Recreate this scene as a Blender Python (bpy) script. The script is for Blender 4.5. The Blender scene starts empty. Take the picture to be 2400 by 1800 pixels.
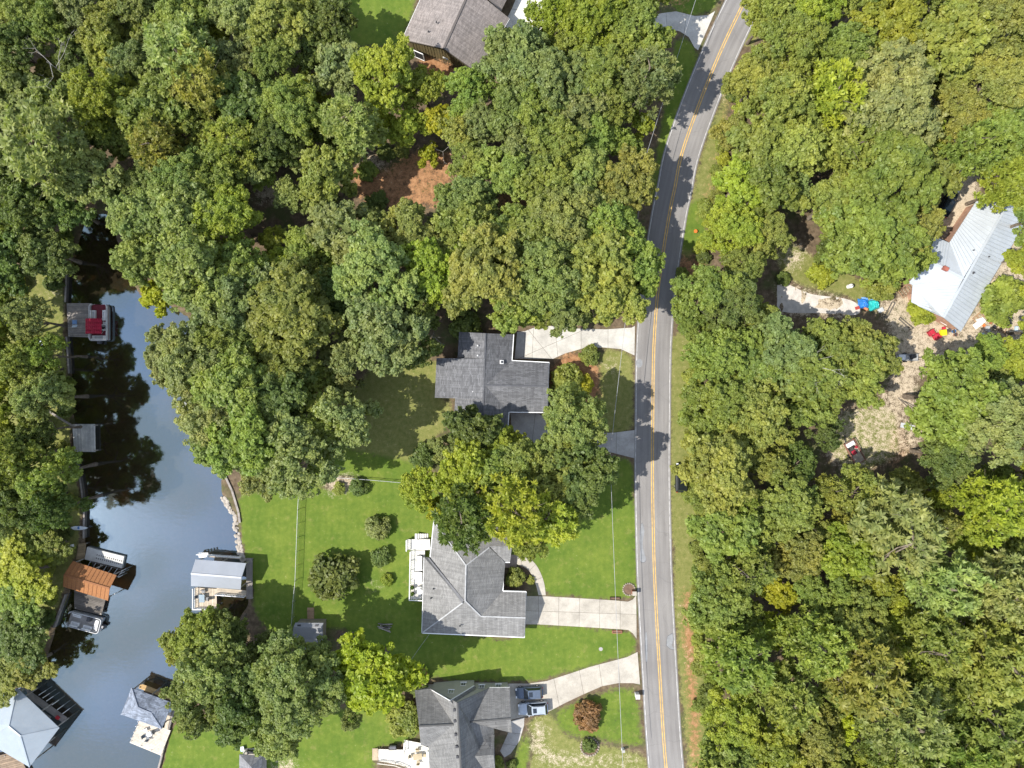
import bpy, math, random
import numpy as np
from mathutils import Vector, Matrix

# ------------------------------------------------------------------ scene, camera, sky, sun
scene = bpy.context.scene
col = scene.collection
R = math.radians
CAM_H = 120.0
MPP = 0.072            # metres per photo pixel on the ground (2400 x 1800 photograph)

cam_data = bpy.data.cameras.new('camera')
cam_data.sensor_fit = 'HORIZONTAL'
cam_data.sensor_width = 36.0
cam_data.lens = 36.0 * CAM_H / (2400 * MPP)
cam_data.clip_end = 6000.0
cam = bpy.data.objects.new('camera', cam_data)
cam.location = (0, 0, CAM_H)
cam.rotation_euler = (0, 0, 0)
col.objects.link(cam)
scene.camera = cam

SUN_EL = R(52.5)
SHADOW_AZ = R(16)      # shadows fall 16 degrees above the picture's right-hand direction
to_sun = Vector((-math.cos(SHADOW_AZ) * math.cos(SUN_EL), -math.sin(SHADOW_AZ) * math.cos(SUN_EL), math.sin(SUN_EL)))
world = bpy.data.worlds.new('World')
scene.world = world
world.use_nodes = True
wn, wl = world.node_tree.nodes, world.node_tree.links
wn.clear()
w_out = wn.new('ShaderNodeOutputWorld')
w_bg = wn.new('ShaderNodeBackground')
w_bg.inputs['Strength'].default_value = 0.15
sky = wn.new('ShaderNodeTexSky')
sky.sky_type = 'NISHITA'
sky.sun_disc = False
sky.sun_elevation = SUN_EL
sky.sun_rotation = math.atan2(to_sun.x, to_sun.y)
sky.altitude = 200
sky.air_density = 1.0
sky.dust_density = 0.6
w_tc = wn.new('ShaderNodeTexCoord')
w_map = wn.new('ShaderNodeMapping')
w_map.inputs['Scale'].default_value = (1.0, 1.0, 1.6)
w_noise = wn.new('ShaderNodeTexNoise')
w_noise.inputs['Scale'].default_value = 7.5
w_noise.inputs['Detail'].default_value = 7
w_noise.inputs['Roughness'].default_value = 0.55
w_ramp = wn.new('ShaderNodeValToRGB')
w_ramp.color_ramp.elements[0].position = 0.45
w_ramp.color_ramp.elements[0].color = (0, 0, 0, 1)
w_ramp.color_ramp.elements[1].position = 0.57
w_ramp.color_ramp.elements[1].color = (0.8, 0.8, 0.8, 1)
w_mix = wn.new('ShaderNodeMixRGB')
w_mix.inputs['Color2'].default_value = (3.4, 3.45, 3.6, 1)
wl.new(w_tc.outputs['Generated'], w_map.inputs['Vector'])
wl.new(w_map.outputs['Vector'], w_noise.inputs['Vector'])
wl.new(w_noise.outputs['Fac'], w_ramp.inputs['Fac'])
wl.new(w_ramp.outputs['Color'], w_mix.inputs['Fac'])
wl.new(sky.outputs['Color'], w_mix.inputs['Color1'])
wl.new(w_mix.outputs['Color'], w_bg.inputs['Color'])
wl.new(w_bg.outputs['Background'], w_out.inputs['Surface'])

sun_data = bpy.data.lights.new('sun', 'SUN')
sun_data.energy = 3.2
sun_data.angle = R(0.53)
sun_data.color = (1.0, 0.955, 0.88)
sun = bpy.data.objects.new('sun', sun_data)
sun.rotation_euler = to_sun.to_track_quat('Z', 'Y').to_euler()
sun.location = to_sun * 150
col.objects.link(sun)

vs = scene.view_settings
vs.view_transform = 'Standard'
vs.look = 'None'
vs.exposure = 1.15
vs.gamma = 1.0
vs.use_curve_mapping = False
scene.render.engine = 'CYCLES'
scene.cycles.max_bounces = 8
scene.cycles.diffuse_bounces = 4
scene.cycles.transparent_max_bounces = 8
scene.cycles.use_denoising = True
scene.cycles.denoising_prefilter = 'ACCURATE'

# ------------------------------------------------------------------ helpers
def P(px, py, z=0.0):
    """World point at height z that stands where the photograph shows pixel (px, py)."""
    k = MPP * (CAM_H - z) / CAM_H
    return Vector(((px - 1200) * k, (900 - py) * k, z))

def Q(px, py, z=0.0):
    """World point straight above ground pixel (px, py), at height z."""
    return Vector(((px - 1200) * MPP, (900 - py) * MPP, z))

def tag(o, label=None, cat=None, group=None, kind=None):
    if label: o['label'] = label
    if cat: o['category'] = cat
    if group: o['group'] = group
    if kind: o['kind'] = kind
    return o

ROOT = {}
def empty(name, loc, label, cat, group=None, rotz=0.0):
    o = bpy.data.objects.new(name, None)
    o.empty_display_size = 0.3
    o.location = loc
    o.rotation_euler = (0, 0, rotz)
    col.objects.link(o)
    tag(o, label, cat, group)
    ROOT[o.name] = Vector(loc)
    return o

def root_loc(o):
    while o.parent is not None:
        o = o.parent
    return ROOT.get(o.name, Vector((0, 0, 0)))

class MB:
    """Collects polygons for one mesh object."""
    def __init__(self):
        self.v, self.f, self.uv = [], [], {}
    def poly(self, pts, uv=None):
        n = len(self.v)
        self.v.extend([Vector(p) for p in pts])
        self.f.append(list(range(n, n + len(pts))))
        if uv: self.uv[len(self.f) - 1] = uv
        return self
    def prism(self, pts, depth, uv=None):
        """polygon pts (any plane) with a copy depth lower, sides closed"""
        pts = [Vector(p) for p in pts]
        nrm = Vector((0, 0, 0))
        for i in range(len(pts)):
            a, b = pts[i], pts[(i + 1) % len(pts)]
            nrm.z += (a.x - b.x) * (a.y + b.y)
        if nrm.z < 0: pts.reverse()
        lo = [p - Vector((0, 0, depth)) for p in pts]
        self.poly(pts, uv)
        self.poly(list(reversed(lo)))
        for i in range(len(pts)):
            j = (i + 1) % len(pts)
            self.poly([pts[j], pts[i], lo[i], lo[j]])
        return self
    def box(self, c, s, rz=0.0, m=None):
        c = Vector(c); hx, hy, hz = s[0] / 2, s[1] / 2, s[2] / 2
        rot = m if m is not None else Matrix.Rotation(rz, 3, 'Z')
        p = [c + rot @ Vector((x, y, z)) for z in (-hz, hz) for x, y in ((-hx, -hy), (hx, -hy), (hx, hy), (-hx, hy))]
        for q in ((3, 2, 1, 0), (4, 5, 6, 7), (0, 1, 5, 4), (1, 2, 6, 5), (2, 3, 7, 6), (3, 0, 4, 7)):
            self.poly([p[i] for i in q])
        return self
    def bar(self, a, b, w, h):
        """square bar from a to b, width w (sideways), height h"""
        a, b = Vector(a), Vector(b)
        d = b - a; L = d.length
        if L < 1e-6: return self
        x = d / L
        up = Vector((0, 0, 1)) if abs(x.z) < 0.95 else Vector((1, 0, 0))
        y = up.cross(x).normalized(); z = x.cross(y)
        m = Matrix((x, y, z)).transposed()
        return self.box((a + b) / 2, (L, w, h), m=m)
    def tube(self, a, b, r0, r1=None, n=8, caps=True):
        a, b = Vector(a), Vector(b)
        r1 = r0 if r1 is None else r1
        x = (b - a).normalized()
        up = Vector((0, 0, 1)) if abs(x.z) < 0.95 else Vector((1, 0, 0))
        u = up.cross(x).normalized(); v = x.cross(u)
        A = [a + (u * math.cos(t) + v * math.sin(t)) * r0 for t in [2 * math.pi * i / n for i in range(n)]]
        B = [b + (u * math.cos(t) + v * math.sin(t)) * r1 for t in [2 * math.pi * i / n for i in range(n)]]
        for i in range(n):
            j = (i + 1) % n
            self.poly([A[i], A[j], B[j], B[i]])
        if caps:
            self.poly(list(reversed(A))); self.poly(B)
        return self
    def dome(self, c, r, rz, n=12, m=5, full=False):
        c = Vector(c)
        rows = []
        lo = -math.pi / 2 if full else 0.0
        for k in range(m + 1):
            t = lo + (math.pi / 2 - lo) * k / m
            rows.append([c + Vector((r * math.cos(t) * math.cos(a), r * math.cos(t) * math.sin(a), rz * math.sin(t))) for a in [2 * math.pi * i / n for i in range(n)]])
        for k in range(m):
            for i in range(n):
                j = (i + 1) % n
                self.poly([rows[k][i], rows[k][j], rows[k + 1][j], rows[k + 1][i]])
        return self
    def mesh(self, name, mat=None, off=Vector((0, 0, 0)), smooth=False):
        me = bpy.data.meshes.new(name)
        me.from_pydata([tuple(v - off) for v in self.v], [], self.f)
        if self.uv:
            lay = me.uv_layers.new(name='UVMap')
            for fi, uvs in self.uv.items():
                pol = me.polygons[fi]
                for li, uv in zip(pol.loop_indices, uvs):
                    lay.data[li].uv = uv
        if mat is not None: me.materials.append(mat)
        if smooth:
            for p in me.polygons: p.use_smooth = True
        me.update()
        return me
    def build(self, name, mat, parent=None, label=None, kind=None, smooth=False, cat=None, group=None):
        off = root_loc(parent) if parent is not None else Vector((0, 0, 0))
        o = bpy.data.objects.new(name, self.mesh(name, mat, off, smooth))
        col.objects.link(o)
        if parent is not None: o.parent = parent
        return tag(o, label, cat, group, kind)

def lone(name, mb, mat, label, cat, group=None, smooth=False):
    """A thing that is one mesh: origin moved to its base."""
    c = Vector((0, 0, 0))
    for v in mb.v: c += v
    c /= len(mb.v)
    c.z = min(v.z for v in mb.v)
    o = bpy.data.objects.new(name, mb.mesh(name, mat, c, smooth))
    o.location = c
    col.objects.link(o)
    ROOT[o.name] = c
    return tag(o, label, cat, group)

def bevel(o, w, seg=2):
    m = o.modifiers.new('bevel', 'BEVEL'); m.width = w; m.segments = seg; m.limit_method = 'ANGLE'
    return o

def copy_tree(o, parent=None):
    c = o.copy(); col.objects.link(c); c.parent = parent
    for ch in list(o.children): copy_tree(ch, c)
    return c

def in_poly(x, y, poly):
    inside = np.zeros(np.shape(x), bool)
    n = len(poly)
    for i in range(n):
        x0, y0 = poly[i]; x1, y1 = poly[(i + 1) % n]
        if y0 == y1: continue
        c = ((y0 > y) != (y1 > y)) & (x < (x1 - x0) * (y - y0) / (y1 - y0) + x0)
        inside ^= c
    return inside

def catmull(pts, per=8):
    out = []
    p = [pts[0]] + list(pts) + [pts[-1]]
    for i in range(1, len(p) - 2):
        for k in range(per):
            t = k / per
            out.append(tuple(0.5 * (2 * p[i][a] + (p[i + 1][a] - p[i - 1][a]) * t + (2 * p[i - 1][a] - 5 * p[i][a] + 4 * p[i + 1][a] - p[i + 2][a]) * t * t + (3 * p[i][a] - p[i - 1][a] - 3 * p[i + 1][a] + p[i + 2][a]) * t ** 3) for a in (0, 1)))
    out.append(tuple(pts[-1]))
    return out

# ------------------------------------------------------------------ materials
MATS = {}
def new_mat(name):
    m = bpy.data.materials.new(name); m.use_nodes = True
    nt = m.node_tree; nt.nodes.clear()
    return m, nt, nt.nodes, nt.links

def nz(N, L, vec, scale, detail=4, rough=0.55):
    n = N.new('ShaderNodeTexNoise'); n.inputs['Scale'].default_value = scale
    n.inputs['Detail'].default_value = detail; n.inputs['Roughness'].default_value = rough
    if vec is not None: L.new(vec, n.inputs['Vector'])
    return n.outputs['Fac']

def ramp(N, L, fac, p0, c0, p1, c1):
    r = N.new('ShaderNodeValToRGB')
    r.color_ramp.elements[0].position = p0; r.color_ramp.elements[1].position = p1
    r.color_ramp.elements[0].color = tuple(c0) + (1,) if len(c0) == 3 else c0
    r.color_ramp.elements[1].color = tuple(c1) + (1,) if len(c1) == 3 else c1
    L.new(fac, r.inputs['Fac'])
    return r.outputs['Color']

def mixc(N, L, fac, a, b, mode='MIX'):
    m = N.new('ShaderNodeMixRGB'); m.blend_type = mode
    for inp, v in (('Fac', fac), ('Color1', a), ('Color2', b)):
        if hasattr(v, 'is_output'): L.new(v, m.inputs[inp])
        elif inp == 'Fac': m.inputs[inp].default_value = v
        else: m.inputs[inp].default_value = tuple(v) + (1,) if len(v) == 3 else v
    return m.outputs['Color']

def bump(N, L, h, strength, dist=0.05):
    b = N.new('ShaderNodeBump'); b.inputs['Strength'].default_value = strength; b.inputs['Distance'].default_value = dist
    L.new(h, b.inputs['Height'])
    return b.outputs['Normal']

def finish(m, N, L, colr, rough=0.8, spec=0.3, normal=None, metal=0.0):
    b = N.new('ShaderNodeBsdfPrincipled')
    if hasattr(colr, 'is_output'): L.new(colr, b.inputs['Base Color'])
    else: b.inputs['Base Color'].default_value = tuple(colr) + (1,)
    b.inputs['Roughness'].default_value = rough
    b.inputs['Specular IOR Level'].default_value = spec
    b.inputs['Metallic'].default_value = metal
    if normal is not None: L.new(normal, b.inputs['Normal'])
    o = N.new('ShaderNodeOutputMaterial'); L.new(b.outputs[0], o.inputs['Surface'])
    return m

def world_pos(N):
    return N.new('ShaderNodeNewGeometry').outputs['Position']

def plain(name, c, rough=0.6, var=0.18, scale=1.5, spec=0.3, metal=0.0, fine=18.0, bmp=0.0):
    """colour with two scales of real mottling"""
    if name in MATS: return MATS[name]
    m, nt, N, L = new_mat(name)
    pos = world_pos(N)
    a = nz(N, L, pos, scale, 5)
    f = nz(N, L, pos, fine, 3)
    lo = tuple(x * (1 - var) for x in c); hi = tuple(min(1, x * (1 + var)) for x in c)
    cc = ramp(N, L, a, 0.3, lo, 0.7, hi)
    cc = mixc(N, L, 0.35, cc, mixc(N, L, 1.0, cc, ramp(N, L, f, 0.3, (0.6, 0.6, 0.6), 0.7, (1.35, 1.35, 1.35)), 'MULTIPLY'))
    MATS[name] = finish(m, N, L, cc, rough, spec, bump(N, L, f, bmp, 0.03) if bmp else None, metal)
    return MATS[name]

def shingles(name, c, contrast=0.22, row=0.16, streak=0.15, warm=(1, 1, 1)):
    if name in MATS: return MATS[name]
    m, nt, N, L = new_mat(name)
    uv = N.new('ShaderNodeUVMap').outputs['UV']
    br = N.new('ShaderNodeTexBrick')
    br.offset = 0.37; br.squash = 1.0
    br.inputs['Scale'].default_value = 1.0
    br.inputs['Mortar Size'].default_value = 0.012
    br.inputs['Mortar Smooth'].default_value = 0.3
    br.inputs['Brick Width'].default_value = 0.62
    br.inputs['Row Height'].default_value = row
    br.inputs['Color1'].default_value = tuple(x * (1 - contrast) for x in c) + (1,)
    br.inputs['Color2'].default_value = tuple(x * (1 + contrast) for x in c) + (1,)
    br.inputs['Mortar'].default_value = tuple(x * 0.45 for x in c) + (1,)
    L.new(uv, br.inputs['Vector'])
    pos = world_pos(N)
    big = nz(N, L, pos, 0.35, 5)
    cc = mixc(N, L, 1.0, br.outputs['Color'], ramp(N, L, big, 0.3, (1 - streak,) * 3, 0.7, tuple(w + streak for w in warm)), 'MULTIPLY')
    mp = N.new('ShaderNodeMapping'); mp.inputs['Scale'].default_value = (2.2, 0.12, 1); L.new(uv, mp.inputs['Vector'])
    st = nz(N, L, mp.outputs['Vector'], 1.4, 4)
    cc = mixc(N, L, 1.0, cc, ramp(N, L, st, 0.32, (0.8, 0.8, 0.8), 0.66, (1.12, 1.12, 1.12)), 'MULTIPLY')
    MATS[name] = finish(m, N, L, cc, 0.85, 0.25, bump(N, L, br.outputs['Fac'], -0.5, 0.02))
    return MATS[name]

def planks_mat(name, c, var=0.3, rough=0.8):
    """weathered timber; every board object gets its own tone"""
    if name in MATS: return MATS[name]
    m, nt, N, L = new_mat(name)
    rnd = N.new('ShaderNodeObjectInfo').outputs['Random']
    pos = world_pos(N)
    a = nz(N, L, pos, 1.2, 5); f = nz(N, L, pos, 14, 3)
    cc = ramp(N, L, rnd, 0.0, tuple(x * (1 - var) for x in c), 1.0, tuple(min(1, x * (1 + var * 0.7)) for x in c))
    cc = mixc(N, L, 1.0, cc, ramp(N, L, a, 0.3, (0.75, 0.76, 0.76), 0.7, (1.15, 1.14, 1.12)), 'MULTIPLY')
    cc = mixc(N, L, 0.5, cc, mixc(N, L, 1.0, cc, ramp(N, L, f, 0.35, (0.6, 0.6, 0.6), 0.65, (1.3, 1.3, 1.3)), 'MULTIPLY'))
    MATS[name] = finish(m, N, L, cc, rough, 0.25)
    return MATS[name]

def glass_mat():
    if 'glass' in MATS: return MATS['glass']
    m, nt, N, L = new_mat('glass')
    MATS['glass'] = finish(m, N, L, (0.02, 0.025, 0.03), 0.06, 0.8)
    return MATS['glass']

def paint(name, c, rough=0.3, metal=0.0):
    if name in MATS: return MATS[name]
    m, nt, N, L = new_mat(name)
    f = nz(N, L, world_pos(N), 2.0, 4)
    cc = ramp(N, L, f, 0.3, tuple(x * 0.9 for x in c), 0.7, tuple(min(1, x * 1.08) for x in c))
    MATS[name] = finish(m, N, L, cc, rough, 0.5, None, metal)
    return MATS[name]

# foliage: the object's own colour, varied leaf by leaf through the 'tone' attribute
def foliage():
    m, nt, N, L = new_mat('foliage')
    oc = N.new('ShaderNodeObjectInfo')
    at = N.new('ShaderNodeAttribute'); at.attribute_name = 'tone'
    val = ramp(N, L, at.outputs['Fac'], 0.0, (0.82, 0.82, 0.74), 1.0, (1.52, 1.42, 1.05))
    cc = mixc(N, L, 1.0, oc.outputs['Color'], val, 'MULTIPLY')
    big = nz(N, L, world_pos(N), 0.28, 3)
    cc = mixc(N, L, 1.0, cc, ramp(N, L, big, 0.35, (0.84, 0.9, 0.95), 0.65, (1.16, 1.08, 0.98)), 'MULTIPLY')
    b = N.new('ShaderNodeBsdfPrincipled')
    L.new(cc, b.inputs['Base Color'])
    b.inputs['Roughness'].default_value = 0.5
    b.inputs['Specular IOR Level'].default_value = 0.35
    t = N.new('ShaderNodeBsdfTranslucent')
    tc = mixc(N, L, 1.0, cc, (1.15, 1.25, 0.55), 'MULTIPLY')
    L.new(tc, t.inputs['Color'])
    mx = N.new('ShaderNodeMixShader'); mx.inputs['Fac'].default_value = 0.42
    L.new(b.outputs[0], mx.inputs[1]); L.new(t.outputs[0], mx.inputs[2])
    o = N.new('ShaderNodeOutputMaterial'); L.new(mx.outputs[0], o.inputs['Surface'])
    return m
FOLIAGE = foliage()
BARK = plain('bark', (0.16, 0.13, 0.10), 0.9, 0.35, 2.0, 0.1)
DEADWOOD = plain('dead_wood', (0.42, 0.39, 0.35), 0.85, 0.25, 2.0, 0.1)

# ground: litter, with lush grass / dry grass / clay / sand by attribute, edges broken up by noise
def ground_mat():
    m, nt, N, L = new_mat('ground')
    pos = world_pos(N)
    a1 = N.new('ShaderNodeAttribute'); a1.attribute_name = 'cover'
    sep = N.new('ShaderNodeSeparateColor'); L.new(a1.outputs['Color'], sep.inputs['Color'])
    n1 = nz(N, L, pos, 0.22, 6, 0.65); n2 = nz(N, L, pos, 1.3, 5, 0.65); n3 = nz(N, L, pos, 6.5, 4, 0.6); n4 = nz(N, L, pos, 24, 2)
    def mask(src, lo, hi, amp=0.8):
        s = N.new('ShaderNodeMath'); s.operation = 'ADD'
        L.new(src, s.inputs[0])
        j = N.new('ShaderNodeMath'); j.operation = 'MULTIPLY_ADD'; L.new(n2, j.inputs[0]); j.inputs[1].default_value = amp; j.inputs[2].default_value = -amp / 2
        k = N.new('ShaderNodeMath'); k.operation = 'MULTIPLY_ADD'; L.new(n3, k.inputs[0]); k.inputs[1].default_value = amp; k.inputs[2].default_value = -amp / 2
        q = N.new('ShaderNodeMath'); q.operation = 'ADD'; L.new(j.outputs[0], q.inputs[0]); L.new(k.outputs[0], q.inputs[1])
        L.new(q.outputs[0], s.inputs[1])
        mr = N.new('ShaderNodeMapRange'); mr.inputs['From Min'].default_value = lo; mr.inputs['From Max'].default_value = hi
        L.new(s.outputs[0], mr.inputs['Value'])
        return mr.outputs['Result']
    litter = ramp(N, L, n2, 0.3, (0.07, 0.052, 0.033), 0.72, (0.19, 0.14, 0.09))
    litter = mixc(N, L, ramp(N, L, n1, 0.5, (0, 0, 0), 0.62, (0.75, 0.75, 0.75)), litter, (0.075, 0.095, 0.03))
    lush = ramp(N, L, n1, 0.3, (0.078, 0.132, 0.02), 0.72, (0.145, 0.19, 0.032))
    lush = mixc(N, L, 1.0, lush, ramp(N, L, n2, 0.25, (0.78, 0.85, 0.8), 0.75, (1.2, 1.12, 1.1)), 'MULTIPLY')
    lush = mixc(N, L, 1.0, lush, ramp(N, L, n4, 0.3, (0.78, 0.8, 0.8), 0.7, (1.2, 1.18, 1.2)), 'MULTIPLY')
    wv = N.new('ShaderNodeTexWave'); wv.bands_direction = 'X'; wv.inputs['Scale'].default_value = 0.28; wv.inputs['Distortion'].default_value = 4.0; wv.inputs['Detail'].default_value = 2; L.new(pos, wv.inputs['Vector'])
    lush = mixc(N, L, 1.0, lush, ramp(N, L, wv.outputs['Fac'], 0.2, (0.975, 0.975, 0.97), 0.8, (1.025, 1.02, 1.02)), 'MULTIPLY')
    lush = mixc(N, L, ramp(N, L, nz(N, L, pos, 0.55, 6, 0.7), 0.56, (0, 0, 0), 0.76, (0.75, 0.75, 0.75)), lush, (0.23, 0.215, 0.07))
    dry = ramp(N, L, n2, 0.3, (0.125, 0.145, 0.036), 0.7, (0.225, 0.215, 0.078))
    dry = mixc(N, L, 1.0, dry, ramp(N, L, n3, 0.25, (0.75, 0.8, 0.8), 0.75, (1.2, 1.15, 1.1)), 'MULTIPLY')
    clay = ramp(N, L, n2, 0.3, (0.2, 0.09, 0.04), 0.7, (0.4, 0.225, 0.115))
    clay = mixc(N, L, 1.0, clay, ramp(N, L, n3, 0.25, (0.75, 0.75, 0.75), 0.75, (1.2, 1.2, 1.2)), 'MULTIPLY')
    sand = ramp(N, L, n3, 0.25, (0.33, 0.265, 0.18), 0.75, (0.55, 0.47, 0.355))
    sand = mixc(N, L, 1.0, sand, ramp(N, L, n2, 0.25, (0.82, 0.8, 0.78), 0.75, (1.12, 1.12, 1.12)), 'MULTIPLY')
    cc = mixc(N, L, mask(sep.outputs['Green'], 0.4, 0.6), litter, dry)
    cc = mixc(N, L, mask(sep.outputs['Red'], 0.4, 0.6), cc, lush)
    cc = mixc(N, L, mask(sep.outputs['Blue'], 0.4, 0.65, 1.2), cc, clay)
    cc = mixc(N, L, mask(a1.outputs['Alpha'], 0.36, 0.8, 1.7), cc, sand)
    return finish(m, N, L, cc, 0.95, 0.1, bump(N, L, n3, 0.5, 0.08))
GROUND = ground_mat()

def asphalt_mat():
    m, nt, N, L = new_mat('asphalt')
    pos = world_pos(N)
    uv = N.new('ShaderNodeUVMap').outputs['UV']
    mp = N.new('ShaderNodeMapping'); mp.inputs['Scale'].default_value = (1.0, 0.05, 1.0); L.new(uv, mp.inputs['Vector'])
    s = nz(N, L, mp.outputs['Vector'], 1.7, 5); b = nz(N, L, pos, 0.1, 5); f = nz(N, L, pos, 20, 3)
    cc = ramp(N, L, s, 0.3, (0.175, 0.166, 0.157), 0.7, (0.24, 0.23, 0.218))
    cc = mixc(N, L, 1.0, cc, ramp(N, L, b, 0.3, (0.86, 0.85, 0.86), 0.7, (1.12, 1.11, 1.1)), 'MULTIPLY')
    cc = mixc(N, L, 1.0, cc, ramp(N, L, f, 0.3, (0.85, 0.85, 0.85), 0.7, (1.14, 1.14, 1.14)), 'MULTIPLY')
    ck = N.new('ShaderNodeTexVoronoi'); ck.feature = 'DISTANCE_TO_EDGE'; ck.inputs['Scale'].default_value = 0.14
    wob = N.new('ShaderNodeMixRGB'); wob.inputs['Fac'].default_value = 0.12; L.new(pos, wob.inputs['Color1'])
    wn_ = N.new('ShaderNodeTexNoise'); wn_.inputs['Scale'].default_value = 0.6; wn_.inputs['Detail'].default_value = 6; L.new(pos, wn_.inputs['Vector']); L.new(wn_.outputs['Color'], wob.inputs['Color2']); wob.blend_type = 'ADD'; wob.inputs['Fac'].default_value = 3.0
    L.new(wob.outputs[0], ck.inputs['Vector'])
    cc = mixc(N, L, ramp(N, L, ck.outputs['Distance'], 0.001, (0.22, 0.22, 0.22), 0.006, (0, 0, 0)), cc, (0.07, 0.067, 0.065))
    return finish(m, N, L, cc, 0.85, 0.3)
ASPHALT = asphalt_mat()

def concrete(name, c):
    if name in MATS: return MATS[name]
    m, nt, N, L = new_mat(name)
    pos = world_pos(N)
    b = nz(N, L, pos, 0.45, 6, 0.65); f = nz(N, L, pos, 9, 4)
    rnd = N.new('ShaderNodeObjectInfo').outputs['Random']
    cc = ramp(N, L, b, 0.26, tuple(x * 0.66 for x in c), 0.66, tuple(x * 1.06 for x in c))
    sp = nz(N, L, pos, 1.6, 5, 0.7)
    cc = mixc(N, L, ramp(N, L, sp, 0.58, (0, 0, 0), 0.75, (0.45, 0.45, 0.45)), cc, tuple(x * 0.5 for x in c))
    cc = mixc(N, L, 1.0, cc, ramp(N, L, f, 0.3, (0.88, 0.87, 0.86), 0.7, (1.08, 1.08, 1.08)), 'MULTIPLY')
    cc = mixc(N, L, 1.0, cc, ramp(N, L, rnd, 0.0, (0.93, 0.92, 0.9), 1.0, (1.05, 1.05, 1.05)), 'MULTIPLY')
    MATS[name] = finish(m, N, L, cc, 0.85, 0.25)
    return MATS[name]

def water_mat():
    m, nt, N, L = new_mat('water')
    pos = world_pos(N)
    mp = N.new('ShaderNodeMapping'); mp.inputs['Scale'].default_value = (1.0, 2.6, 1.0); L.new(pos, mp.inputs['Vector'])
    w1 = nz(N, L, mp.outputs['Vector'], 1.1, 3); w2 = nz(N, L, pos, 0.35, 2)
    add = N.new('ShaderNodeMath'); add.operation = 'ADD'; L.new(w1, add.inputs[0]); L.new(w2, add.inputs[1])
    nb = bump(N, L, add.outputs[0], 0.07, 0.06)
    g = N.new('ShaderNodeBsdfGlossy'); g.inputs['Roughness'].default_value = 0.05
    g.inputs['Color'].default_value = (0.6, 0.83, 0.98, 1); L.new(nb, g.inputs['Normal'])
    d = N.new('ShaderNodeBsdfDiffuse'); d.inputs['Color'].default_value = (0.034, 0.027, 0.015, 1)
    t = N.new('ShaderNodeBsdfTransparent'); t.inputs['Color'].default_value = (0.62, 0.46, 0.26, 1)
    m1 = N.new('ShaderNodeMixShader'); m1.inputs['Fac'].default_value = 0.45
    L.new(d.outputs[0], m1.inputs[1]); L.new(t.outputs[0], m1.inputs[2])
    m2 = N.new('ShaderNodeMixShader'); m2.inputs['Fac'].default_value = WATER_MIRROR
    L.new(m1.outputs[0], m2.inputs[1]); L.new(g.outputs[0], m2.inputs[2])
    o = N.new('ShaderNodeOutputMaterial'); L.new(m2.outputs[0], o.inputs['Surface'])
    return m
WATER_MIRROR = 0.24
WATER = water_mat()
CONC = concrete('concrete_warm', (0.44, 0.405, 0.345))
CONC_PALE = concrete('concrete_pale', (0.52, 0.5, 0.455))
CONC_GREY = concrete('concrete_grey', (0.40, 0.385, 0.36))
JOINT = plain('joint_dirt', (0.12, 0.105, 0.085), 0.95)
WHITE = plain('white_paint', (0.78, 0.77, 0.75), 0.55, 0.06)
# ------------------------------------------------------------------ ground, lake, road, pavements
LAKE = [(205, 498), (262, 505), (272, 565), (302, 650), (330, 700), (392, 712), (440, 745), (515, 745), (522, 800), (470, 860), (440, 940), (450, 1020),
        (475, 1080), (495, 1098), (522, 1112), (513, 1140), (517, 1160), (535, 1186), (548, 1214), (554, 1248), (562, 1294), (574, 1330), (586, 1390),
        (575, 1430), (545, 1470), (500, 1530), (455, 1590), (418, 1640), (405, 1680), (386, 1748), (372, 1800), (350, 1900), (320, 2040), (-240, 2040), (-240, 1700),
        (0, 1628), (66, 1607), (101, 1575), (112, 1528), (128, 1470), (154, 1404), (176, 1340), (196, 1272), (200, 1198), (191, 1130), (174, 1054), (169, 996),
        (163, 874), (158, 787), (155, 709), (158, 642), (175, 580)]
LUSH = [
    [(560, 1190), (552, 1165), (600, 1150), (700, 1128), (780, 1150), (860, 1122), (950, 1128), (1010, 1150), (1200, 1200), (1300, 1240), (1430, 1080), (1486, 1078), (1492, 1395), (1440, 1405),
     (1280, 1395), (1240, 1300), (1200, 1300), (1000, 1480), (1200, 1500), (1240, 1462), (1470, 1478), (1496, 1500), (1494, 1530), (1430, 1548), (1240, 1600), (1000, 1590), (930, 1560), (800, 1470), (690, 1480), (640, 1490), (600, 1440), (588, 1390), (570, 1300)],
    [(380, 1690), (480, 1690), (640, 1680), (760, 1680), (860, 1640), (1000, 1700), (960, 1740), (880, 1750), (880, 1860), (360, 1860)],
    [(1290, 1670), (1370, 1630), (1450, 1604), (1500, 1612), (1516, 1760), (1330, 1730), (1300, 1700)],
    [(1200, 1780), (1240, 1690), (1250, 1740), (1230, 1860), (1180, 1860)],
    [(770, -40), (985, -40), (940, 110), (830, 110), (790, 60)],
    [(760, 1040), (960, 1080), (1030, 1120), (860, 1116), (700, 1124)],
    [(1175, 95), (1205, 60), (1225, 90), (1200, 130)],
    [(1578, 85), (1600, 80), (1640, 130), (1600, 240), (1555, 390), (1530, 480), (1510, 480), (1545, 330), (1560, 240), (1580, 130)],
    [(1560, -60), (1690, -60), (1676, 30), (1600, 36), (1570, 20)],
    [(1618, 470), (1660, 470), (1650, 560), (1600, 600), (1600, 560)],
]
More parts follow.
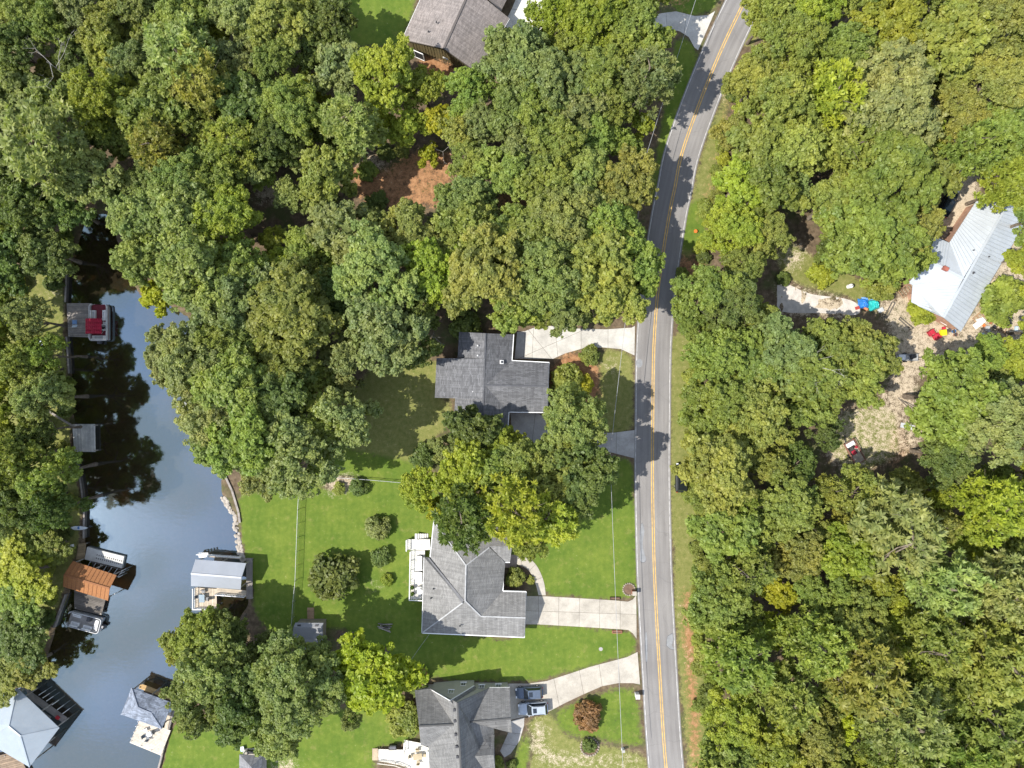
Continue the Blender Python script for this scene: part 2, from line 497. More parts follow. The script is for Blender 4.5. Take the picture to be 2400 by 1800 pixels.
DRY = [
    [(880, 850), (1030, 840), (1020, 935), (1064, 940), (1050, 1000), (1000, 1040), (1030, 1110), (760, 1040), (800, 960)],
    [(1404, 818), (1456, 819), (1488, 836), (1488, 1010), (1404, 1014)],
    [(1575, 780), (1615, 780), (1640, 900), (1630, 1100), (1640, 1300), (1660, 1500), (1660, 1860), (1620, 1860), (1590, 1560), (1578, 1360), (1573, 1100)],
    [(1730, 120), (1720, 200), (1690, 330), (1670, 460), (1660, 560), (1600, 620), (1595, 570), (1625, 450), (1645, 360), (1690, 240)],
    [(-80, 640), (155, 640), (155, 712), (165, 900), (170, 1050), (195, 1200), (170, 1330), (140, 1420), (90, 1580), (-80, 1620)],
    [(1230, 1690), (1290, 1670), (1330, 1730), (1516, 1770), (1520, 1860), (1230, 1860), (1255, 1730)],
    [(1850, 560), (1900, 600), (1990, 640), (2060, 690), (2070, 740), (1980, 690), (1880, 670), (1830, 640), (1820, 590)],
    [(1930, 1000), (2010, 955), (2100, 960), (2110, 1070), (2000, 1110), (1940, 1060)],
    [(1020, 855), (1075, 838), (1072, 860), (1020, 930)],
    [(1780, -40), (1800, 40), (1760, 120), (1735, 110)],
    [(2040, 1730), (2160, 1730), (2160, 1860), (2030, 1860)],
    [(540, 750), (600, 740), (600, 800), (540, 820)],
]
CLAY = [
    [(800, 370), (900, 390), (960, 350), (1070, 350), (1070, 430), (1050, 490), (940, 500), (830, 470)],
    [(985, 125), (1035, 140), (1110, 175), (1100, 200), (1030, 190), (980, 160)],
    [(690, 860), (790, 860), (830, 920), (760, 960), (680, 930)],
    [(1300, 842), (1350, 822), (1400, 850), (1402, 950), (1380, 1000), (1300, 1000), (1290, 900)],
    [(2080, 990), (2140, 980), (2150, 1060), (2100, 1110), (2060, 1080)],
    [(1592, 1370), (1622, 1370), (1634, 1500), (1644, 1700), (1650, 1860), (1622, 1860), (1606, 1600), (1596, 1480)],
    [(1575, 610), (1600, 590), (1660, 600), (1660, 660), (1590, 660)], [(1715, 140), (1745, 140), (1720, 260), (1690, 360), (1670, 480), (1640, 560), (1630, 540), (1660, 400), (1690, 280)],
    [(1150, 430), (1250, 430), (1250, 500), (1160, 500)],
    [(1060, 838), (1078, 830), (1076, 845), (1060, 850)],
    [(1530, -40), (1640, -40), (1630, 10), (1590, 25), (1530, 20)],
    [(1150, 1000), (1190, 1015), (1200, 1040), (1160, 1050)],
]
SAND = [
    [(1822, 662), (1860, 668), (1910, 690), (1980, 700), (2010, 715), (2000, 745), (1830, 740)],
    [(2040, 700), (2110, 690), (2150, 640), (2220, 560), (2280, 480), (2400, 480), (2480, 500), (2480, 800), (2350, 820), (2180, 860), (2150, 900), (2160, 960), (2070, 960), (2070, 920), (2090, 850), (2080, 760)], [(2070, 930), (2160, 940), (2190, 980), (2160, 1060), (2060, 1090), (1990, 1120), (1930, 1080), (1910, 1010), (2000, 945)],
    [(2230, 380), (2290, 400), (2290, 470), (2240, 540), (2210, 560), (2190, 560), (2230, 470)],
    [(600, 420), (670, 420), (680, 480), (590, 480)],
    [(770, 330), (830, 330), (930, 390), (880, 410), (800, 380)],
    [(1250, 1690), (1275, 1680), (1290, 1730), (1270, 1755), (1330, 1765), (1500, 1775), (1515, 1800), (1290, 1800), (1240, 1770)],
    [(1417, 835), (1450, 840), (1440, 890), (1420, 870)],
    [(1700, 170), (1740, 140), (1730, 170), (1700, 250), (1690, 250)],
    [(1820, 600), (1880, 560), (1895, 600), (1850, 650)],
    [(1596, 1395), (1606, 1395), (1612, 1470), (1600, 1470)],
    [(1614, 1500), (1632, 1500), (1625, 1560), (1612, 1570)],
    [(768, 1117), (862, 1121), (824, 1142), (812, 1152), (765, 1155)],
    [(100, 660), (150, 645), (156, 690), (110, 690)],
    [(1606, 800), (1624, 790), (1622, 840), (1610, 850)],
    [(1050, 375), (1075, 380), (1070, 410), (1050, 405)],
    [(2380, 900), (2480, 900), (2480, 1000), (2380, 1010)],
    [(870, 1365), (888, 1365), (890, 1382), (868, 1384)],
    [(640, 1785), (700, 1785), (700, 1810), (640, 1810)],
]
STEP = 8
gx = np.arange(-400, 2801, STEP, dtype=float); gy = np.arange(-400, 2201, STEP, dtype=float)
GX, GY = np.meshgrid(gx, gy)
def raster(polys, weight=None):
    a = np.zeros(GX.shape)
    for i, p in enumerate(polys):
        w = 1.0 if weight is None else weight.get(i, 1.0)
        a = np.maximum(a, in_poly(GX, GY, p) * w)
    return a
def blur(a, r):
    for axis in (0, 1):
        k = np.ones(2 * r + 1) / (2 * r + 1)
        a = np.apply_along_axis(lambda v: np.convolve(np.pad(v, r, mode='edge'), k, 'valid'), axis, a)
    return a
lake_m = blur(raster([LAKE]), 1)
lake_wide = blur(raster([LAKE]), 4)
rngg = np.random.default_rng(5)
gz = -0.95 * np.clip((lake_m - 0.30) / 0.45, 0, 1) - 1.3 * np.clip((lake_wide - 0.55) / 0.45, 0, 1)
lump = blur(rngg.normal(0, 1, GX.shape), 2)
keep_flat = blur(raster([[(1440, -400), (1900, -400), (1640, 700), (1640, 2200), (1440, 2200)], [(560, 1100), (1500, 1060), (1500, 2200), (360, 2200)], [(860, 740), (1500, 740), (1500, 1120), (860, 1120)], [(2000, 400), (2480, 400), (2480, 900), (2000, 900)], [(820, -100), (1320, -100), (1320, 200), (820, 200)]]), 3)
gz = gz + lump * 0.22 * (1 - keep_flat) * (1 - np.clip(lake_m * 3, 0, 1)) - 0.0
gz = np.where(keep_flat > 0.98, np.minimum(gz, 0.0), gz)
cover = np.stack([blur(raster(LUSH, {2: 0.7, 3: 0.8}), 2), blur(raster(DRY), 2), blur(raster(CLAY, {0: 0.66, 4: 0.5, 5: 0.72, 6: 0.65, 7: 0.55, 8: 0.6, 10: 0.5}), 2), blur(raster(SAND, {0: 0.85, 1: 0.74, 2: 0.56, 4: 0.7, 5: 0.6, 6: 0.64, 7: 0.6, 8: 0.62, 9: 0.62, 10: 0.6, 11: 0.6, 13: 0.6, 14: 0.55}), 2)], -1)
wet = np.clip(lake_m * 2.5, 0, 1)[..., None]
cover = cover * (1 - wet)
verts = np.stack([(GX - 1200) * MPP, (900 - GY) * MPP, gz], -1).reshape(-1, 3)
cov = cover.reshape(-1, 4)
ny, nx = GX.shape
ii = (np.arange(ny - 1)[:, None] * nx + np.arange(nx - 1)[None, :])
quads = np.stack([ii + nx, ii + nx + 1, ii + 1, ii], -1).reshape(-1, 4)
cx = (GX[:-1, :-1] + STEP / 2).reshape(-1); cy = (GY[:-1, :-1] + STEP / 2).reshape(-1)
zone = np.zeros(len(cx), int)
ZONES = [('ground', None)]
LAWNS = [('lawn', LUSH[0]), ('lawn', LUSH[1]), ('lawn', LUSH[2]), ('lawn', DRY[0] + []), ('lawn', DRY[1]), ('grass_verge', DRY[2]), ('grass_verge', DRY[3]), ('lawn', LUSH[4])]
for nme, p in LAWNS:
    ZONES.append((nme, p)); zone[in_poly(cx, cy, p) & (zone == 0)] = len(ZONES) - 1
ZONES.append(('sandy_yard', SAND[1])); zone[in_poly(cx, cy, SAND[1])] = len(ZONES) - 1
ZONES.append(('lake_bed', LAKE)); zone[in_poly(cx, cy, LAKE)] = len(ZONES) - 1

def np_mesh(name, v, q, mat, attrs=None, smooth=False):
    me = bpy.data.meshes.new(name)
    me.vertices.add(len(v)); me.vertices.foreach_set('co', v.astype(np.float32).ravel())
    nq = len(q); k = q.shape[1]
    me.loops.add(nq * k); me.loops.foreach_set('vertex_index', q.astype(np.int32).ravel())
    me.polygons.add(nq); me.polygons.foreach_set('loop_start', np.arange(0, nq * k, k, dtype=np.int32))
    try: me.polygons.foreach_set('loop_total', np.full(nq, k, np.int32))
    except Exception: pass
    if attrs:
        for an, (typ, data) in attrs.items():
            at = me.attributes.new(an, typ, 'POINT')
            at.data.foreach_set('color' if typ == 'FLOAT_COLOR' else 'value', data.astype(np.float32).ravel())
    me.materials.append(mat)
    if smooth: me.polygons.foreach_set('use_smooth', np.ones(nq, bool))
    me.update(calc_edges=True); me.validate()
    return me

for zi, (nme, p) in enumerate(ZONES):
    sel = quads[zone == zi]
    if len(sel) == 0: continue
    used, inv = np.unique(sel, return_inverse=True)
    me = np_mesh(nme, verts[used], inv.reshape(-1, 4), GROUND, {'cover': ('FLOAT_COLOR', cov[used])}, True)
    o = bpy.data.objects.new(nme, me); col.objects.link(o); tag(o, kind='structure')

far = MB()
x0, x1 = (gx[0] - 1200) * MPP, (gx[-1] - 1200) * MPP
y1, y0 = (900 - gy[0]) * MPP, (900 - gy[-1]) * MPP
F = 1500
for a in ([(-F, -F), (F, -F), (F, y0), (-F, y0)], [(-F, y1), (F, y1), (F, F), (-F, F)], [(-F, y0), (x0, y0), (x0, y1), (-F, y1)], [(x1, y0), (F, y0), (F, y1), (x1, y1)]):
    far.poly([(x, y, -0.02) for x, y in a])
fo = far.build('terrain', GROUND, kind='structure')
fa = fo.data.attributes.new('cover', 'FLOAT_COLOR', 'POINT')
fa.data.foreach_set('color', np.zeros(len(fo.data.vertices) * 4, np.float32))

wm = MB()
wm.poly([P(-400, 2190, -0.45), P(660, 2190, -0.45), P(660, 470, -0.45), P(-400, 470, -0.45)])
wm.build('lake_water', WATER, kind='structure')

# ---- road
CL = catmull([(1612, 2120), (1585, 1960), (1561, 1800), (1545, 1560), (1534.5, 1360), (1531, 1240), (1529, 1100), (1530, 960), (1530.7, 880), (1533, 800), (1540, 700), (1553, 600), (1569, 500), (1581.6, 440), (1598, 360), (1640, 240), (1689, 120), (1746, 0), (1800, -110), (1880, -260)], 8)
CLW = [Q(x, y) for x, y in CL]
def ribbon(off0, off1, z, depth, i0=0, i1=None):
    mb = MB(); L_, R_ = [], []
    i1 = len(CLW) if i1 is None else i1
    for i in range(i0, i1):
        a = CLW[max(0, i - 1)]; b = CLW[min(len(CLW) - 1, i + 1)]
        t = (b - a).normalized(); n = Vector((t.y, -t.x, 0))
        L_.append(CLW[i] + n * off0 + Vector((0, 0, z))); R_.append(CLW[i] + n * off1 + Vector((0, 0, z)))
    acc = [0.0]
    for i in range(1, len(L_)): acc.append(acc[-1] + (L_[i] - L_[i - 1]).length)
    for i in range(len(L_) - 1):
        mb.poly([R_[i], R_[i + 1], L_[i + 1], L_[i]], [(off1, acc[i]), (off1, acc[i + 1]), (off0, acc[i + 1]), (off0, acc[i])])
        if depth:
            d = Vector((0, 0, depth))
            mb.poly([L_[i], L_[i + 1], L_[i + 1] - d, L_[i] - d]); mb.poly([R_[i + 1], R_[i], R_[i] - d, R_[i + 1] - d])
    return mb
road = ribbon(-3.06, 3.06, 0.04, 0.25).build('road', ASPHALT, kind='structure')
LINE_W = plain('road_white', (0.44, 0.43, 0.41), 0.7, 0.4, 1.2)
LINE_Y = plain('road_yellow', (0.56, 0.35, 0.09), 0.7, 0.3, 1.2)
for a in (-2.88, 2.74): ribbon(a, a + 0.11, 0.045, 0).build('edge_line', LINE_W, road)
for a in (-0.24, 0.10): ribbon(a, a + 0.14, 0.045, 0).build('centre_line', LINE_Y, road)
PATCH = plain('asphalt_patch', (0.23, 0.235, 0.24), 0.85, 0.15, 1.5)
TAR = plain('crack_sealant', (0.10, 0.10, 0.105), 0.7, 0.2)
def patch(pts):
    c = Vector((0, 0, 0)); w = [Q(x, y, 0.0455) for x, y in pts]
    for p in w: c += p
    c /= len(w)
    b = MB(); b.poly([p + (p - c).normalized() * 0.09 for p in w]); b.build('sealed_edge', TAR, road)
    b = MB(); b.poly([p + Vector((0, 0, 0.003)) for p in w]); b.build('asphalt_patch', PATCH, road)
patch(catmull([(1506, 1226), (1510, 1245), (1506, 1275), (1511, 1300), (1514, 1312), (1507, 1318), (1500, 1312), (1501, 1285), (1499, 1255), (1503, 1228)], 3))
patch(catmull([(1515, 1481), (1517, 1500), (1517, 1546), (1513, 1546), (1512, 1500), (1513, 1482)], 3))
patch([(1564, 1492), (1576, 1484), (1578, 1500), (1574, 1512), (1580, 1522), (1570, 1520), (1562, 1512)])
b = MB(); c = Q(1498, 851, 0.0465)
b.poly([c + Vector((0.55 * math.cos(t), 0.75 * math.sin(t), 0)) for t in [2 * math.pi * i / 20 for i in range(20)]])
b.build('asphalt_patch', PATCH, road)

# ---- driveways and paths: slabs with open joints over a dirt bed
def split(poly, a, b, gap=0.35):
    """cut a pixel polygon by the line a-b, leaving a joint"""
    nx_, ny_ = -(b[1] - a[1]), (b[0] - a[0]); l = math.hypot(nx_, ny_); nx_ /= l; ny_ /= l
    res = []
    for s in (1, -1):
        def d(p): return s * ((p[0] - a[0]) * nx_ + (p[1] - a[1]) * ny_) - gap
        out = []
        for i in range(len(poly)):
            p, q = poly[i], poly[(i + 1) % len(poly)]
            dp, dq = d(p), d(q)
            if dp >= 0: out.append(p)
            if (dp >= 0) != (dq >= 0):
                t = dp / (dp - dq); out.append((p[0] + (q[0] - p[0]) * t, p[1] + (q[1] - p[1]) * t))
        if len(out) >= 3: res.append(out)
    return res
def paving(name, poly, cuts, mat, z=0.05):
    base = MB(); base.prism([Q(x, y, z - 0.025) for x, y in poly], 0.1)
    o = base.build(name, JOINT, kind='structure')
    parts = [poly]
    for a, b_ in cuts:
        nxt = []
        for p in parts: nxt += split(p, a, b_)
        parts = nxt
    for p in parts:
        area = abs(sum(p[i][0] * p[(i + 1) % len(p)][1] - p[(i + 1) % len(p)][0] * p[i][1] for i in range(len(p)))) / 2
        if area < 6: continue
        s = MB(); s.prism([Q(x, y, z) for x, y in p], 0.07); s.build('slab', mat, o)
    return o
paving('driveway', [(1233, 1397), (1278, 1397.5), (1342, 1401), (1440, 1407), (1472, 1410), (1483, 1405), (1491, 1395), (1492, 1497), (1483, 1484), (1472, 1476), (1382, 1470), (1261, 1463), (1222, 1463), (1222, 1397)],
       [((1262, 1380), (1262, 1500)), ((1310, 1380), (1309, 1500)), ((1358, 1380), (1357, 1500)), ((1406, 1380), (1405, 1500)), ((1454, 1380), (1453, 1500)), ((1200, 1430), (1500, 1440))], CONC)
paving('driveway', [(1185, 1602), (1238, 1602), (1281, 1596), (1339, 1577.5), (1382, 1563), (1426, 1551.5), (1469, 1540), (1494, 1528), (1500, 1604), (1484, 1600.7), (1449, 1600.7), (1411, 1608), (1368, 1626.7), (1325, 1647), (1287, 1667), (1229, 1679), (1185, 1690)],
       [((1240, 1560), (1252, 1700)), ((1292, 1560), (1316, 1680)), ((1352, 1540), (1374, 1660)), ((1400, 1530), (1416, 1640)), ((1446, 1520), (1456, 1630))], CONC)
paving('garden_path', [(1188, 1692), (1229, 1681), (1228, 1700), (1218, 1735), (1197, 1766), (1182, 1775), (1172, 1760), (1190, 1720)], [((1180, 1715), (1240, 1722)), ((1170, 1742), (1230, 1750))], CONC_GREY)
paving('driveway', [(1206, 841), (1212, 778), (1231, 776), (1252, 768), (1290, 764), (1350, 770), (1420, 772), (1480, 768), (1488, 764), (1487, 833), (1455, 818), (1411, 814), (1368, 816), (1325, 828), (1296, 841)],
       [((1231, 760), (1226, 860)), ((1251, 760), (1246, 860)), ((1240, 775), (1300, 850)), ((1300, 760), (1310, 860)), ((1362, 760), (1362, 860)), ((1425, 760), (1425, 860)), ((1262, 820), (1330, 790))], CONC_PALE)
paving('driveway', [(1196, 968), (1258, 968), (1330, 1005), (1405, 1015), (1440, 1014), (1487, 1008), (1487, 1074), (1435, 1061), (1400, 1053), (1330, 1060), (1260, 1045), (1200, 1012)],
       [((1258, 940), (1240, 1100)), ((1330, 940), (1325, 1100)), ((1400, 940), (1398, 1100)), ((1445, 940), (1444, 1100))], CONC_GREY)
arc_o = catmull([(1208, 1300), (1235, 1305), (1255, 1322), (1268, 1345), (1276, 1370), (1279, 1395)], 4)
arc_i = catmull([(1262, 1395), (1258, 1378), (1249, 1352), (1234, 1332), (1208, 1321)], 4)
paving('garden_path', arc_o + arc_i, [((1225, 1290), (1220, 1340)), ((1262, 1315), (1238, 1340)), ((1280, 1350), (1240, 1365))], CONC)
paving('driveway', [(1180, 60), (1200, 20), (1225, -40), (1320, -40), (1310, 30), (1295, 75), (1235, 80), (1205, 75)], [((1190, 20), (1320, 40)), ((1255, -40), (1240, 90))], concrete('concrete_white', (0.66, 0.64, 0.58)))
paving('driveway', [(1500, 40), (1560, 30), (1585, 27), (1628, 38), (1660, 36), (1676, 26), (1636, 118), (1628, 112), (1614, 87), (1594, 74), (1568, 68), (1500, 76)], [((1560, 20), (1565, 90)), ((1610, 20), (1600, 110))], CONC_PALE)
paving('porch_slab', [(1180, 1300), (1211, 1300), (1211, 1330), (1180, 1330)], [], plain('porch_tile', (0.3, 0.24, 0.2), 0.8), 0.12)
# gravel lane by the metal-roofed house
gl = MB(); gl.prism([Q(x, y, 0.03) for x, y in catmull([(1822, 664), (1850, 668), (1900, 689), (1980, 700), (2012, 716), (2006, 738), (1930, 734), (1832, 730), (1822, 700), (1822, 664)], 4)[:-1]], 0.1)
gl.build('gravel_lane', plain('gravel', (0.5, 0.46, 0.41), 0.95, 0.18, 1.0, 0.1, 0.0, 14.0), kind='structure')

# ------------------------------------------------------------------ trees
def leaf_mesh(name, cen, nrm, size, aspect, tone, rng):
    n = len(cen)
    t = rng.normal(size=(n, 3)); u = np.cross(nrm, t); u /= np.linalg.norm(u, axis=1)[:, None] + 1e-9
    v = np.cross(nrm, u)
    s = size[:, None]; a = aspect[:, None]
    vv = np.stack([cen + u * s, cen + v * s * a - u * s * 0.1, cen - u * s, cen - v * s * a - u * s * 0.1], 1).reshape(-1, 3)
    q = np.arange(n * 4).reshape(-1, 4)
    return np_mesh(name, vv, q, FOLIAGE, {'tone': ('FLOAT', np.repeat(np.clip(tone, 0, 1), 4))})

R97 = {}
def unit(v): return v / (np.linalg.norm(v, axis=-1, keepdims=True) + 1e-9)

def trunk_mesh(base_r, stem_top, ends, rng, z_low):
    mb = MB()
    p = Vector((0, 0, -0.3)); r = base_r
    steps = 4; pts = [p]
    for k in range(1, steps + 1):
        pts.append(Vector((rng.normal() * 0.12 * k, rng.normal() * 0.12 * k, stem_top * k / steps)))
    for k in range(steps):
        mb.tube(pts[k], pts[k + 1], base_r * (1 - 0.14 * k) * (1.35 if k == 0 else 1), base_r * (1 - 0.14 * (k + 1)), 7, False)
    for e in ends:
        e = Vector(e)
        k = rng.integers(2, steps + 1); a = pts[k]
        mid = a.lerp(e, 0.5) + Vector((rng.normal() * 0.25, rng.normal() * 0.25, -0.25))
        rr = base_r * 0.42
        mb.tube(a, mid, rr, rr * 0.65, 5, False); mb.tube(mid, e, rr * 0.65, rr * 0.2, 5, False)
        for _ in range(2):
            t = e + Vector(rng.normal(size=3) * 0.9) + Vector((0, 0, 0.4))
            mb.tube(mid.lerp(e, 0.5), t, rr * 0.35, rr * 0.1, 4, False)
    return mb.mesh('trunk', BARK)

def broad_proto(seed, lobes=15, leaf=0.2, per=46, clumps=24, open_=0.0, tall=1.0, rough=0.65):
    """crown radius about 5, height 15"""
    rng = np.random.default_rng(seed)
    cs, ls = [], []
    zc = 10.2
    ph = rng.uniform(0, 6.28, 3)
    for k in range(lobes):
        if k == 0: d = np.array([rng.normal() * 0.6, rng.normal() * 0.6, zc + 1.6 * tall]); lr = 2.0
        else:
            a = k * 2.399 + rng.normal() * 0.2
            f = math.sqrt(k / (lobes - 1))
            rad = 3.7 * f * (1 + 0.15 * math.sin(2 * a + ph[0]) + 0.13 * math.sin(3 * a + ph[1])) + rng.normal() * 0.25
            d = np.array([rad * math.cos(a), rad * math.sin(a), zc + 1.5 * tall - 2.7 * f * f + rng.normal() * rough]); lr = rng.uniform(1.0, 2.1)
        cs.append(d); ls.append(lr)
    C, Nn, S, T = [], [], [], []
    ctr = np.array([0, 0, zc - 2.0])
    for d, lr in zip(cs, ls):
        out = unit(d - ctr)
        nk = int(clumps * (lr / 1.6) ** 2)
        lt = rng.normal(0, 0.06)
        for _ in range(nk):
            for __ in range(6):
                w = unit(rng.normal(size=3) + out * 0.6 + np.array([0, 0, 0.35]))
                if w @ (out + np.array([0, 0, 0.6])) > -0.15: break
            cc = d + w * lr * rng.choice([rng.uniform(0.62, 1.08), rng.uniform(0.8, 1.32)], p=[0.75, 0.25]) * np.array([1, 1, 0.85])
            cr = rng.uniform(0.22, 0.6)
            m = max(8, int(per * (cr / 0.42) ** 2 * (1 - open_)))
            dirs = unit(rng.normal(size=(m, 3)) + w * 0.6 + np.array([0, 0, 0.35]))
            rad = cr * rng.uniform(0.3, 1.1, m) ** 0.7
            C.append(cc + dirs * rad[:, None] * np.array([1, 1, 0.75]))
            Nn.append(unit(dirs * 0.45 + np.array([0, 0, 0.55]) + rng.normal(size=(m, 3)) * 0.5))
            S.append(rng.uniform(leaf * 0.6, leaf * 1.25, m))
            T.append(np.full(m, np.clip(rng.normal(0.5, 0.14) + lt, 0.12, 0.88)) + rng.normal(0, 0.13, m))
        m = 260   # shaded leaves inside the lobe
        C.append(d + unit(rng.normal(size=(m, 3))) * (lr * rng.uniform(0.3, 0.92, m))[:, None]); Nn.append(unit(rng.normal(size=(m, 3)) + np.array([0, 0, 0.9])))
        S.append(rng.uniform(leaf * 1.1, leaf * 1.8, m)); T.append(rng.normal(0.45, 0.12, m))
    C = np.concatenate(C); Nn = np.concatenate(Nn); S = np.concatenate(S); T = np.concatenate(T)
    crown = leaf_mesh('crown', C, Nn, S, rng.uniform(0.45, 0.75, len(C)), T, rng)
    R97[crown.name] = float(np.percentile(np.hypot(C[:, 0], C[:, 1]), 88))
    return crown, trunk_mesh(0.32, 8.2, [tuple(d - np.array([0, 0, 0.3])) for d in cs[::2]], rng, 0)

def pine_proto(seed, tufts=430):
    """crown radius about 5, height 15: needle tufts on whorled boughs"""
    rng = np.random.default_rng(seed)
    C, Nn, S, A, T = [], [], [], [], []
    ends = []
    boughs = 46
    k = 0
    for b in range(boughs):
        h = 7.2 + 6.6 * (b / boughs) ** 0.9
        a = b * 2.4 + rng.normal() * 0.3
        reach = 4.6 * math.sqrt(max(0.05, 1 - ((h - 8.3) / 6.2) ** 2)) * rng.uniform(0.75, 1.12)
        if b % 4 == 0: ends.append((math.cos(a) * reach * 0.8, math.sin(a) * reach * 0.8, h + 0.4))
        side = rng.normal()
        nt = max(4, int(tufts / boughs * reach / 3.4))
        bt = rng.normal(0.5, 0.12)
        for _ in range(nt):
            f = rng.uniform(0.02, 1.0) ** 0.6
            sp = (rng.uniform(-1, 1)) * (0.35 + 0.9 * f)
            c = np.array([math.cos(a) * reach * f - math.sin(a) * sp, math.sin(a) * reach * f + math.cos(a) * sp, h + 0.9 * f * f + rng.normal() * 0.25])
            m = 17
            dirs = unit(rng.normal(size=(m, 3)) * np.array([1, 1, 0.55]) + np.array([math.cos(a) * 0.3, math.sin(a) * 0.3, 0.45]))
            ln = rng.uniform(0.24, 0.42, m)
            C.append(c + dirs * ln[:, None] * 0.9); S.append(ln)
            Nn.append(dirs); A.append(np.full(m, 0.3)); T.append(np.full(m, bt + rng.normal() * 0.1) + rng.normal(0, 0.1, m))
    C = np.concatenate(C); D = np.concatenate(Nn); S = np.concatenate(S); A = np.concatenate(A); T = np.concatenate(T)
    n = len(C)
    side = unit(np.cross(D, np.array([0, 0, 1.0]) + rng.normal(size=(n, 3)) * 0.5)); s = S[:, None]
    vv = np.stack([C + D * s, C + side * s * 0.34, C - D * s, C - side * s * 0.34], 1).reshape(-1, 3)
    crown = np_mesh('crown', vv, np.arange(n * 4).reshape(-1, 4), FOLIAGE, {'tone': ('FLOAT', np.repeat(np.clip(T, 0, 1), 4))})
    R97[crown.name] = float(np.percentile(np.hypot(C[:, 0], C[:, 1]), 95))
    return crown, trunk_mesh(0.26, 13.5, ends, rng, 0)

def shrub_proto(seed, leaf=0.12, n_clump=46, per=90):
    """radius about 1.6, height 2.2"""
    rng = np.random.default_rng(seed)
    C, Nn, S, T = [], [], [], []
    for _ in range(n_clump):
        w = unit(rng.normal(size=3) + np.array([0, 0, 0.5])); w[2] = abs(w[2]) if rng.random() < 0.8 else w[2] * 0.3
        c = np.array([0, 0, 0.9]) + w * np.array([1.25, 1.25, 0.95]) * rng.uniform(0.75, 1.0)
        cr = rng.uniform(0.28, 0.46); m = per
        dirs = unit(rng.normal(size=(m, 3)) + w * 0.7)
        C.append(c + dirs * (cr * rng.uniform(0.4, 1.05, m))[:, None]); Nn.append(unit(dirs * 0.6 + np.array([0, 0, 0.4]) + rng.normal(size=(m, 3)) * 0.5))
        S.append(rng.uniform(leaf * 0.6, leaf * 1.3, m)); T.append(np.full(m, rng.normal(0.5, 0.13)) + rng.normal(0, 0.13, m))
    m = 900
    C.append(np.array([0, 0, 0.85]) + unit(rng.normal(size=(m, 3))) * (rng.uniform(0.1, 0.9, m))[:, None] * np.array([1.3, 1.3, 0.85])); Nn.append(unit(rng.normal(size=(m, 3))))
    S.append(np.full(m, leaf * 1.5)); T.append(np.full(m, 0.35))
    C = np.concatenate(C); Nn = np.concatenate(Nn); S = np.concatenate(S); T = np.concatenate(T)
    crown = leaf_mesh('crown', C, Nn, S, rng.uniform(0.45, 0.75, len(C)), T, rng)
    R97[crown.name] = float(np.percentile(np.hypot(C[:, 0], C[:, 1]), 95))
    mb = MB()
    for _ in range(6):
        e = rng.normal(size=2) * 0.5
        mb.tube((e[0] * 0.2, e[1] * 0.2, -0.1), (e[0], e[1], 1.1), 0.05, 0.02, 5, False)
    return crown, mb.mesh('stem', BARK)

PROTO = {
    'broad': [broad_proto(s) for s in (11, 12, 13, 14)] + [broad_proto(s, lobes=20, leaf=0.15, per=60, clumps=20, rough=0.6) for s in (21, 22, 23)] + [broad_proto(s, lobes=13, leaf=0.26, per=30, clumps=24, rough=0.7) for s in (24, 25)] + [broad_proto(s, lobes=24, leaf=0.19, per=44, clumps=15, rough=0.5, tall=0.8) for s in (26, 27)],
    'round': [broad_proto(s, lobes=26, leaf=0.27, per=26, clumps=14, rough=0.25, tall=0.9) for s in (71, 72)],
    'loose': [broad_proto(s, lobes=11, leaf=0.2, per=40, clumps=19, open_=0.2, rough=0.8) for s in (31, 32, 33)],
    'pine': [pine_proto(s) for s in (41, 42, 43, 44)],
    'shrub': [shrub_proto(s) for s in (51, 52, 53)],
    'small': [broad_proto(s, lobes=12, leaf=0.34, per=20, clumps=20) for s in (61, 62)],
}
TONES = {   # leaf colours
    'mid': ((0.20, 0.25, 0.062), 'mid green'), 'dark': ((0.125, 0.17, 0.05), 'dark green'), 'grey': ((0.205, 0.25, 0.1), 'grey green'),
    'blue': ((0.195, 0.25, 0.082), 'bluish green'), 'lime': ((0.245, 0.295, 0.045), 'lime green'), 'yellow': ((0.27, 0.31, 0.03), 'yellow green'),
    'olive': ((0.235, 0.26, 0.07), 'olive green'), 'brown': ((0.26, 0.15, 0.08), 'rusty brown'), 'pale': ((0.245, 0.295, 0.11), 'pale green'),
    'red': ((0.2, 0.125, 0.07), 'dull red'),
}
BANDS = [(100, 'the topmost driveway'), (270, 'the brown gabled roof'), (430, 'the clay clearing'), (600, 'the upper metal roof'), (760, 'the teal tarpaulin'),
         (910, 'the dark grey roof'), (1060, 'the open trailer'), (1200, 'the car under branches'), (1330, 'the pale grey roof'), (1480, 'the wide garage driveway'), (1640, 'the two parked cars'), (9999, 'the red garden tree')]
ORD = ['first', 'second', 'third', 'fourth', 'fifth', 'sixth', 'seventh', 'eighth', 'ninth', 'tenth', 'eleventh', 'twelfth', 'thirteenth', 'fourteenth', 'fifteenth', 'sixteenth', 'seventeenth', 'eighteenth', 'nineteenth', 'twentieth'] + ['twenty-' + s for s in ('first', 'second', 'third', 'fourth', 'fifth', 'sixth', 'seventh', 'eighth', 'ninth')]
TREES = []     # (px, py, radius px, form, tone, label or None)
def road_x(y):
    return np.interp(y, [p[1] for p in reversed(CL)], [p[0] for p in reversed(CL)])
def T(px, py, r, form='broad', tone='mid', label=None): TREES.append([px, py, r, form, tone, label])
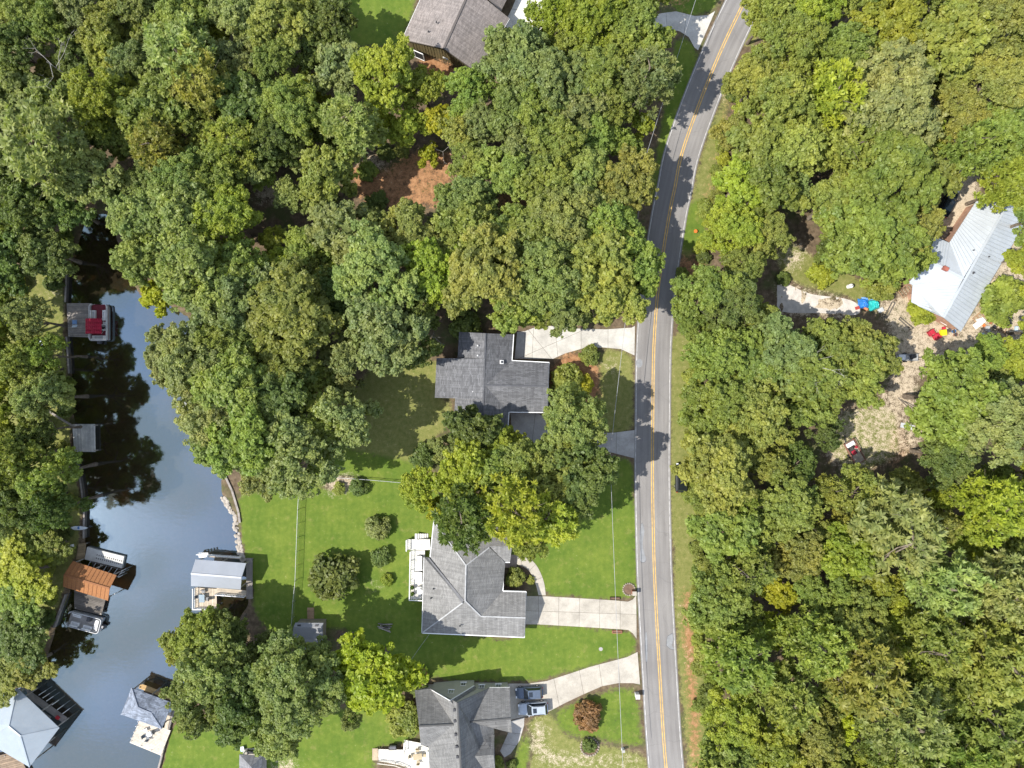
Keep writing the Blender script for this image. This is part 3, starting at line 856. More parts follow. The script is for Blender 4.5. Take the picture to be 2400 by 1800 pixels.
# wood above and beside the lake
for a in [
    (40, 30, 62, 'broad', 'olive'), (115, 52, 58, 'broad', 'mid'), (25, 112, 62, 'broad', 'dark'), (195, 15, 64, 'broad', 'grey'), (250, 72, 58, 'broad', 'mid'), (335, 35, 62, 'broad', 'blue'),
    (352, 78, 42, 'small', 'lime'), (430, 55, 62, 'broad', 'mid'), (505, 85, 46, 'small', 'lime'), (560, 40, 70, 'broad', 'pale'), (262, 124, 58, 'broad', 'olive'), (232, 228, 78, 'broad', 'lime'),
    (312, 165, 60, 'broad', 'grey'), (428, 140, 82, 'pine', 'pale'), (475, 205, 72, 'pine', 'olive'), (62, 195, 42, 'small', 'lime'), (28, 240, 66, 'broad', 'grey'), (112, 345, 98, 'pine', 'pale'),
    (362, 268, 74, 'broad', 'mid'), (262, 315, 56, 'broad', 'mid'), (380, 340, 62, 'pine', 'olive'), (552, 345, 66, 'pine', 'olive'), (562, 232, 74, 'broad', 'dark'), (465, 285, 60, 'broad', 'mid'),
    (420, 418, 66, 'broad', 'blue'), (345, 425, 56, 'broad', 'blue'), (288, 442, 24, 'small', 'yellow'), (497, 430, 66, 'broad', 'mid'), (585, 400, 46, 'loose', 'grey'), (175, 130, 48, 'loose', 'dark'),
    (645, 55, 72, 'broad', 'olive'), (700, 25, 56, 'broad', 'mid'), (640, 150, 62, 'broad', 'mid'), (740, 110, 50, 'broad', 'dark'), (775, 50, 55, 'broad', 'dark'), (803, 162, 62, 'broad', 'grey'), (728, 222, 42, 'small', 'yellow'), (676, 262, 74, 'broad', 'mid'),
    (906, 172, 72, 'broad', 'lime'), (992, 208, 48, 'loose', 'lime'), (892, 286, 40, 'small', 'yellow'), (957, 300, 46, 'loose', 'lime'), (1022, 284, 42, 'small', 'yellow'), (1092, 214, 58, 'broad', 'mid'),
    (1130, 290, 52, 'broad', 'grey'), (1078, 310, 46, 'loose', 'olive'), (790, 335, 24, 'small', 'mid'), (1004, 362, 26, 'small', 'yellow'), (1105, 372, 52, 'broad', 'mid'), (764, 416, 66, 'broad', 'mid'),
    (690, 462, 44, 'loose', 'pale'), (1092, 468, 62, 'broad', 'blue'), (1185, 395, 62, 'broad', 'mid'), (640, 330, 60, 'broad', 'dark'), (750, 300, 40, 'loose', 'dark'), (620, 400, 40, 'loose', 'mid'),
    (1212, 150, 84, 'broad', 'grey'), (1300, 38, 56, 'loose', 'lime'), (1392, 50, 74, 'broad', 'lime'), (1490, 62, 78, 'broad', 'mid'), (1325, 112, 60, 'broad', 'mid'), (1300, 195, 72, 'broad', 'grey'), (1392, 175, 72, 'broad', 'mid'),
    (1438, 225, 60, 'broad', 'mid'), (1350, 265, 72, 'broad', 'grey'), (1258, 262, 72, 'broad', 'mid'), (1195, 245, 60, 'broad', 'blue'), (1300, 335, 72, 'broad', 'mid'), (1392, 332, 64, 'broad', 'mid'), (1225, 338, 60, 'broad', 'grey'),
    (1502, 288, 30, 'small', 'lime'), (1372, 415, 64, 'broad', 'blue'), (1290, 425, 70, 'broad', 'mid'), (1458, 430, 74, 'broad', 'olive'), (1440, 140, 60, 'broad', 'mid'), (1470, 350, 40, 'loose', 'mid'),
    (330, 520, 72, 'broad', 'blue'), (425, 500, 80, 'broad', 'pale'), (520, 520, 82, 'broad', 'lime'), (322, 605, 58, 'broad', 'pale'), (462, 625, 92, 'broad', 'blue'), (550, 640, 74, 'broad', 'mid'), (364, 690, 40, 'small', 'yellow'),
    (560, 700, 84, 'broad', 'grey'), (685, 745, 112, 'broad', 'mid'), (600, 800, 72, 'broad', 'mid'), (643, 562, 40, 'small', 'lime'), (660, 620, 46, 'small', 'lime'), (722, 580, 54, 'broad', 'mid'), (795, 542, 72, 'broad', 'grey'), (878, 645, 92, 'broad', 'pale'),
    (962, 546, 64, 'broad', 'olive'), (1012, 632, 72, 'broad', 'lime'), (1100, 560, 78, 'broad', 'mid'), (1138, 645, 92, 'broad', 'olive'), (880, 552, 54, 'broad', 'blue'), (1192, 555, 60, 'broad', 'mid'), (1208, 700, 70, 'broad', 'mid'), (905, 785, 88, 'loose', 'grey'),
    (980, 720, 60, 'loose', 'dark'), (1090, 762, 36, 'shrub', 'dark'), (1255, 560, 78, 'broad', 'mid'), (1340, 505, 82, 'broad', 'blue'), (1432, 525, 72, 'broad', 'mid'), (1290, 650, 88, 'broad', 'blue'), (1392, 620, 88, 'broad', 'olive'), (1487, 620, 66, 'broad', 'mid'),
    (1422, 692, 74, 'broad', 'olive'), (1335, 728, 52, 'broad', 'blue'), (1262, 712, 50, 'broad', 'mid'), (1476, 680, 40, 'broad', 'dark'), (780, 700, 60, 'broad', 'dark'), (820, 830, 56, 'loose', 'grey'), (740, 660, 50, 'broad', 'mid'), (960, 800, 60, 'loose', 'dark'),
    (458, 860, 88, 'broad', 'pale'), (545, 900, 92, 'broad', 'mid'), (640, 940, 92, 'broad', 'dark'), (815, 985, 78, 'loose', 'pale'), (735, 890, 50, 'loose', 'mid'), (700, 1070, 88, 'loose', 'grey'), (625, 1100, 60, 'broad', 'pale'), (590, 1010, 90, 'broad', 'mid'),
    (508, 968, 82, 'broad', 'pale'), (545, 1040, 76, 'broad', 'blue'), (428, 888, 46, 'broad', 'pale'), (655, 850, 76, 'broad', 'mid'), (740, 990, 66, 'broad', 'mid'), (520, 800, 70, 'broad', 'mid'), (400, 830, 56, 'broad', 'pale'), (812, 905, 38, 'loose', 'pale'),
    # houses' yards
    (1384, 832, 24, 'shrub', 'mid', 'small round green tree beside the curved pale driveway and orange straw bed'), (1334, 898, 44, 'shrub', 'mid', 'dense green bush against the dark grey roof gable above the road verge'), (1362, 902, 28, 'shrub', 'yellow', 'bright yellow bush on the orange straw bed'),
    (1346, 984, 76, 'broad', 'blue'), (1103, 1010, 60, 'broad', 'dark', 'broad dark shrub over the lower end of the dark grey roof'), (1098, 1094, 66, 'round', 'lime', 'rounded bright lime tree between the dark grey and pale grey roofs'), (985, 1140, 44, 'loose', 'lime'), (1020, 1187, 26, 'small', 'yellow'),
    (1092, 1222, 72, 'pine', 'dark', 'dark needled tree hanging over the pale grey roof'), (1205, 1195, 86, 'pine', 'lime'), (1285, 1215, 72, 'pine', 'lime'), (1225, 1095, 70, 'broad', 'mid'), (1368, 1108, 76, 'broad', 'dark'), (1295, 1140, 72, 'broad', 'mid'), (1240, 1262, 50, 'pine', 'mid'),
    (1330, 1050, 60, 'broad', 'mid'), (1160, 1110, 60, 'broad', 'mid'), (1180, 1050, 50, 'broad', 'lime'), (989, 1072, 29, 'shrub', 'dark', 'round dark clipped bush with a round shadow on the dark grey house lawn'),
    (778, 1350, 54, 'shrub', 'dark', 'large rounded dark evergreen standing on the back lawn'), (883, 1237, 29, 'shrub', 'pale', 'pale leafy garden shrub with a dark hollow above the dark evergreen'), (890, 1306, 23, 'shrub', 'dark', 'shaded shrub between the dark evergreen and the white deck'), (906, 1360, 15, 'shrub', 'lime', 'little lime green plant below the shaded garden shrub'),
    (792, 1146, 15, 'shrub', 'olive', 'small shrub on the straw bed, further from the pale house'), (839, 1142, 20, 'shrub', 'dark', 'rounded shrub at the lawn end of the straw bed'),
    (1207, 1356, 23, 'shrub', 'olive', 'clipped round shrub between the pale grey house and its curved path'), (1243, 1361, 10, 'shrub', 'olive', 'small low shrub inside the curved path'),
    (458, 1492, 58, 'broad', 'mid'), (420, 1512, 40, 'broad', 'olive'), (505, 1580, 84, 'broad', 'blue'), (470, 1650, 66, 'broad', 'blue'), (565, 1640, 76, 'broad', 'dark'), (690, 1608, 104, 'broad', 'blue'), (650, 1710, 66, 'broad', 'blue'), (735, 1545, 52, 'broad', 'grey'), (560, 1540, 60, 'broad', 'dark'),
    (880, 1584, 92, 'round', 'yellow', 'big yellow green tree on the lawn between garden shed and steep roofed house'), (948, 1690, 42, 'shrub', 'mid', 'dense green shrub against the lakeward wall of the steep roofed house'), (982, 1590, 20, 'shrub', 'brown', 'rusty brown shrub at the upper corner of the steep roofed house'), (985, 1627, 22, 'shrub', 'dark', 'dark shrub between the rusty shrub and the steep roof'), (820, 1690, 24, 'loose', 'grey'),
    (1380, 1682, 34, 'shrub', 'red', 'small red leaved garden tree below the two parked cars'), (1382, 1750, 17, 'shrub', 'dark', 'dark shrub inside the ring of stones'), (530, 1480, 46, 'broad', 'dark'), (1168, 1790, 14, 'shrub', 'mid', 'green shrub at the foot of the garden path'), (1199, 1795, 12, 'shrub', 'dark', 'round dark bush on the grass beside the garden path'),
    # lake bank across the water
    (58, 752, 52, 'broad', 'pale'), (20, 700, 40, 'loose', 'mid'), (20, 610, 66, 'broad', 'dark'), (100, 590, 62, 'broad', 'dark'), (150, 490, 56, 'broad', 'dark'), (60, 500, 66, 'broad', 'dark'), (40, 860, 52, 'loose', 'mid'), (95, 932, 62, 'broad', 'pale'), (30, 1070, 60, 'broad', 'mid'),
    (110, 1110, 66, 'loose', 'mid'), (50, 1180, 60, 'broad', 'dark'), (30, 1270, 62, 'broad', 'olive'), (130, 1190, 54, 'loose', 'dark'), (62, 1345, 68, 'broad', 'lime'), (50, 1410, 60, 'broad', 'mid'), (45, 1500, 66, 'loose', 'dark'), (72, 1560, 54, 'loose', 'olive'), (15, 1590, 56, 'broad', 'olive'), (110, 830, 44, 'loose', 'mid'), (95, 1010, 46, 'loose', 'dark'), (120, 1280, 40, 'loose', 'mid'),
    # wood across the road
    (2085, 225, 122, 'broad', 'pale'), (2090, 50, 78, 'broad', 'lime'), (1852, 105, 80, 'broad', 'mid'), (1800, 30, 62, 'broad', 'mid'), (1900, 20, 66, 'broad', 'lime'), (1775, 185, 62, 'broad', 'olive'), (1980, 110, 70, 'broad', 'mid'), (1842, 250, 82, 'broad', 'mid'), (1790, 340, 70, 'broad', 'mid'), (1880, 340, 76, 'broad', 'olive'), (1740, 430, 62, 'broad', 'lime'), (1800, 440, 66, 'broad', 'mid'),
    (2228, 105, 88, 'broad', 'olive'), (2335, 60, 90, 'broad', 'olive'), (2330, 185, 88, 'broad', 'olive'), (2235, 270, 72, 'broad', 'olive'), (2350, 305, 80, 'broad', 'mid'), (1992, 362, 66, 'pine', 'mid'), (2080, 420, 92, 'broad', 'mid'), (2180, 405, 62, 'broad', 'olive'), (1862, 455, 44, 'loose', 'grey'), (2372, 436, 66, 'pine', 'lime'), (2270, 355, 66, 'pine', 'mid'),
    (1720, 540, 64, 'broad', 'lime'), (1792, 555, 56, 'broad', 'olive'), (1740, 620, 52, 'broad', 'mid'), (2050, 555, 108, 'broad', 'mid'), (2150, 520, 62, 'broad', 'olive'), (2140, 595, 46, 'broad', 'mid'), (1962, 595, 44, 'shrub', 'dark'), (1929, 642, 30, 'shrub', 'lime', 'round bright bush standing alone between gravel lane and wood'), (1838, 653, 17, 'shrub', 'dark', 'low dark bush where the gravel lane begins'), (2072, 662, 42, 'shrub', 'mid', 'wide green shrub at the corner of the metal roofed house'),
    (2404, 602, 48, 'broad', 'lime'), (2362, 700, 58, 'shrub', 'mid'), (2166, 727, 32, 'shrub', 'lime', 'small leafy tree over the lower corner of the white metal roof'), (1850, 835, 84, 'broad', 'grey'), (1945, 815, 68, 'broad', 'mid'), (2035, 826, 68, 'broad', 'olive'), (1905, 890, 92, 'broad', 'mid'), (2000, 880, 70, 'broad', 'mid'), (2232, 932, 104, 'broad', 'mid'), (2385, 850, 46, 'broad', 'lime'), (2320, 985, 92, 'broad', 'pale'),
    (1650, 690, 66, 'broad', 'mid'), (1625, 760, 40, 'broad', 'mid'), (1720, 720, 66, 'broad', 'dark'), (1780, 850, 66, 'broad', 'mid'), (1690, 830, 70, 'broad', 'mid'), (1680, 950, 72, 'broad', 'mid'), (1780, 960, 76, 'broad', 'mid'), (1676, 1112, 90, 'broad', 'olive'), (1840, 1190, 78, 'broad', 'mid'), (2005, 1160, 58, 'loose', 'olive'), (2092, 1242, 110, 'pine', 'pale'), (2322, 1184, 80, 'pine', 'lime'), (2215, 1070, 66, 'broad', 'dark'),
    (1826, 1390, 46, 'small', 'yellow'), (1986, 1692, 46, 'small', 'yellow'), (2107, 1680, 86, 'pine', 'pale'), (2322, 1548, 92, 'pine', 'olive'), (2022, 1580, 90, 'pine', 'olive'), (2210, 1360, 92, 'pine', 'pale'), (1700, 1250, 76, 'broad', 'mid'), (1680, 1400, 76, 'broad', 'mid'), (1870, 1300, 66, 'broad', 'olive'), (1740, 1540, 80, 'pine', 'mid'), (1720, 1680, 66, 'broad', 'lime'), (1900, 1500, 76, 'pine', 'mid'), (1940, 1390, 66, 'broad', 'mid'),
    (1840, 1620, 72, 'pine', 'mid'), (2180, 1490, 76, 'pine', 'mid'), (2330, 1370, 80, 'pine', 'pale'), (2330, 1700, 86, 'pine', 'mid'), (2220, 1640, 66, 'broad', 'mid'), (1700, 1780, 66, 'broad', 'mid'), (1830, 1760, 76, 'broad', 'lime'), (1960, 1810, 60, 'broad', 'mid'), (2240, 1780, 76, 'pine', 'mid'), (1940, 1020, 40, 'loose', 'dark'), (1870, 1090, 50, 'loose', 'dark'), (1810, 1090, 50, 'loose', 'olive'),
]:
    T(*a)

for k_, (x_, y_, r_) in enumerate([(140, 560, 26), (120, 660, 22), (30, 660, 26), (140, 900, 26), (150, 960, 20), (140, 1060, 24), (60, 1010, 30), (160, 1110, 22), (165, 1180, 20), (90, 1230, 30), (150, 1250, 18), (100, 1330, 26), (110, 1400, 22), (100, 1450, 24), (20, 1340, 30), (860, 400, 24), (905, 355, 22), (940, 350, 18), (1045, 455, 24), (880, 470, 26), (830, 350, 22), (1600, 640, 16), (1650, 600, 18), (1655, 480, 18), (1700, 300, 18), (1720, 220, 16)]):
    T(x_, y_, r_, 'shrub', ['mid', 'dark', 'olive'][k_ % 3])
rv = random.Random(31)
for k_ in range(34):
    y_ = 790 + k_ * 31; T(float(road_x(y_)) + rv.uniform(92, 122), y_, rv.uniform(13, 25), 'shrub', rv.choice(['olive', 'lime', 'mid', 'mid']))
for k_ in range(16):
    y_ = 130 + k_ * 30; T(float(road_x(y_)) + rv.uniform(80, 115), y_, rv.uniform(12, 24), 'shrub', rv.choice(['olive', 'lime', 'mid']))
WOOD = [
    [(-80, -80), (790, -80), (800, 60), (850, 115), (1000, 185), (1120, 185), (1180, 115), (1290, 75), (1330, -80), (1540, -80), (1555, 60), (1535, 130), (1515, 250), (1500, 330), (1500, 450), (1500, 560), (1515, 640), (1490, 740),
     (1400, 770), (1260, 770), (1060, 760), (1040, 830), (880, 845), (840, 900), (870, 1000), (820, 1060), (700, 1120), (600, 1120), (520, 1070), (420, 980), (370, 880), (390, 800), (440, 760), (540, 740), (400, 700), (300, 690), (260, 600), (250, 500), (200, 490), (150, 560), (150, 630), (-80, 620)],
    [(-80, 700), (130, 840), (150, 1000), (170, 1150), (165, 1240), (140, 1300), (130, 1380), (100, 1500), (80, 1580), (30, 1610), (-80, 1640)],
    [(1810, -80), (1760, 80), (1750, 180), (1720, 260), (1700, 340), (1690, 430), (1680, 560), (1690, 640), (1620, 670), (1620, 760), (1650, 880), (1640, 1000), (1640, 1100), (1650, 1200), (1645, 1300), (1665, 1450), (1680, 1550), (1680, 1880), (2480, 1880), (2480, -80)],
    [(950, 1100), (1080, 1000), (1300, 1060), (1410, 1060), (1410, 1160), (1340, 1240), (1240, 1270), (1020, 1200)],
    [(400, 1440), (560, 1420), (640, 1500), (780, 1520), (790, 1650), (700, 1720), (480, 1690), (400, 1620)],
]
OPEN = [
    [(830, 330), (870, 350), (960, 345), (1050, 350), (1065, 420), (1045, 478), (950, 482), (880, 440), (840, 385)], [(600, 410), (680, 410), (690, 480), (590, 490)], [(690, 860), (780, 860), (800, 930), (700, 940)],
    [(760, -40), (985, -40), (990, 130), (830, 125), (790, 70)],
    [(1740, 590), (1800, 550), (1870, 560), (1990, 600), (2000, 660), (2050, 690), (2130, 650), (2190, 550), (2230, 460), (2230, 400), (2290, 390), (2310, 470), (2400, 520), (2400, 770), (2300, 800), (2180, 840), (2150, 900), (2180, 990), (2150, 1080), (2080, 1130), (1940, 1110), (1890, 1000), (2000, 940), (2090, 900), (2100, 780), (2040, 740), (1820, 740), (1800, 680)],
    [(960, 1200), (1180, 1280), (1300, 1260), (1300, 1500), (960, 1500)], [(940, 90), (1050, 115), (1120, 180), (1060, 200), (960, 150)],
    LAKE,
    [(1050, 370), (1080, 375), (1075, 410), (1050, 410)], [(1150, 425), (1260, 425), (1260, 500), (1170, 500)], [(700, 1110), (960, 1110), (960, 1130), (700, 1130)], [(1450, 760), (1500, 700), (1640, 700), (1640, 1800), (1450, 1800)],
]
rngt = np.random.default_rng(77)
NOPEN = len(TREES)
def allowed(x, y):
    xx, yy = np.array([x]), np.array([y])
    return any(in_poly(xx, yy, w)[0] for w in WOOD) and not any(in_poly(xx, yy, w)[0] for w in OPEN)
def fill(n, r0, r1, tight, cap=None, big_only=True):
    for _ in range(n):
        x, y = rngt.uniform(-70, 2470), rngt.uniform(-70, 1870)
        if not allowed(x, y): continue
        r = rngt.uniform(r0, r1)
        ex = np.array([x + 0.75 * r * math.cos(k * 0.785) for k in range(8)]); ey = np.array([y + 0.75 * r * math.sin(k * 0.785) for k in range(8)])
        if any(in_poly(ex, ey, w).any() for w in OPEN): continue
        T_ = np.array([[t[0], t[1], t[2]] for t in TREES if not big_only or t[2] > 24])
        d = np.hypot(T_[:, 0] - x, T_[:, 1] - y)
        if (d < tight * (T_[:, 2] + r)).any(): continue
        east = x > 1600
        low_pine = east and y > 1150
        form = 'pine' if rngt.random() < (0.5 if low_pine else 0.1) else 'broad'
        tones = ['mid', 'lime', 'olive', 'grey', 'dark', 'mid', 'pale'] if not east else ['mid', 'olive', 'lime', 'lime', 'mid', 'pale', 'olive']
        if r < 42 and form == 'broad': form = rngt.choice(['loose', 'small', 'broad'])
        T(x, y, r, str(form), str(rngt.choice(tones)))
fill(3500, 52, 74, 0.66)
fill(5000, 34, 50, 0.64)

def tree_height(r_m, form):
    if form == 'shrub': return r_m * 1.35
    if form == 'small': return 2.0 + 2.5 * r_m
    if form == 'pine': return min(20.0, 5.0 + 2.7 * r_m)
    return min(19.0, 3.0 + 2.7 * r_m)

def band(y):
    for lim, nme in BANDS:
        if y < lim: return nme
order = {}
for i, t in enumerate(TREES):
    side = ('edge' if t[0] > 2010 else 'far') if t[0] > road_x(t[1]) else ('bank' if t[0] < 200 and 560 < t[1] < 1680 else 'west' if t[0] < 760 else 'near')
    order.setdefault((side, band(t[1])), []).append(i)
for (side, bn), idx in order.items():
    idx = [i for i in idx if TREES[i][5] is None]
    idx.sort(key=lambda i: TREES[i][0] if side in ('west', 'bank') else -TREES[i][0] if side == 'edge' else abs(TREES[i][0] - road_x(TREES[i][1])))
    for k, i in enumerate(idx):
        px, py, r, form, tone, _ = TREES[i]
        size = 'large' if r > 78 else 'medium' if r > 52 else 'small'
        kind = {'pine': 'pine', 'shrub': 'shrub'}.get(form, 'tree')
        where = {'far': 'out across the road', 'near': 'in from the road', 'bank': 'along the far bank', 'west': 'from the lakeward edge', 'edge': 'from the outer edge'}[side]
        TREES[i][5] = f'{size} {TONES[tone][1]} {kind}, {ORD[k]} {where}, level with {bn}'

prng = random.Random(9)
for px, py, r, form, tone, label in TREES:
    kx = MPP
    r_m = r * kx
    for _ in range(3):
        h = tree_height(r_m, form)
        r_m = r * MPP * (CAM_H - 0.68 * h) / CAM_H
    h = tree_height(r_m, form) * (1.0 if form == 'shrub' else prng.uniform(0.92, 1.1))
    if px < 200 and 1240 < py < 1620: h *= 0.6
    if px < 200 and 700 < py < 1240: h *= 1.3
    c = P(px, py, 0.66 * h)
    name = {'pine': 'pine_tree', 'shrub': 'shrub'}.get(form, 'broadleaf_tree')
    grp = {'pine_tree': 'pine trees in the woods', 'shrub': 'garden and wayside shrubs', 'broadleaf_tree': 'broadleaf trees in woods and yards'}[name]
    crown, trunk = prng.choice(PROTO[form])
    root = bpy.data.objects.new(name, None); root.empty_display_size = 0.5
    zb = -0.12
    sx = r_m / R97[crown.name]; sz = h / (2.2 if form == 'shrub' else 15.0)
    root.location = (c.x, c.y, zb)
    root.rotation_euler = (prng.uniform(-0.03, 0.03), prng.uniform(-0.03, 0.03), prng.uniform(0, 6.28))
    root.scale = (sx * prng.uniform(0.93, 1.07), sx * prng.uniform(0.93, 1.07), sz)
    col.objects.link(root)
    tag(root, label, 'shrub' if form == 'shrub' else 'tree', grp)
    base = TONES[tone][0]
    j = prng.uniform(0.86, 1.14)
    cl = tuple(min(1, b * j * prng.uniform(0.94, 1.06)) for b in base) + (1,)
    for nme, me in (('crown', crown), ('stem' if form == 'shrub' else 'trunk', trunk)):
        o = bpy.data.objects.new(nme, me); col.objects.link(o); o.parent = root
        o.color = cl


# bare dead trees and boughs showing pale through the canopy
def bare(px, py, z_top, reach, seed, label, lean=(0.3, 0.1)):
    rng = random.Random(seed)
    top = P(px, py, z_top)
    base = Vector((top.x * 1.0 - lean[0] * z_top, top.y - lean[1] * z_top, -0.2))
    root = empty('dead_tree', base, label, 'tree', 'bare dead trees')
    mb = MB(); mb.tube(base, top, 0.1, 0.04, 6)
    mb.build('trunk', DEADWOOD, root)
    def grow(mb, a, d, l, r, lev):
        if lev == 0 or l < 0.25: return
        b = a + d * l
        mb.tube(a, b, r, r * 0.6, 5, False)
        for _ in range(2 if lev > 1 else 1):
            nd = (d + Vector((rng.gauss(0, 0.5), rng.gauss(0, 0.5), rng.gauss(0.05, 0.2)))).normalized()
            grow(mb, b, nd, l * rng.uniform(0.6, 0.85), r * 0.62, lev - 1)
    for k in range(4):
        a = rng.uniform(0, 6.28)
        mb = MB(); grow(mb, base.lerp(top, rng.uniform(0.8, 1.0)), Vector((math.cos(a), math.sin(a), 0.25)).normalized(), reach * rng.uniform(0.25, 0.45), 0.035, 4)
        mb.build('bough', DEADWOOD, root)
bare(985, 790, 8.5, 4.0, 1, 'bare pale dead tree just above the dark grey roof', (0.2, 0.1))
bare(1930, 862, 15.5, 5.0, 2, 'bare pale dead tree in the wood below the teal tarpaulin', (0.1, 0.1))
bare(110, 145, 12.5, 6.0, 4, 'bare twisted dead tree in the shaded top corner wood', (-0.2, 0.1))
bare(1055, 340, 4.5, 4.0, 5, 'small leafless grey tree at the edge of the clay clearing', (0.05, 0.0))
#bare(90, 1490, 13, 4.0, 7, 'bare dead tree leaning over the lake bank below the rusty boathouse', (0.1, 0.0))
# ------------------------------------------------------------------ building helpers
def face_uv(pts):
    n = Vector((0, 0, 0))
    for i in range(len(pts)):
        a, b = pts[i], pts[(i + 1) % len(pts)]
        n += Vector(((a.y - b.y) * (a.z + b.z), (a.z - b.z) * (a.x + b.x), (a.x - b.x) * (a.y + b.y)))
    n.normalize()
    u = Vector((0, 0, 1)).cross(n)
    u = u.normalized() if u.length > 1e-4 else Vector((1, 0, 0))
    v = n.cross(u)
    return [(p.dot(u), p.dot(v)) for p in pts]

def roof(root, faces, mat, thick=0.16, name='roof', parent=None):
    mb = MB()
    for f in faces:
        pts = [P(*p) for p in f]
        s = sum((pts[i].x - pts[(i + 1) % len(pts)].x) * (pts[i].y + pts[(i + 1) % len(pts)].y) for i in range(len(pts)))
        if s < 0: pts.reverse()
        mb.prism(pts, thick, face_uv(pts))
    return mb.build(name, mat, parent or root)

def walls(root, loop, mat, inset=0.35, drop=0.14, name='wall', base=-0.05):
    pts = [P(*p) for p in loop]
    c = sum(pts, Vector()) / len(pts)
    q = []
    for p in pts:
        d = Vector((c.x - p.x, c.y - p.y, 0))
        q.append(p + d.normalized() * inset * 1.3 - Vector((0, 0, drop)))
    mb = MB()
    for i in range(len(q)):
        a, b = q[i], q[(i + 1) % len(q)]
        mb.poly([b, a, Vector((a.x, a.y, base)), Vector((b.x, b.y, base))])
    o = mb.build(name, mat, root)
    return o, q

def line_part(root, name, a, b, w, h, mat, lift=0.0):
    mb = MB(); up = Vector((0, 0, lift))
    mb.bar(P(*a) + up, P(*b) + up, w, h)
    return mb.build(name, mat, root)

FRAME = WHITE
def window(root, c, n, w=1.0, h=1.2, bars=True):
    """c centre on the wall, n outward normal (horizontal)"""
    n = Vector(n).normalized(); t = Vector((-n.y, n.x, 0)); up = Vector((0, 0, 1))
    c = Vector(c)
    fr = MB(); f = 0.08
    def bar(du, dz, su, sz, proud=0.05):
        m = Matrix((t, n, up)).transposed()
        fr.box(c + t * du + up * dz + n * proud * 0.5, (su, proud, sz), m=m)
    bar(0, h / 2, w + 2 * f, f); bar(0, -h / 2, w + 2 * f, f); bar(-w / 2, 0, f, h); bar(w / 2, 0, f, h)
    if bars: bar(0, 0, w, 0.04, 0.035); bar(0, 0, 0.04, h, 0.032)
    o = fr.build('window', FRAME, root)
    pn = MB(); m = Matrix((t, n, up)).transposed()
    pn.box(c + n * 0.01, (w, 0.02, h), m=m); pn.build('pane', glass_mat(), o)
    sl = MB(); sl.box(c - up * (h / 2 + f) + n * 0.06, (w + 0.3, 0.14, 0.06), m=m); sl.build('sill', FRAME, o)
    return o

def wall_windows(root, a, b, k, z=1.5, w=1.0, h=1.2, centre=None):
    """k windows along wall a-b (world points), facing away from centre"""
    t = (b - a); t.z = 0
    n = Vector((t.y, -t.x, 0)).normalized()
    mid = (a + b) / 2
    if n.dot(mid - centre) < 0: n = -n
    for i in range(k):
        f = (i + 0.5) / k
        p = a.lerp(b, f); window(root, Vector((p.x, p.y, z)), n, w, h)

def door(root, c, n, mat, w=0.95, h=2.05):
    n = Vector(n).normalized(); t = Vector((-n.y, n.x, 0)); m = Matrix((t, n, Vector((0, 0, 1)))).transposed()
    mb = MB(); mb.box(Vector(c) + Vector((0, 0, h / 2)) + n * 0.03, (w, 0.06, h), m=m)
    o = mb.build('door', mat, root)
    k = MB(); k.dome(Vector(c) + Vector((0, 0, 1.0)) + n * 0.09 + t * (w * 0.4), 0.035, 0.035, 8, 4, True); k.build('handle', plain('brass', (0.5, 0.4, 0.2), 0.3, 0.1, 2, 0.5, 0.8), o)
    return o

def pipe_vent(root, px, py, z, r=0.07, h=0.45, mat=None):
    c = P(px, py, z); mb = MB(); mb.tube(c - Vector((0, 0, 0.3)), c + Vector((0, 0, h)), r, r, 8); mb.tube(c - Vector((0, 0, 0.02)), c + Vector((0, 0, 0.08)), r * 2.2, r * 1.1, 8)
    return mb.build('vent_pipe', mat or plain('vent_dark', (0.06, 0.06, 0.065), 0.6), root)

def base_of(loop):
    pts = [P(*p) for p in loop]
    c = sum(pts, Vector()) / len(pts); c.z = 0
    return c

def boards(parent, quad, z, n, mat, gap=0.03, th=0.05, name='plank'):
    a, b, c, d = [P(x, y, z) for x, y in quad]
    for i in range(n):
        f0, f1 = i / n, (i + 1) / n
        l0, l1 = a.lerp(d, f0), a.lerp(d, f1); r0, r1 = b.lerp(c, f0), b.lerp(c, f1)
        w = (l1 - l0).length
        g = min(0.4, gap / max(w, 0.01)) / 2
        mb = MB(); mb.prism([l0.lerp(l1, g), r0.lerp(r1, g), r1.lerp(r0, g), l1.lerp(l0, g)], th)
        mb.build(name, mat, parent)

def piles(parent, pts, z0, z1, r, mat, name='pile'):
    for x, y in pts:
        p = P(x, y, z1); mb = MB(); mb.tube(Vector((p.x, p.y, z0)), p, r, r * 0.95, 8); mb.build(name, mat, parent)

def railing(parent, pts, z, h, mat, name='railing', step=1.5, world=False):
    w = [Vector(p) if world else P(x_y[0], x_y[1], z) for p, x_y in zip(pts, pts)]
    for i in range(len(w) - 1):
        a, b = w[i], w[i + 1]
        mb = MB()
        mb.bar(a + Vector((0, 0, h)), b + Vector((0, 0, h)), 0.12, 0.05)
        mb.bar(a + Vector((0, 0, 0.12)), b + Vector((0, 0, 0.12)), 0.05, 0.06)
        k = max(1, int((b - a).length / 0.28))
        for j in range(1, k):
            p = a.lerp(b, j / k); mb.bar(p + Vector((0, 0, 0.12)), p + Vector((0, 0, h)), 0.04, 0.04)
        rl = mb.build(name, mat, parent)
        n = max(1, int((b - a).length / step))
        for j in range(n + 1):
            if i > 0 and j == 0: continue
            p = a.lerp(b, j / n); pm = MB(); pm.bar(p, p + Vector((0, 0, h + 0.08)), 0.1, 0.1); pm.build('post', mat, rl)

GUT = plain('gutter_white', (0.8, 0.8, 0.78), 0.5, 0.05)
TRIM = WHITE
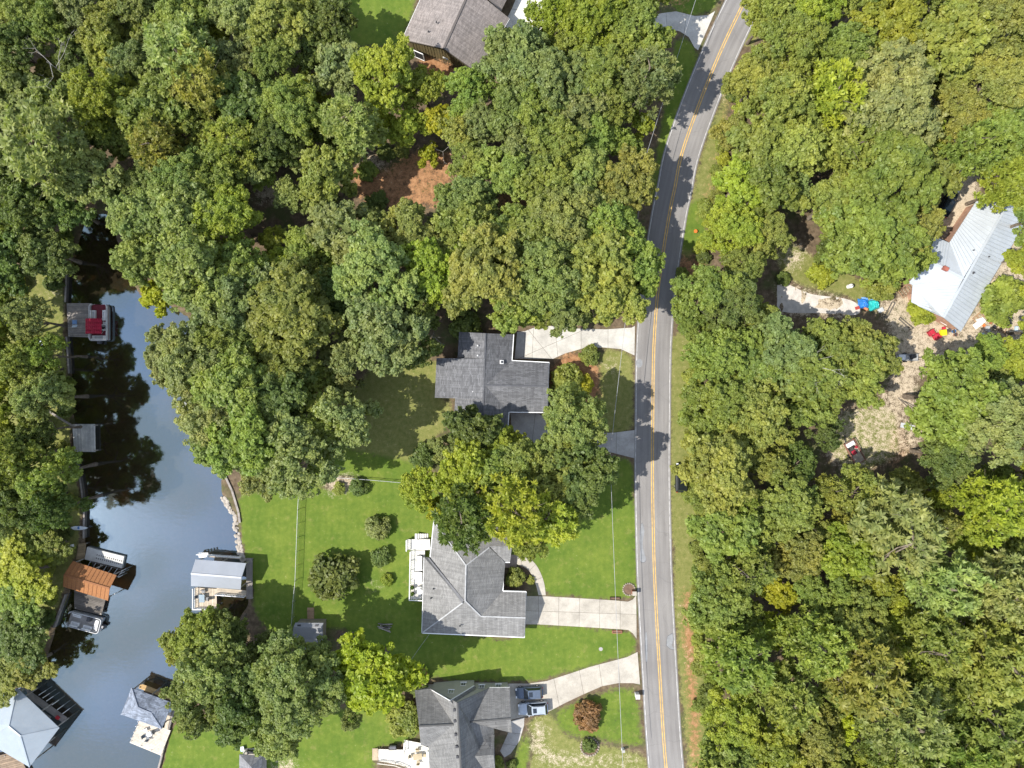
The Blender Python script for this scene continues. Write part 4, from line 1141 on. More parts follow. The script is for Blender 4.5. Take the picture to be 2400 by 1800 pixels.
# ------------------------------------------------------------------ brown gabled house (top)
SH_BROWN = shingles('shingle_brown', (0.225, 0.198, 0.182), 0.2, 0.17, 0.12, (1.0, 0.98, 0.96))
SIDING_OLIVE = plain('siding_olive', (0.17, 0.135, 0.065), 0.8, 0.15)
LA = [(942, 93, 3.4), (1040, 114, 6.2), (1120, 172, 3.4), (1194, 43, 3.4), (1104, -30, 6.2), (1008, -52, 3.4)]
A = empty('house', base_of(LA), 'house with brown shingle gable roof and olive board walls at the top edge', 'house')
rA = roof(A, [[LA[0], LA[1], LA[4], LA[5]], [LA[1], LA[2], LA[3], LA[4]]], SH_BROWN)
line_part(A, 'ridge_cap', LA[1], LA[4], 0.34, 0.06, SH_BROWN, 0.03)
for a, b in ((LA[0], LA[1]), (LA[1], LA[2])): line_part(A, 'rake_trim', a, b, 0.08, 0.2, plain('trim_dark', (0.09, 0.075, 0.06), 0.7), -0.06)
for a, b in ((LA[0], LA[5]), (LA[2], LA[3])): line_part(A, 'gutter', a, b, 0.12, 0.12, GUT, -0.1)
wA, qA = walls(A, LA, SIDING_OLIVE, 0.55)
cA = sum(qA, Vector()) / len(qA)
nS = (qA[2] - qA[0]); nS.z = 0; tS = nS.normalized(); nS = Vector((tS.y, -tS.x, 0))
L_ = (Vector((qA[2].x, qA[2].y, 0)) - Vector((qA[0].x, qA[0].y, 0))).length
for k in range(2, 27):
    f = k / 27; p = qA[0].lerp(qA[2], f); top = 3.2 + 2.75 * (1 - abs(f - 0.5) * 2)
    mb = MB(); mb.bar(Vector((p.x, p.y, 0)) + nS * 0.02, Vector((p.x, p.y, top)) + nS * 0.02, 0.06, 0.05); mb.build('batten', plain('batten_tan', (0.26, 0.22, 0.12), 0.8), A)
p = qA[0].lerp(qA[2], 0.56); lv = MB(); lv.box(Vector((p.x, p.y, 2.6)) + nS * 0.06, (0.95, 0.1, 0.35), math.atan2(tS.y, tS.x)); lv.build('louvre', WHITE, A)
pb = MB()
for f in (0.03, 0.13, 0.26):
    p = qA[0].lerp(qA[2], f); pb.bar(Vector((p.x, p.y, 0)) + nS * 0.9, Vector((p.x, p.y, 2.5)) + nS * 0.9, 0.12, 0.12)
a_, b_ = qA[0].lerp(qA[2], 0.03), qA[0].lerp(qA[2], 0.26)
for z in (0.1, 2.5): pb.bar(Vector((a_.x, a_.y, z)) + nS * 0.9, Vector((b_.x, b_.y, z)) + nS * 0.9, 0.12, 0.1)
po = pb.build('screened_porch', WHITE, A)
sc_ = MB(); sc_.bar(Vector((a_.x, a_.y, 1.3)) + nS * 0.88, Vector((b_.x, b_.y, 1.3)) + nS * 0.88, 0.02, 2.3); sc_.build('screen', plain('screen_dark', (0.03, 0.03, 0.032), 0.8), po)
wall_windows(A, qA[2], qA[3], 3, 1.6, centre=cA); wall_windows(A, qA[5], qA[0], 3, 1.6, centre=cA)
pipe_vent(A, 1023, 52, 5.6); pipe_vent(A, 1004, 74, 5.1)
roof(A, [[(1141, -4, 4.7), (1150, -40, 4.7), (1215, -55, 2.9), (1174, 26, 2.9)]], SH_BROWN, name='garage_roof')
gw = MB(); gw.prism([P(1166, 14, 2.7), P(1136, -8, 2.7), P(1150, -50, 2.7), P(1200, -50, 2.7)], 2.8); gw.build('garage_wall', SIDING_OLIVE, A)
ac = empty('air_conditioner', P(1065, 176), 'round fan air conditioner beside the olive gable wall', 'air conditioner')
m_ = MB(); m_.box(P(1065, 176, 0.42), (0.8, 0.8, 0.8), 0.4); bevel(m_.build('cabinet', plain('ac_grey', (0.32, 0.32, 0.31), 0.5), ac), 0.06)
m_ = MB(); m_.tube(P(1065, 176, 0.82), P(1065, 176, 0.86), 0.34, 0.34, 16); fan = m_.build('fan_guard', plain('ac_dark', (0.04, 0.04, 0.04), 0.5), ac)
for k in range(4):
    m_ = MB(); t = k * math.pi / 4; c = P(1065, 176, 0.875); d = Vector((math.cos(t), math.sin(t), 0)) * 0.34; m_.bar(c - d, c + d, 0.04, 0.02); m_.build('guard_bar', plain('ac_wire', (0.6, 0.6, 0.6), 0.4), fan)

# ------------------------------------------------------------------ dark grey house
SH_DARK = shingles('shingle_dark', (0.135, 0.136, 0.142), 0.24, 0.2, 0.12)
BRICK = plain('brick_wall', (0.30, 0.16, 0.11), 0.85, 0.2)
ev, rg = 2.8, 5.0
LB = [(1076, 778, ev), (1138, 781, rg), (1204, 784, ev), (1200, 845, ev), (1287, 849.5, ev), (1285, 905, rg), (1283, 967, ev), (1193, 966, ev), (1190, 1014, ev), (1130, 1014, rg), (1062, 1013, ev), (1066, 936, ev), (1073, 839, ev)]
B = empty('house', base_of(LB), 'house with dark grey shingle cross gable roof beside the curved driveway', 'house')
X1, X2 = (1137, 870, rg), (1134, 938, rg)
XR = (1137, 903, rg)
roof(B, [[(1138, 781, rg), (1204, 784, ev), (1200, 845, ev), XR],
         [XR, (1200, 845, ev), (1287, 849.5, ev), (1285, 905, rg)],
         [XR, (1285, 905, rg), (1283, 967, ev), (1193, 966, ev)],
         [XR, (1193, 966, ev), (1190, 1014, ev), (1130, 1014, rg)],
         [(1138, 781, rg), XR, (1130, 1014, rg), (1062, 1013, ev), (1076, 778, ev)]], SH_DARK)
roof(B, [[(1136.5, 841, rg + 0.1), (1133, 936, rg + 0.1), (1019, 932, 2.75), (1023, 839, 2.75)]], SH_DARK, name='wing_roof')
for a, b in (((1138, 781, rg), (1130, 1014, rg)), (XR, (1285, 905, rg))): line_part(B, 'ridge_cap', a, b, 0.26, 0.05, plain('ridge_dark', (0.085, 0.087, 0.095), 0.85), 0.05)
for a, b in (((1204, 784, ev), (1200, 845, ev)), ((1200, 845, ev), (1287, 849.5, ev)), ((1287, 849.5, ev), (1283, 967, ev)), ((1283, 967, ev), (1193, 966, ev)), ((1193, 966, ev), (1190, 1014, ev))): line_part(B, 'gutter', a, b, 0.13, 0.1, GUT, -0.02)
MASTB = plain('siding_grey', (0.36, 0.35, 0.33), 0.8)
wB1, qB1 = walls(B, [LB[0], LB[1], LB[2], LB[8], LB[9], LB[10]], BRICK, 0.5)
wB2, qB2 = walls(B, [(1195, 846, ev), LB[4], LB[5], LB[6], (1190, 965, ev)], BRICK, 0.5)
wB3, qB3 = walls(B, [(1066, 841, 2.7), (1023, 840, 2.6), (1019, 931, 2.6), (1064, 934, 2.7)], MASTB, 0.3)
cB = sum(qB1, Vector()) / len(qB1)
wall_windows(B, qB2[1], qB2[3], 3, 1.5, centre=sum(qB2, Vector()) / 5); wall_windows(B, qB1[0], qB1[5], 4, 1.5, centre=cB)
wall_windows(B, qB1[0], qB1[2], 2, 1.5, centre=cB); wall_windows(B, qB1[3], qB1[5], 2, 1.5, centre=cB)
door(B, Vector((qB2[4].x + 1.2, qB2[4].y - 0.02, 0)), (0, -1, 0), plain('door_red', (0.3, 0.06, 0.05), 0.5))
sk = MB(); c = P(1176, 848.5, 4.0); sk.box(c, (0.62, 0.62, 0.14), m=Matrix.Rotation(R(24), 3, 'Y')); sko = sk.build('skylight', WHITE, B)
sk = MB(); sk.box(c + Vector((0.05, 0, 0.08)), (0.36, 0.36, 0.03), m=Matrix.Rotation(R(24), 3, 'Y')); sk.build('pane', glass_mat(), sko)
for x, y, z in ((1108, 918, 4.2), (1120, 833, 4.5), (1120, 810, 4.6)): pipe_vent(B, x, y, z, mat=plain('vent_pale', (0.6, 0.6, 0.6), 0.6))

# ------------------------------------------------------------------ pale grey house
SH_PALE = shingles('shingle_pale', (0.205, 0.2, 0.19), 0.16, 0.18, 0.12)
ev, rg, gr = 2.8, 6.2, 4.6
LC = [(1016.7, 1221, ev), (1108, 1223, ev), (1196, 1226, ev), (1195, 1318, ev), (1181.6, 1318, ev), (1178.7, 1385, ev), (1233, 1386.6, ev), (1231.6, 1448, gr), (1229, 1494, ev), (989, 1483.5, ev), (996, 1305, ev), (1008, 1305, ev)]
C_ = empty('house', base_of(LC), 'large house with pale grey hipped roof and white back deck', 'house')
T1, T2 = (1092, 1325, rg), (1090, 1408, rg)
roof(C_, [[(1016.7, 1221, ev), (1196, 1226, ev), (1147, 1283, 4.5), T1],
          [T1, (1147, 1283, 4.5), (1184, 1318, ev + 0.15), (1178.7, 1385, ev), (1127, 1444.5, gr), T2],
          [(1178.7, 1385, ev), (1233, 1386.6, ev), (1231.6, 1448, gr), (1127, 1444.5, gr)],
          [T2, (1127, 1444.5, gr), (1231.6, 1448, gr), (1229, 1494, ev), (989, 1483.5, ev)],
          [T1, T2, (1080, 1411, 5.9), (1006, 1312, ev), (1008, 1305, ev), (1016.7, 1221, ev)]], SH_PALE)
up_ = 0.32
roof(C_, [[(1084, 1413, rg + 0.05), (989, 1483.5, ev + 0.04), (994, 1306, ev + up_)], [(1084, 1413, rg + 0.05), (994, 1306, ev + up_), (1003, 1306, ev + 0.06), (1086, 1409, 6.1)]], SH_PALE, name='side_roof')
roof(C_, [[(1147, 1280, 4.6), (1200, 1281, 4.6), (1195, 1318, ev), (1184, 1318, ev)], [(1147, 1280, 4.6), (1110, 1240, 3.1), (1198, 1240, 2.95), (1200, 1281, 4.6)]], SH_PALE, name='porch_roof')
for a, b in ((T1, T2), ((1127, 1444.5, gr), (1231.6, 1448, gr)), (T2, (1127, 1444.5, gr)), (T1, (1016.7, 1221, ev)), (T1, (1147, 1283, 4.5)), ((1084, 1413, rg + 0.05), (989, 1483.5, ev))): line_part(C_, 'ridge_cap', a, b, 0.2, 0.04, plain('ridge_pale', (0.36, 0.36, 0.355), 0.8), 0.03)
line_part(C_, 'valley_strip', (1085, 1409, 6.1), (1003, 1309, ev + 0.1), 0.5, 0.05, plain('strip_dark', (0.13, 0.13, 0.135), 0.6), 0.1)  # dark strip laid along the step between the two roof slopes
for a, b in (((989, 1483.5, ev), (1229, 1494, ev)), ((1229, 1494, ev), (1233, 1386.6, ev)), ((1233, 1386.6, ev), (1178.7, 1385, ev)), ((1178.7, 1385, ev), (1181.6, 1318, ev)), ((1195, 1318, ev), (1184, 1318, ev)), ((989, 1483.5, ev), (994, 1306, ev)), ((1008, 1305, ev), (1016.7, 1221, ev))): line_part(C_, 'gutter', a, b, 0.14, 0.1, GUT, 0.0)
SID_W = plain('siding_cream', (0.62, 0.58, 0.5), 0.8, 0.08)
wC1, qC1 = walls(C_, [(1017, 1222, ev), (1195, 1226, ev), (1194, 1316, ev), (1180, 1320, ev), (1178, 1484, ev), (991, 1482, ev), (997, 1306, ev), (1009, 1304, ev)], SID_W, 0.5)
wC2, qC2 = walls(C_, [(1176, 1387, ev), (1232, 1388, ev), (1231, 1448, gr), (1228, 1492, ev), (1174, 1490, ev)], SID_W, 0.45)
cC = sum(qC1, Vector()) / len(qC1)
wall_windows(C_, qC1[4], qC1[5], 4, 1.5, centre=cC); wall_windows(C_, qC1[5], qC1[6], 4, 1.5, centre=cC); wall_windows(C_, qC1[0], qC1[1], 3, 1.5, centre=cC); wall_windows(C_, qC1[3], qC1[4], 2, 1.5, 0.9, centre=cC)
g0, g1 = qC2[1].lerp(qC2[3], 0.12), qC2[1].lerp(qC2[3], 0.88)
for k in range(4):
    gd = MB(); gd.bar(Vector((g0.x + 0.05, g0.y, 0.28 + k * 0.55)), Vector((g1.x + 0.05, g1.y, 0.28 + k * 0.55)), 0.05, 0.52); gd.build('garage_door_panel', WHITE, C_)
for x, y, z in ((1016, 1380, 4.0), (1010, 1402, 3.8), (1078, 1467, 4.1)): pipe_vent(C_, x, y, z)
# deck
DECKW = planks_mat('deck_white', (0.68, 0.65, 0.6), 0.1)
dk = empty('deck', P(975, 1340), 'white timber deck with railings along the pale grey house', 'deck')
boards(dk, [(963, 1290), (963, 1403), (996, 1404), (996, 1290)], 0.9, 10, DECKW)
boards(dk, [(954, 1264), (954, 1289), (1008, 1289), (1008, 1264)], 0.9, 14, DECKW)
railing(dk, [(954, 1289), (954, 1264)], 0.9, 0.95, WHITE); railing(dk, [(963, 1291), (961, 1403), (991, 1404)], 0.9, 0.95, WHITE)
for k in range(6):
    s_ = MB(); s_.box(P(975 + k * 5.2, 1257, 0.8 - k * 0.14), (0.36, 0.9, 0.06)); s_.build('stair_tread', DECKW, dk)
for x, y in ((956, 1266), (956, 1288), (964, 1330), (963, 1370), (963, 1400), (1004, 1266)):
    pm = MB(); p = P(x, y, 0.85); pm.bar(Vector((p.x, p.y, -0.1)), p, 0.14, 0.14); pm.build('support', WHITE, dk)
CUSH = plain('cushion_white', (0.74, 0.73, 0.7), 0.85, 0.08)
DARKF = plain('furniture_dark', (0.06, 0.055, 0.05), 0.5)
def sofa(name, px, py, z, l, d, rz, label, cat='sofa', mat=None, frame=None):
    c = P(px, py, z); o = empty(name, c, label, cat)
    rot = Matrix.Rotation(rz, 3, 'Z'); mat = mat or CUSH
    def pb(nm, off, s, mt):
        m = MB(); m.box(c + rot @ Vector(off), s, rz); return bevel(m.build(nm, mt, o), 0.04)
    pb('frame', (0, 0, 0.12), (l, d, 0.24), frame or DARKF); pb('seat', (0, -0.06, 0.32), (l - 0.3, d - 0.2, 0.16), mat); pb('backrest', (0, d / 2 - 0.09, 0.5), (l, 0.18, 0.6), mat)
    for s in (-1, 1): pb('armrest', (s * (l / 2 - 0.09), 0, 0.35), (0.18, d, 0.45), mat)
    return o
def table(name, px, py, z, l, w, rz, label, mat, h=0.7, round_=False):
    c = P(px, py, z); o = empty(name, c, label, 'table'); rot = Matrix.Rotation(rz, 3, 'Z')
    m = MB()
    if round_: m.tube(c + Vector((0, 0, h - 0.05)), c + Vector((0, 0, h)), l / 2, l / 2, 20)
    else: m.box(c + Vector((0, 0, h - 0.025)), (l, w, 0.05), rz)
    m.build('table_top', mat, o)
    k = 0.32 if round_ else 0.42
    for sx in (-1, 1):
        for sy in (-1, 1):
            p = c + rot @ Vector((sx * l * k, sy * w * k, 0)); m = MB(); m.bar(p, p + Vector((0, 0, h - 0.05)), 0.06, 0.06); m.build('leg', mat, o)
    return o
def chair(name, px, py, z, rz, label, mat, group=None, s=0.55):
    c = P(px, py, z); o = empty(name, c, label, 'chair', group); rot = Matrix.Rotation(rz, 3, 'Z')
    m = MB(); m.box(c + Vector((0, 0, 0.44)), (s, s, 0.06), rz); m.build('seat', mat, o)
    m = MB(); m.box(c + rot @ Vector((0, s / 2, 0.72)), (s, 0.06, 0.55), rz); m.build('backrest', mat, o)
    for sx in (-1, 1):
        for sy in (-1, 1):
            p = c + rot @ Vector((sx * s * 0.42, sy * s * 0.42, 0)); m = MB(); m.bar(p, p + Vector((0, 0, 0.42)), 0.05, 0.05); m.build('leg', mat, o)
    return o
sofa('garden_sofa', 984, 1318, 0.9, 2.4, 0.9, R(-90), 'white cushioned sofa on the white deck')
table('coffee_table', 974, 1348, 0.9, 1.1, 0.7, R(90), 'low table between sofa and chairs on the white deck', CUSH, 0.4)
for k, (x, y) in enumerate(((985, 1345), (985, 1358))): sofa('armchair', x, y, 0.9, 0.9, 0.8, R(-90), ('upper' if k == 0 else 'lower') + ' of two armchairs on the white deck', 'armchair', CUSH)
table('bistro_table', 985, 1384, 0.9, 0.9, 0.9, 0, 'small round table at the lower end of the white deck', WHITE, 0.72, True)
for k, (x, y, a) in enumerate(((985, 1376, 0), (985, 1392, 180))): chair('bistro_chair', x, y, 0.9, R(a), ('chair above' if k == 0 else 'chair below') + ' the round table on the white deck', plain('wire_white', (0.55, 0.55, 0.52), 0.5))
for k, (x, y) in enumerate(((967, 1375), (968, 1390))):
    o = empty('potted_plant', P(x, y, 0.9), ('upper' if k == 0 else 'lower') + ' potted plant by the deck railing of the pale grey house', 'plant')
    m = MB(); m.tube(P(x, y, 0.9), P(x, y, 1.25), 0.16, 0.22, 10); m.build('pot', plain('terracotta', (0.35, 0.14, 0.08), 0.8), o)
    cr = bpy.data.objects.new('leaves', PROTO['shrub'][k][0]); col.objects.link(cr); cr.parent = o; cr.location = (0, 0, 0.2); cr.scale = (0.26, 0.26, 0.35); cr.color = (0.1, 0.17, 0.03, 1)

# ------------------------------------------------------------------ steep gabled house (bottom)
SH_MID = shingles('shingle_mid', (0.175, 0.172, 0.165), 0.16, 0.18, 0.1)
SID_D = plain('siding_sage', (0.42, 0.4, 0.33), 0.8, 0.06)
rz_, e3 = 8.8, 3.0
LD = [(1008, 1614, 3.2), (1072, 1647, rz_), (1147, 1612, 2.9), (1195, 1611, 2.9)]
D_ = empty('house', P(1090, 1690), 'house with steep grey gables and sage walls at the bottom edge', 'house')
roof(D_, [[(1072, 1647, rz_), (1080, 1771, rz_), (1083, 1840, rz_), (1162, 1840, 3.0), (1157, 1706, 3.4), (1102, 1692, 6.2), (1147, 1612, 2.9)],
          [(1102, 1692, 6.25), (1197, 1684, 6.25), (1195, 1611, 2.95), (1147, 1612, 2.95)],
          [(1102, 1692, 6.25), (1197, 1684, 6.25), (1200, 1718, 3.6), (1154, 1706, 3.6)],
          [(1008, 1614, 3.2), (1072, 1647, rz_), (1080, 1771, rz_), (1063, 1698, 7.9)],
          [(1008, 1614, 3.2), (1063, 1698, 7.95), (982, 1702, 7.95), (972, 1618, 3.2)],
          [(982, 1702, 7.95), (1063, 1698, 7.95), (1081, 1780, 8.6), (1083, 1840, rz_), (1008, 1842, 3.4), (1004, 1750, 5.4), (986, 1746, 5.6)],
          [(1083, 1775, 6.6), (1157, 1769, 6.2), (1164, 1840, 3.4), (1100, 1840, 3.8)], [(1083, 1775, 6.6), (1157, 1769, 6.2), (1159, 1722, 3.5), (1130, 1722, 3.9)]], SH_MID)
roof(D_, [[(1055, 1642, 8.05), (1062, 1650, 8.05), (1116, 1612, 2.6), (1111, 1607, 2.5)], [(1055, 1642, 8.05), (1062, 1650, 8.05), (1014, 1620, 3.2), (1009, 1615, 3.1)]], SH_MID, name='gable_roof')
for a, b in (((1072, 1647, rz_), (1082, 1840, rz_)), ((1102, 1692, 6.25), (1197, 1684, 6.25)), ((982, 1702, 7.95), (1063, 1698, 7.95))): line_part(D_, 'ridge_cap', a, b, 0.26, 0.05, SH_MID, 0.04)
for a, b in (((1055, 1642, 8.0), (1111, 1607, 2.5)), ((1055, 1642, 8.0), (1009, 1615, 3.1)), ((1147, 1612, 2.9), (1195, 1611, 2.9))): line_part(D_, 'rake_trim', a, b, 0.1, 0.18, WHITE, -0.04)
def drop_wall(root, tops, mat, name='wall', base=-0.05, shift=(0, 0)):
    mb = MB()
    w = [P(*p) + Vector((shift[0], shift[1], -0.12)) for p in tops]
    for a, b in zip(w[:-1], w[1:]): mb.poly([a, b, Vector((b.x, b.y, base)), Vector((a.x, a.y, base))])
    return mb.build(name, mat, root), w
drop_wall(D_, [(1056, 1641, 8.0), (1110, 1606, 2.6)], SID_D, shift=(0, -0.25)); _, wD = drop_wall(D_, [(1012, 1616, 3.2), (1055, 1642, 7.95), (1109, 1607.5, 2.6)], SID_D, 'gable_wall', shift=(0, -0.2))
drop_wall(D_, [(1012, 1618, 3.0), (1072, 1649, 8.6), (1145, 1614, 2.9), (1192, 1613, 2.9), (1194, 1684, 6.1), (1196, 1714, 3.6), (1160, 1706, 3.5), (1160, 1840, 3.0)], SID_D, shift=(-0.2, -0.25))
drop_wall(D_, [(1012, 1618, 3.0), (978, 1622, 3.1), (986, 1702, 7.8), (990, 1746, 5.5), (1006, 1752, 5.3), (1010, 1840, 3.4)], SID_D, shift=(0.2, -0.2))
yN = wD[0].y + 0.03
for px, z in ((1086, 1.5), (1057, 4.3)):
    window(D_, (P(px, 1610, z).x, yN + (0.34 if px == 1086 else 0.3), z), (0, 1, 0), 0.8, 1.1)
yM = P(1147, 1612, 2.9).y - 0.22
for px, z in ((1129, 1.9), (1168, 1.6)): window(D_, (P(px, 1610, z).x, yM, z), (0, 1, 0), 0.85, 1.1)
for x, y in ((1065, 1664), (1066, 1690), (1068, 1721.6), (1070, 1750), (1072, 1774)):
    m = MB(); m.box(P(x, y, 8.45), (0.36, 0.4, 0.24), 0.05); m.build('roof_vent', plain('vent_black', (0.05, 0.05, 0.055), 0.6), D_)
for x in (1184, 1194): wpos = None
gd0 = P(1194, 1640, 1.2)
for k in range(4):
    gd = MB(); gd.box(Vector((gd0.x + 0.02, gd0.y - 1.2, 0.3 + 0.52 * k)), (0.06, 4.2, 0.5)); gd.build('garage_door_panel', WHITE, D_)
# its deck
DECKC = planks_mat('deck_cream', (0.76, 0.72, 0.64), 0.08)
d2 = empty('deck', P(945, 1770), 'bright cream deck with dining table behind the steep gabled house', 'deck')
boards(d2, [(887, 1756), (947, 1757), (953, 1797), (887, 1783)], 0.75, 9, DECKC)
boards(d2, [(947, 1734), (1004, 1745), (1012, 1815), (953, 1815)], 0.8, 20, DECKC)
railing(d2, [(887, 1783), (927, 1788), (953, 1798), (953, 1815)], 0.8, 0.9, planks_mat('rail_cream', (0.6, 0.56, 0.48), 0.1)); railing(d2, [(949, 1735), (948, 1757)], 0.8, 0.9, WHITE)
for k in range(4):
    s_ = MB(); s_.box(P(884 - k * 3.2, 1768, 0.6 - 0.15 * k), (0.26, 2.0, 0.06)); s_.build('stair_tread', planks_mat('step_tan', (0.42, 0.33, 0.23), 0.15), d2)
for x, y in ((890, 1759), (890, 1781), (925, 1758), (950, 1738), (1000, 1746), (950, 1795)):
    pm = MB(); p = P(x, y, 0.7); pm.bar(Vector((p.x, p.y, -0.1)), p, 0.14, 0.14); pm.build('support', DECKC, d2)
TANF = plain('furniture_tan', (0.38, 0.31, 0.2), 0.6)
table('dining_table', 980, 1769, 0.8, 1.5, 1.0, 0.1, 'tan dining table on the cream deck', TANF)
for k, (x, y, a, w) in enumerate(((979, 1755, 0, 'above'), (981, 1783, 180, 'below'), (963, 1770, 90, 'on the lake side of'), (997, 1768, -90, 'on the house side of'))): chair('dining_chair', x, y, 0.8, R(a), 'dining chair ' + w + ' the tan table on the cream deck', TANF)
gr_ = empty('barbecue_grill', P(921, 1751, 0), 'black lidded barbecue grill above the cream deck', 'grill')
m = MB(); m.box(P(921, 1751, 0.45), (1.3, 0.6, 0.9)); m.build('cabinet', DARKF, gr_)
m = MB(); m.tube(P(914, 1751, 0.95), P(928, 1751, 0.95), 0.3, 0.3, 12); m.build('lid', plain('grill_lid', (0.12, 0.12, 0.13), 0.35), gr_)
pu = empty('storage_box', P(1006, 1772, 0.8), 'white storage box on the cream deck against the roof edge', 'box')
m = MB(); m.box(P(1006, 1772, 1.3), (0.8, 1.4, 1.0)); bevel(m.build('body', plain('box_pale', (0.55, 0.6, 0.66), 0.5), pu), 0.05); m = MB(); m.box(P(1006, 1772, 1.84), (0.86, 1.46, 0.08)); m.build('lid', WHITE, pu)

# ------------------------------------------------------------------ metal roofed house (across the road)
def metal(name, c, rust=(0, 0, 0), amt=0.0, rough=0.4):
    m, nt, N, L = new_mat(name)
    pos = world_pos(N); a = nz(N, L, pos, 0.5, 6, 0.65); f = nz(N, L, pos, 6, 4)
    cc = ramp(N, L, a, 0.3, tuple(x * 0.9 for x in c), 0.7, tuple(min(1, x * 1.06) for x in c))
    if amt: cc = mixc(N, L, ramp(N, L, f, 0.5, (0, 0, 0), 0.75, (amt,) * 3), cc, rust)
    MATS[name] = finish(m, N, L, cc, rough, 0.5, None, 0.15)
    return MATS[name]
TIN = metal('tin_white', (0.45, 0.48, 0.505), (0.42, 0.41, 0.39), 0.25)
ev, rg = 2.7, 4.5
E_ = empty('house', P(2240, 640), 'long house with white ribbed metal roof in the sandy yard', 'house')
RN, RS, RM = (2362, 476, rg), (2211, 744, rg), (2258, 652, rg)
WN, WS = (2290, 469, ev), (2136, 708, ev)
EN, ES = (2420, 494, ev), (2252, 777, ev)
WV = (2225, 569, ev)
GA, GN, GS = (2177, 611, 4.2), (2188, 553, ev), (2129, 663, ev)
f1 = [RN, RM, WV, WN]; f2 = [RM, RS, (2185, 732, 3.2), (2136, 708, ev), (2139, 668, ev)]; f3 = [RN, RS, ES, EN]; f4 = [GA, RM, WV, GN]; f5 = [GA, RM, (2139, 668, ev), GS]
roof(E_, [f1, f2, f3, f4, f5], TIN, 0.1)
RIB = metal('tin_rib', (0.39, 0.42, 0.445))
def ribs(root, r0, r1, e0, e1, n, mat=None, lift=0.03):
    a0, a1, b0, b1 = P(*r0), P(*r1), P(*e0), P(*e1)
    for i in range(n + 1):
        f = i / n; mb = MB(); up = Vector((0, 0, lift)); mb.bar(a0.lerp(a1, f) + up, b0.lerp(b1, f) + up, 0.07, 0.05); mb.build('roof_rib', mat or RIB, root)
ribs(E_, RN, RS, EN, ES, 34); ribs(E_, RN, (2259, 654, rg), WN, WV, 18); ribs(E_, GA, (2215, 629, 4.35), GN, WV, 6); ribs(E_, RM, RS, (2139, 668, ev), (2150, 716, ev), 11); ribs(E_, GA, (2240, 642, 4.4), GS, (2138, 666, ev), 3)
for a, b in ((RN, RS), (GA, RM)): line_part(E_, 'ridge_cap', a, b, 0.4, 0.05, TIN, 0.05)
SID_E = plain('siding_pink', (0.4, 0.24, 0.17), 0.85, 0.2)
wE, qE = walls(E_, [WN, RN, EN, ES, RS, (2150, 716, ev), (2140, 690, ev)], SID_E, 0.4)
wE2, qE2 = walls(E_, [WV, GN, GA, GS, (2142, 672, ev)], SID_E, 0.4)
cE = sum(qE, Vector()) / len(qE)
wall_windows(E_, qE[2], qE[3], 4, 1.5, centre=cE); wall_windows(E_, qE[3], qE[5], 2, 1.5, 0.9, centre=cE)
m = MB(); m.box(P(2214, 630, 4.35), (0.9, 0.6, 0.9), R(-28)); m.build('chimney', plain('rust_brick', (0.30, 0.10, 0.07), 0.8), E_)
for x, y, z in ((2280, 587, 4.0), (2281, 639, 4.2), (2316, 602, 3.6)): pipe_vent(E_, x, y, z, 0.12, 0.35)
# ------------------------------------------------------------------ lake side: docks, boathouses, boats
GREYWOOD = planks_mat('wood_grey', (0.27, 0.24, 0.215), 0.2)
PALEWOOD = planks_mat('wood_pale', (0.52, 0.44, 0.34), 0.14)
TANWOOD = planks_mat('wood_tan', (0.5, 0.33, 0.15), 0.12)
DARKWOOD = planks_mat('wood_dark', (0.13, 0.115, 0.1), 0.25)
PILE = plain('pile_wood', (0.34, 0.31, 0.27), 0.85)
ALU = plain('aluminium', (0.62, 0.63, 0.64), 0.35, 0.08, 1.5, 0.5, 0.5)
def seawall(pts, label, mat, w=0.18, top=0.25):
    o = empty('seawall', P(*pts[0]), label, 'wall')
    for (a, b) in zip(pts[:-1], pts[1:]):
        pa, pb = P(a[0], a[1]), P(b[0], b[1]); n = max(1, int((pb - pa).length / 2.4))
        for k in range(n):
            m = MB(); s, e = pa.lerp(pb, k / n), pa.lerp(pb, (k + 0.985) / n)
            m.bar(Vector((s.x, s.y, (top - 1.6) / 2)), Vector((e.x, e.y, (top - 1.6) / 2)), w, top + 1.6); m.build('panel', mat, o)
            q = MB(); q.bar(Vector((s.x, s.y, top + 0.03)), Vector((e.x, e.y, top + 0.03)), w + 0.1, 0.06); q.build('cap_board', GREYWOOD, o)
    return o
seawall([(158, 640), (155, 709)], 'grey timber seawall above the first dock across the lake', DARKWOOD)
seawall([(158, 789), (164, 876)], 'grey timber seawall below the first dock across the lake', DARKWOOD)
seawall([(176, 1062), (191, 1130), (199, 1198), (198, 1262)], 'long timber seawall between grey dock and rusty boathouse', DARKWOOD)
seawall([(156, 1392), (127, 1471)], 'timber seawall beside the grey pontoon boat', GREYWOOD)
seawall([(409, 1660), (386, 1748), (372, 1803), (360, 1850)], 'pale timber seawall along the lower lawn', PALEWOOD)
seawall([(527, 1112), (545, 1150), (560, 1200), (563, 1225)], 'low stone coloured seawall along the back lawn shore', PALEWOOD, 0.25, 0.2)

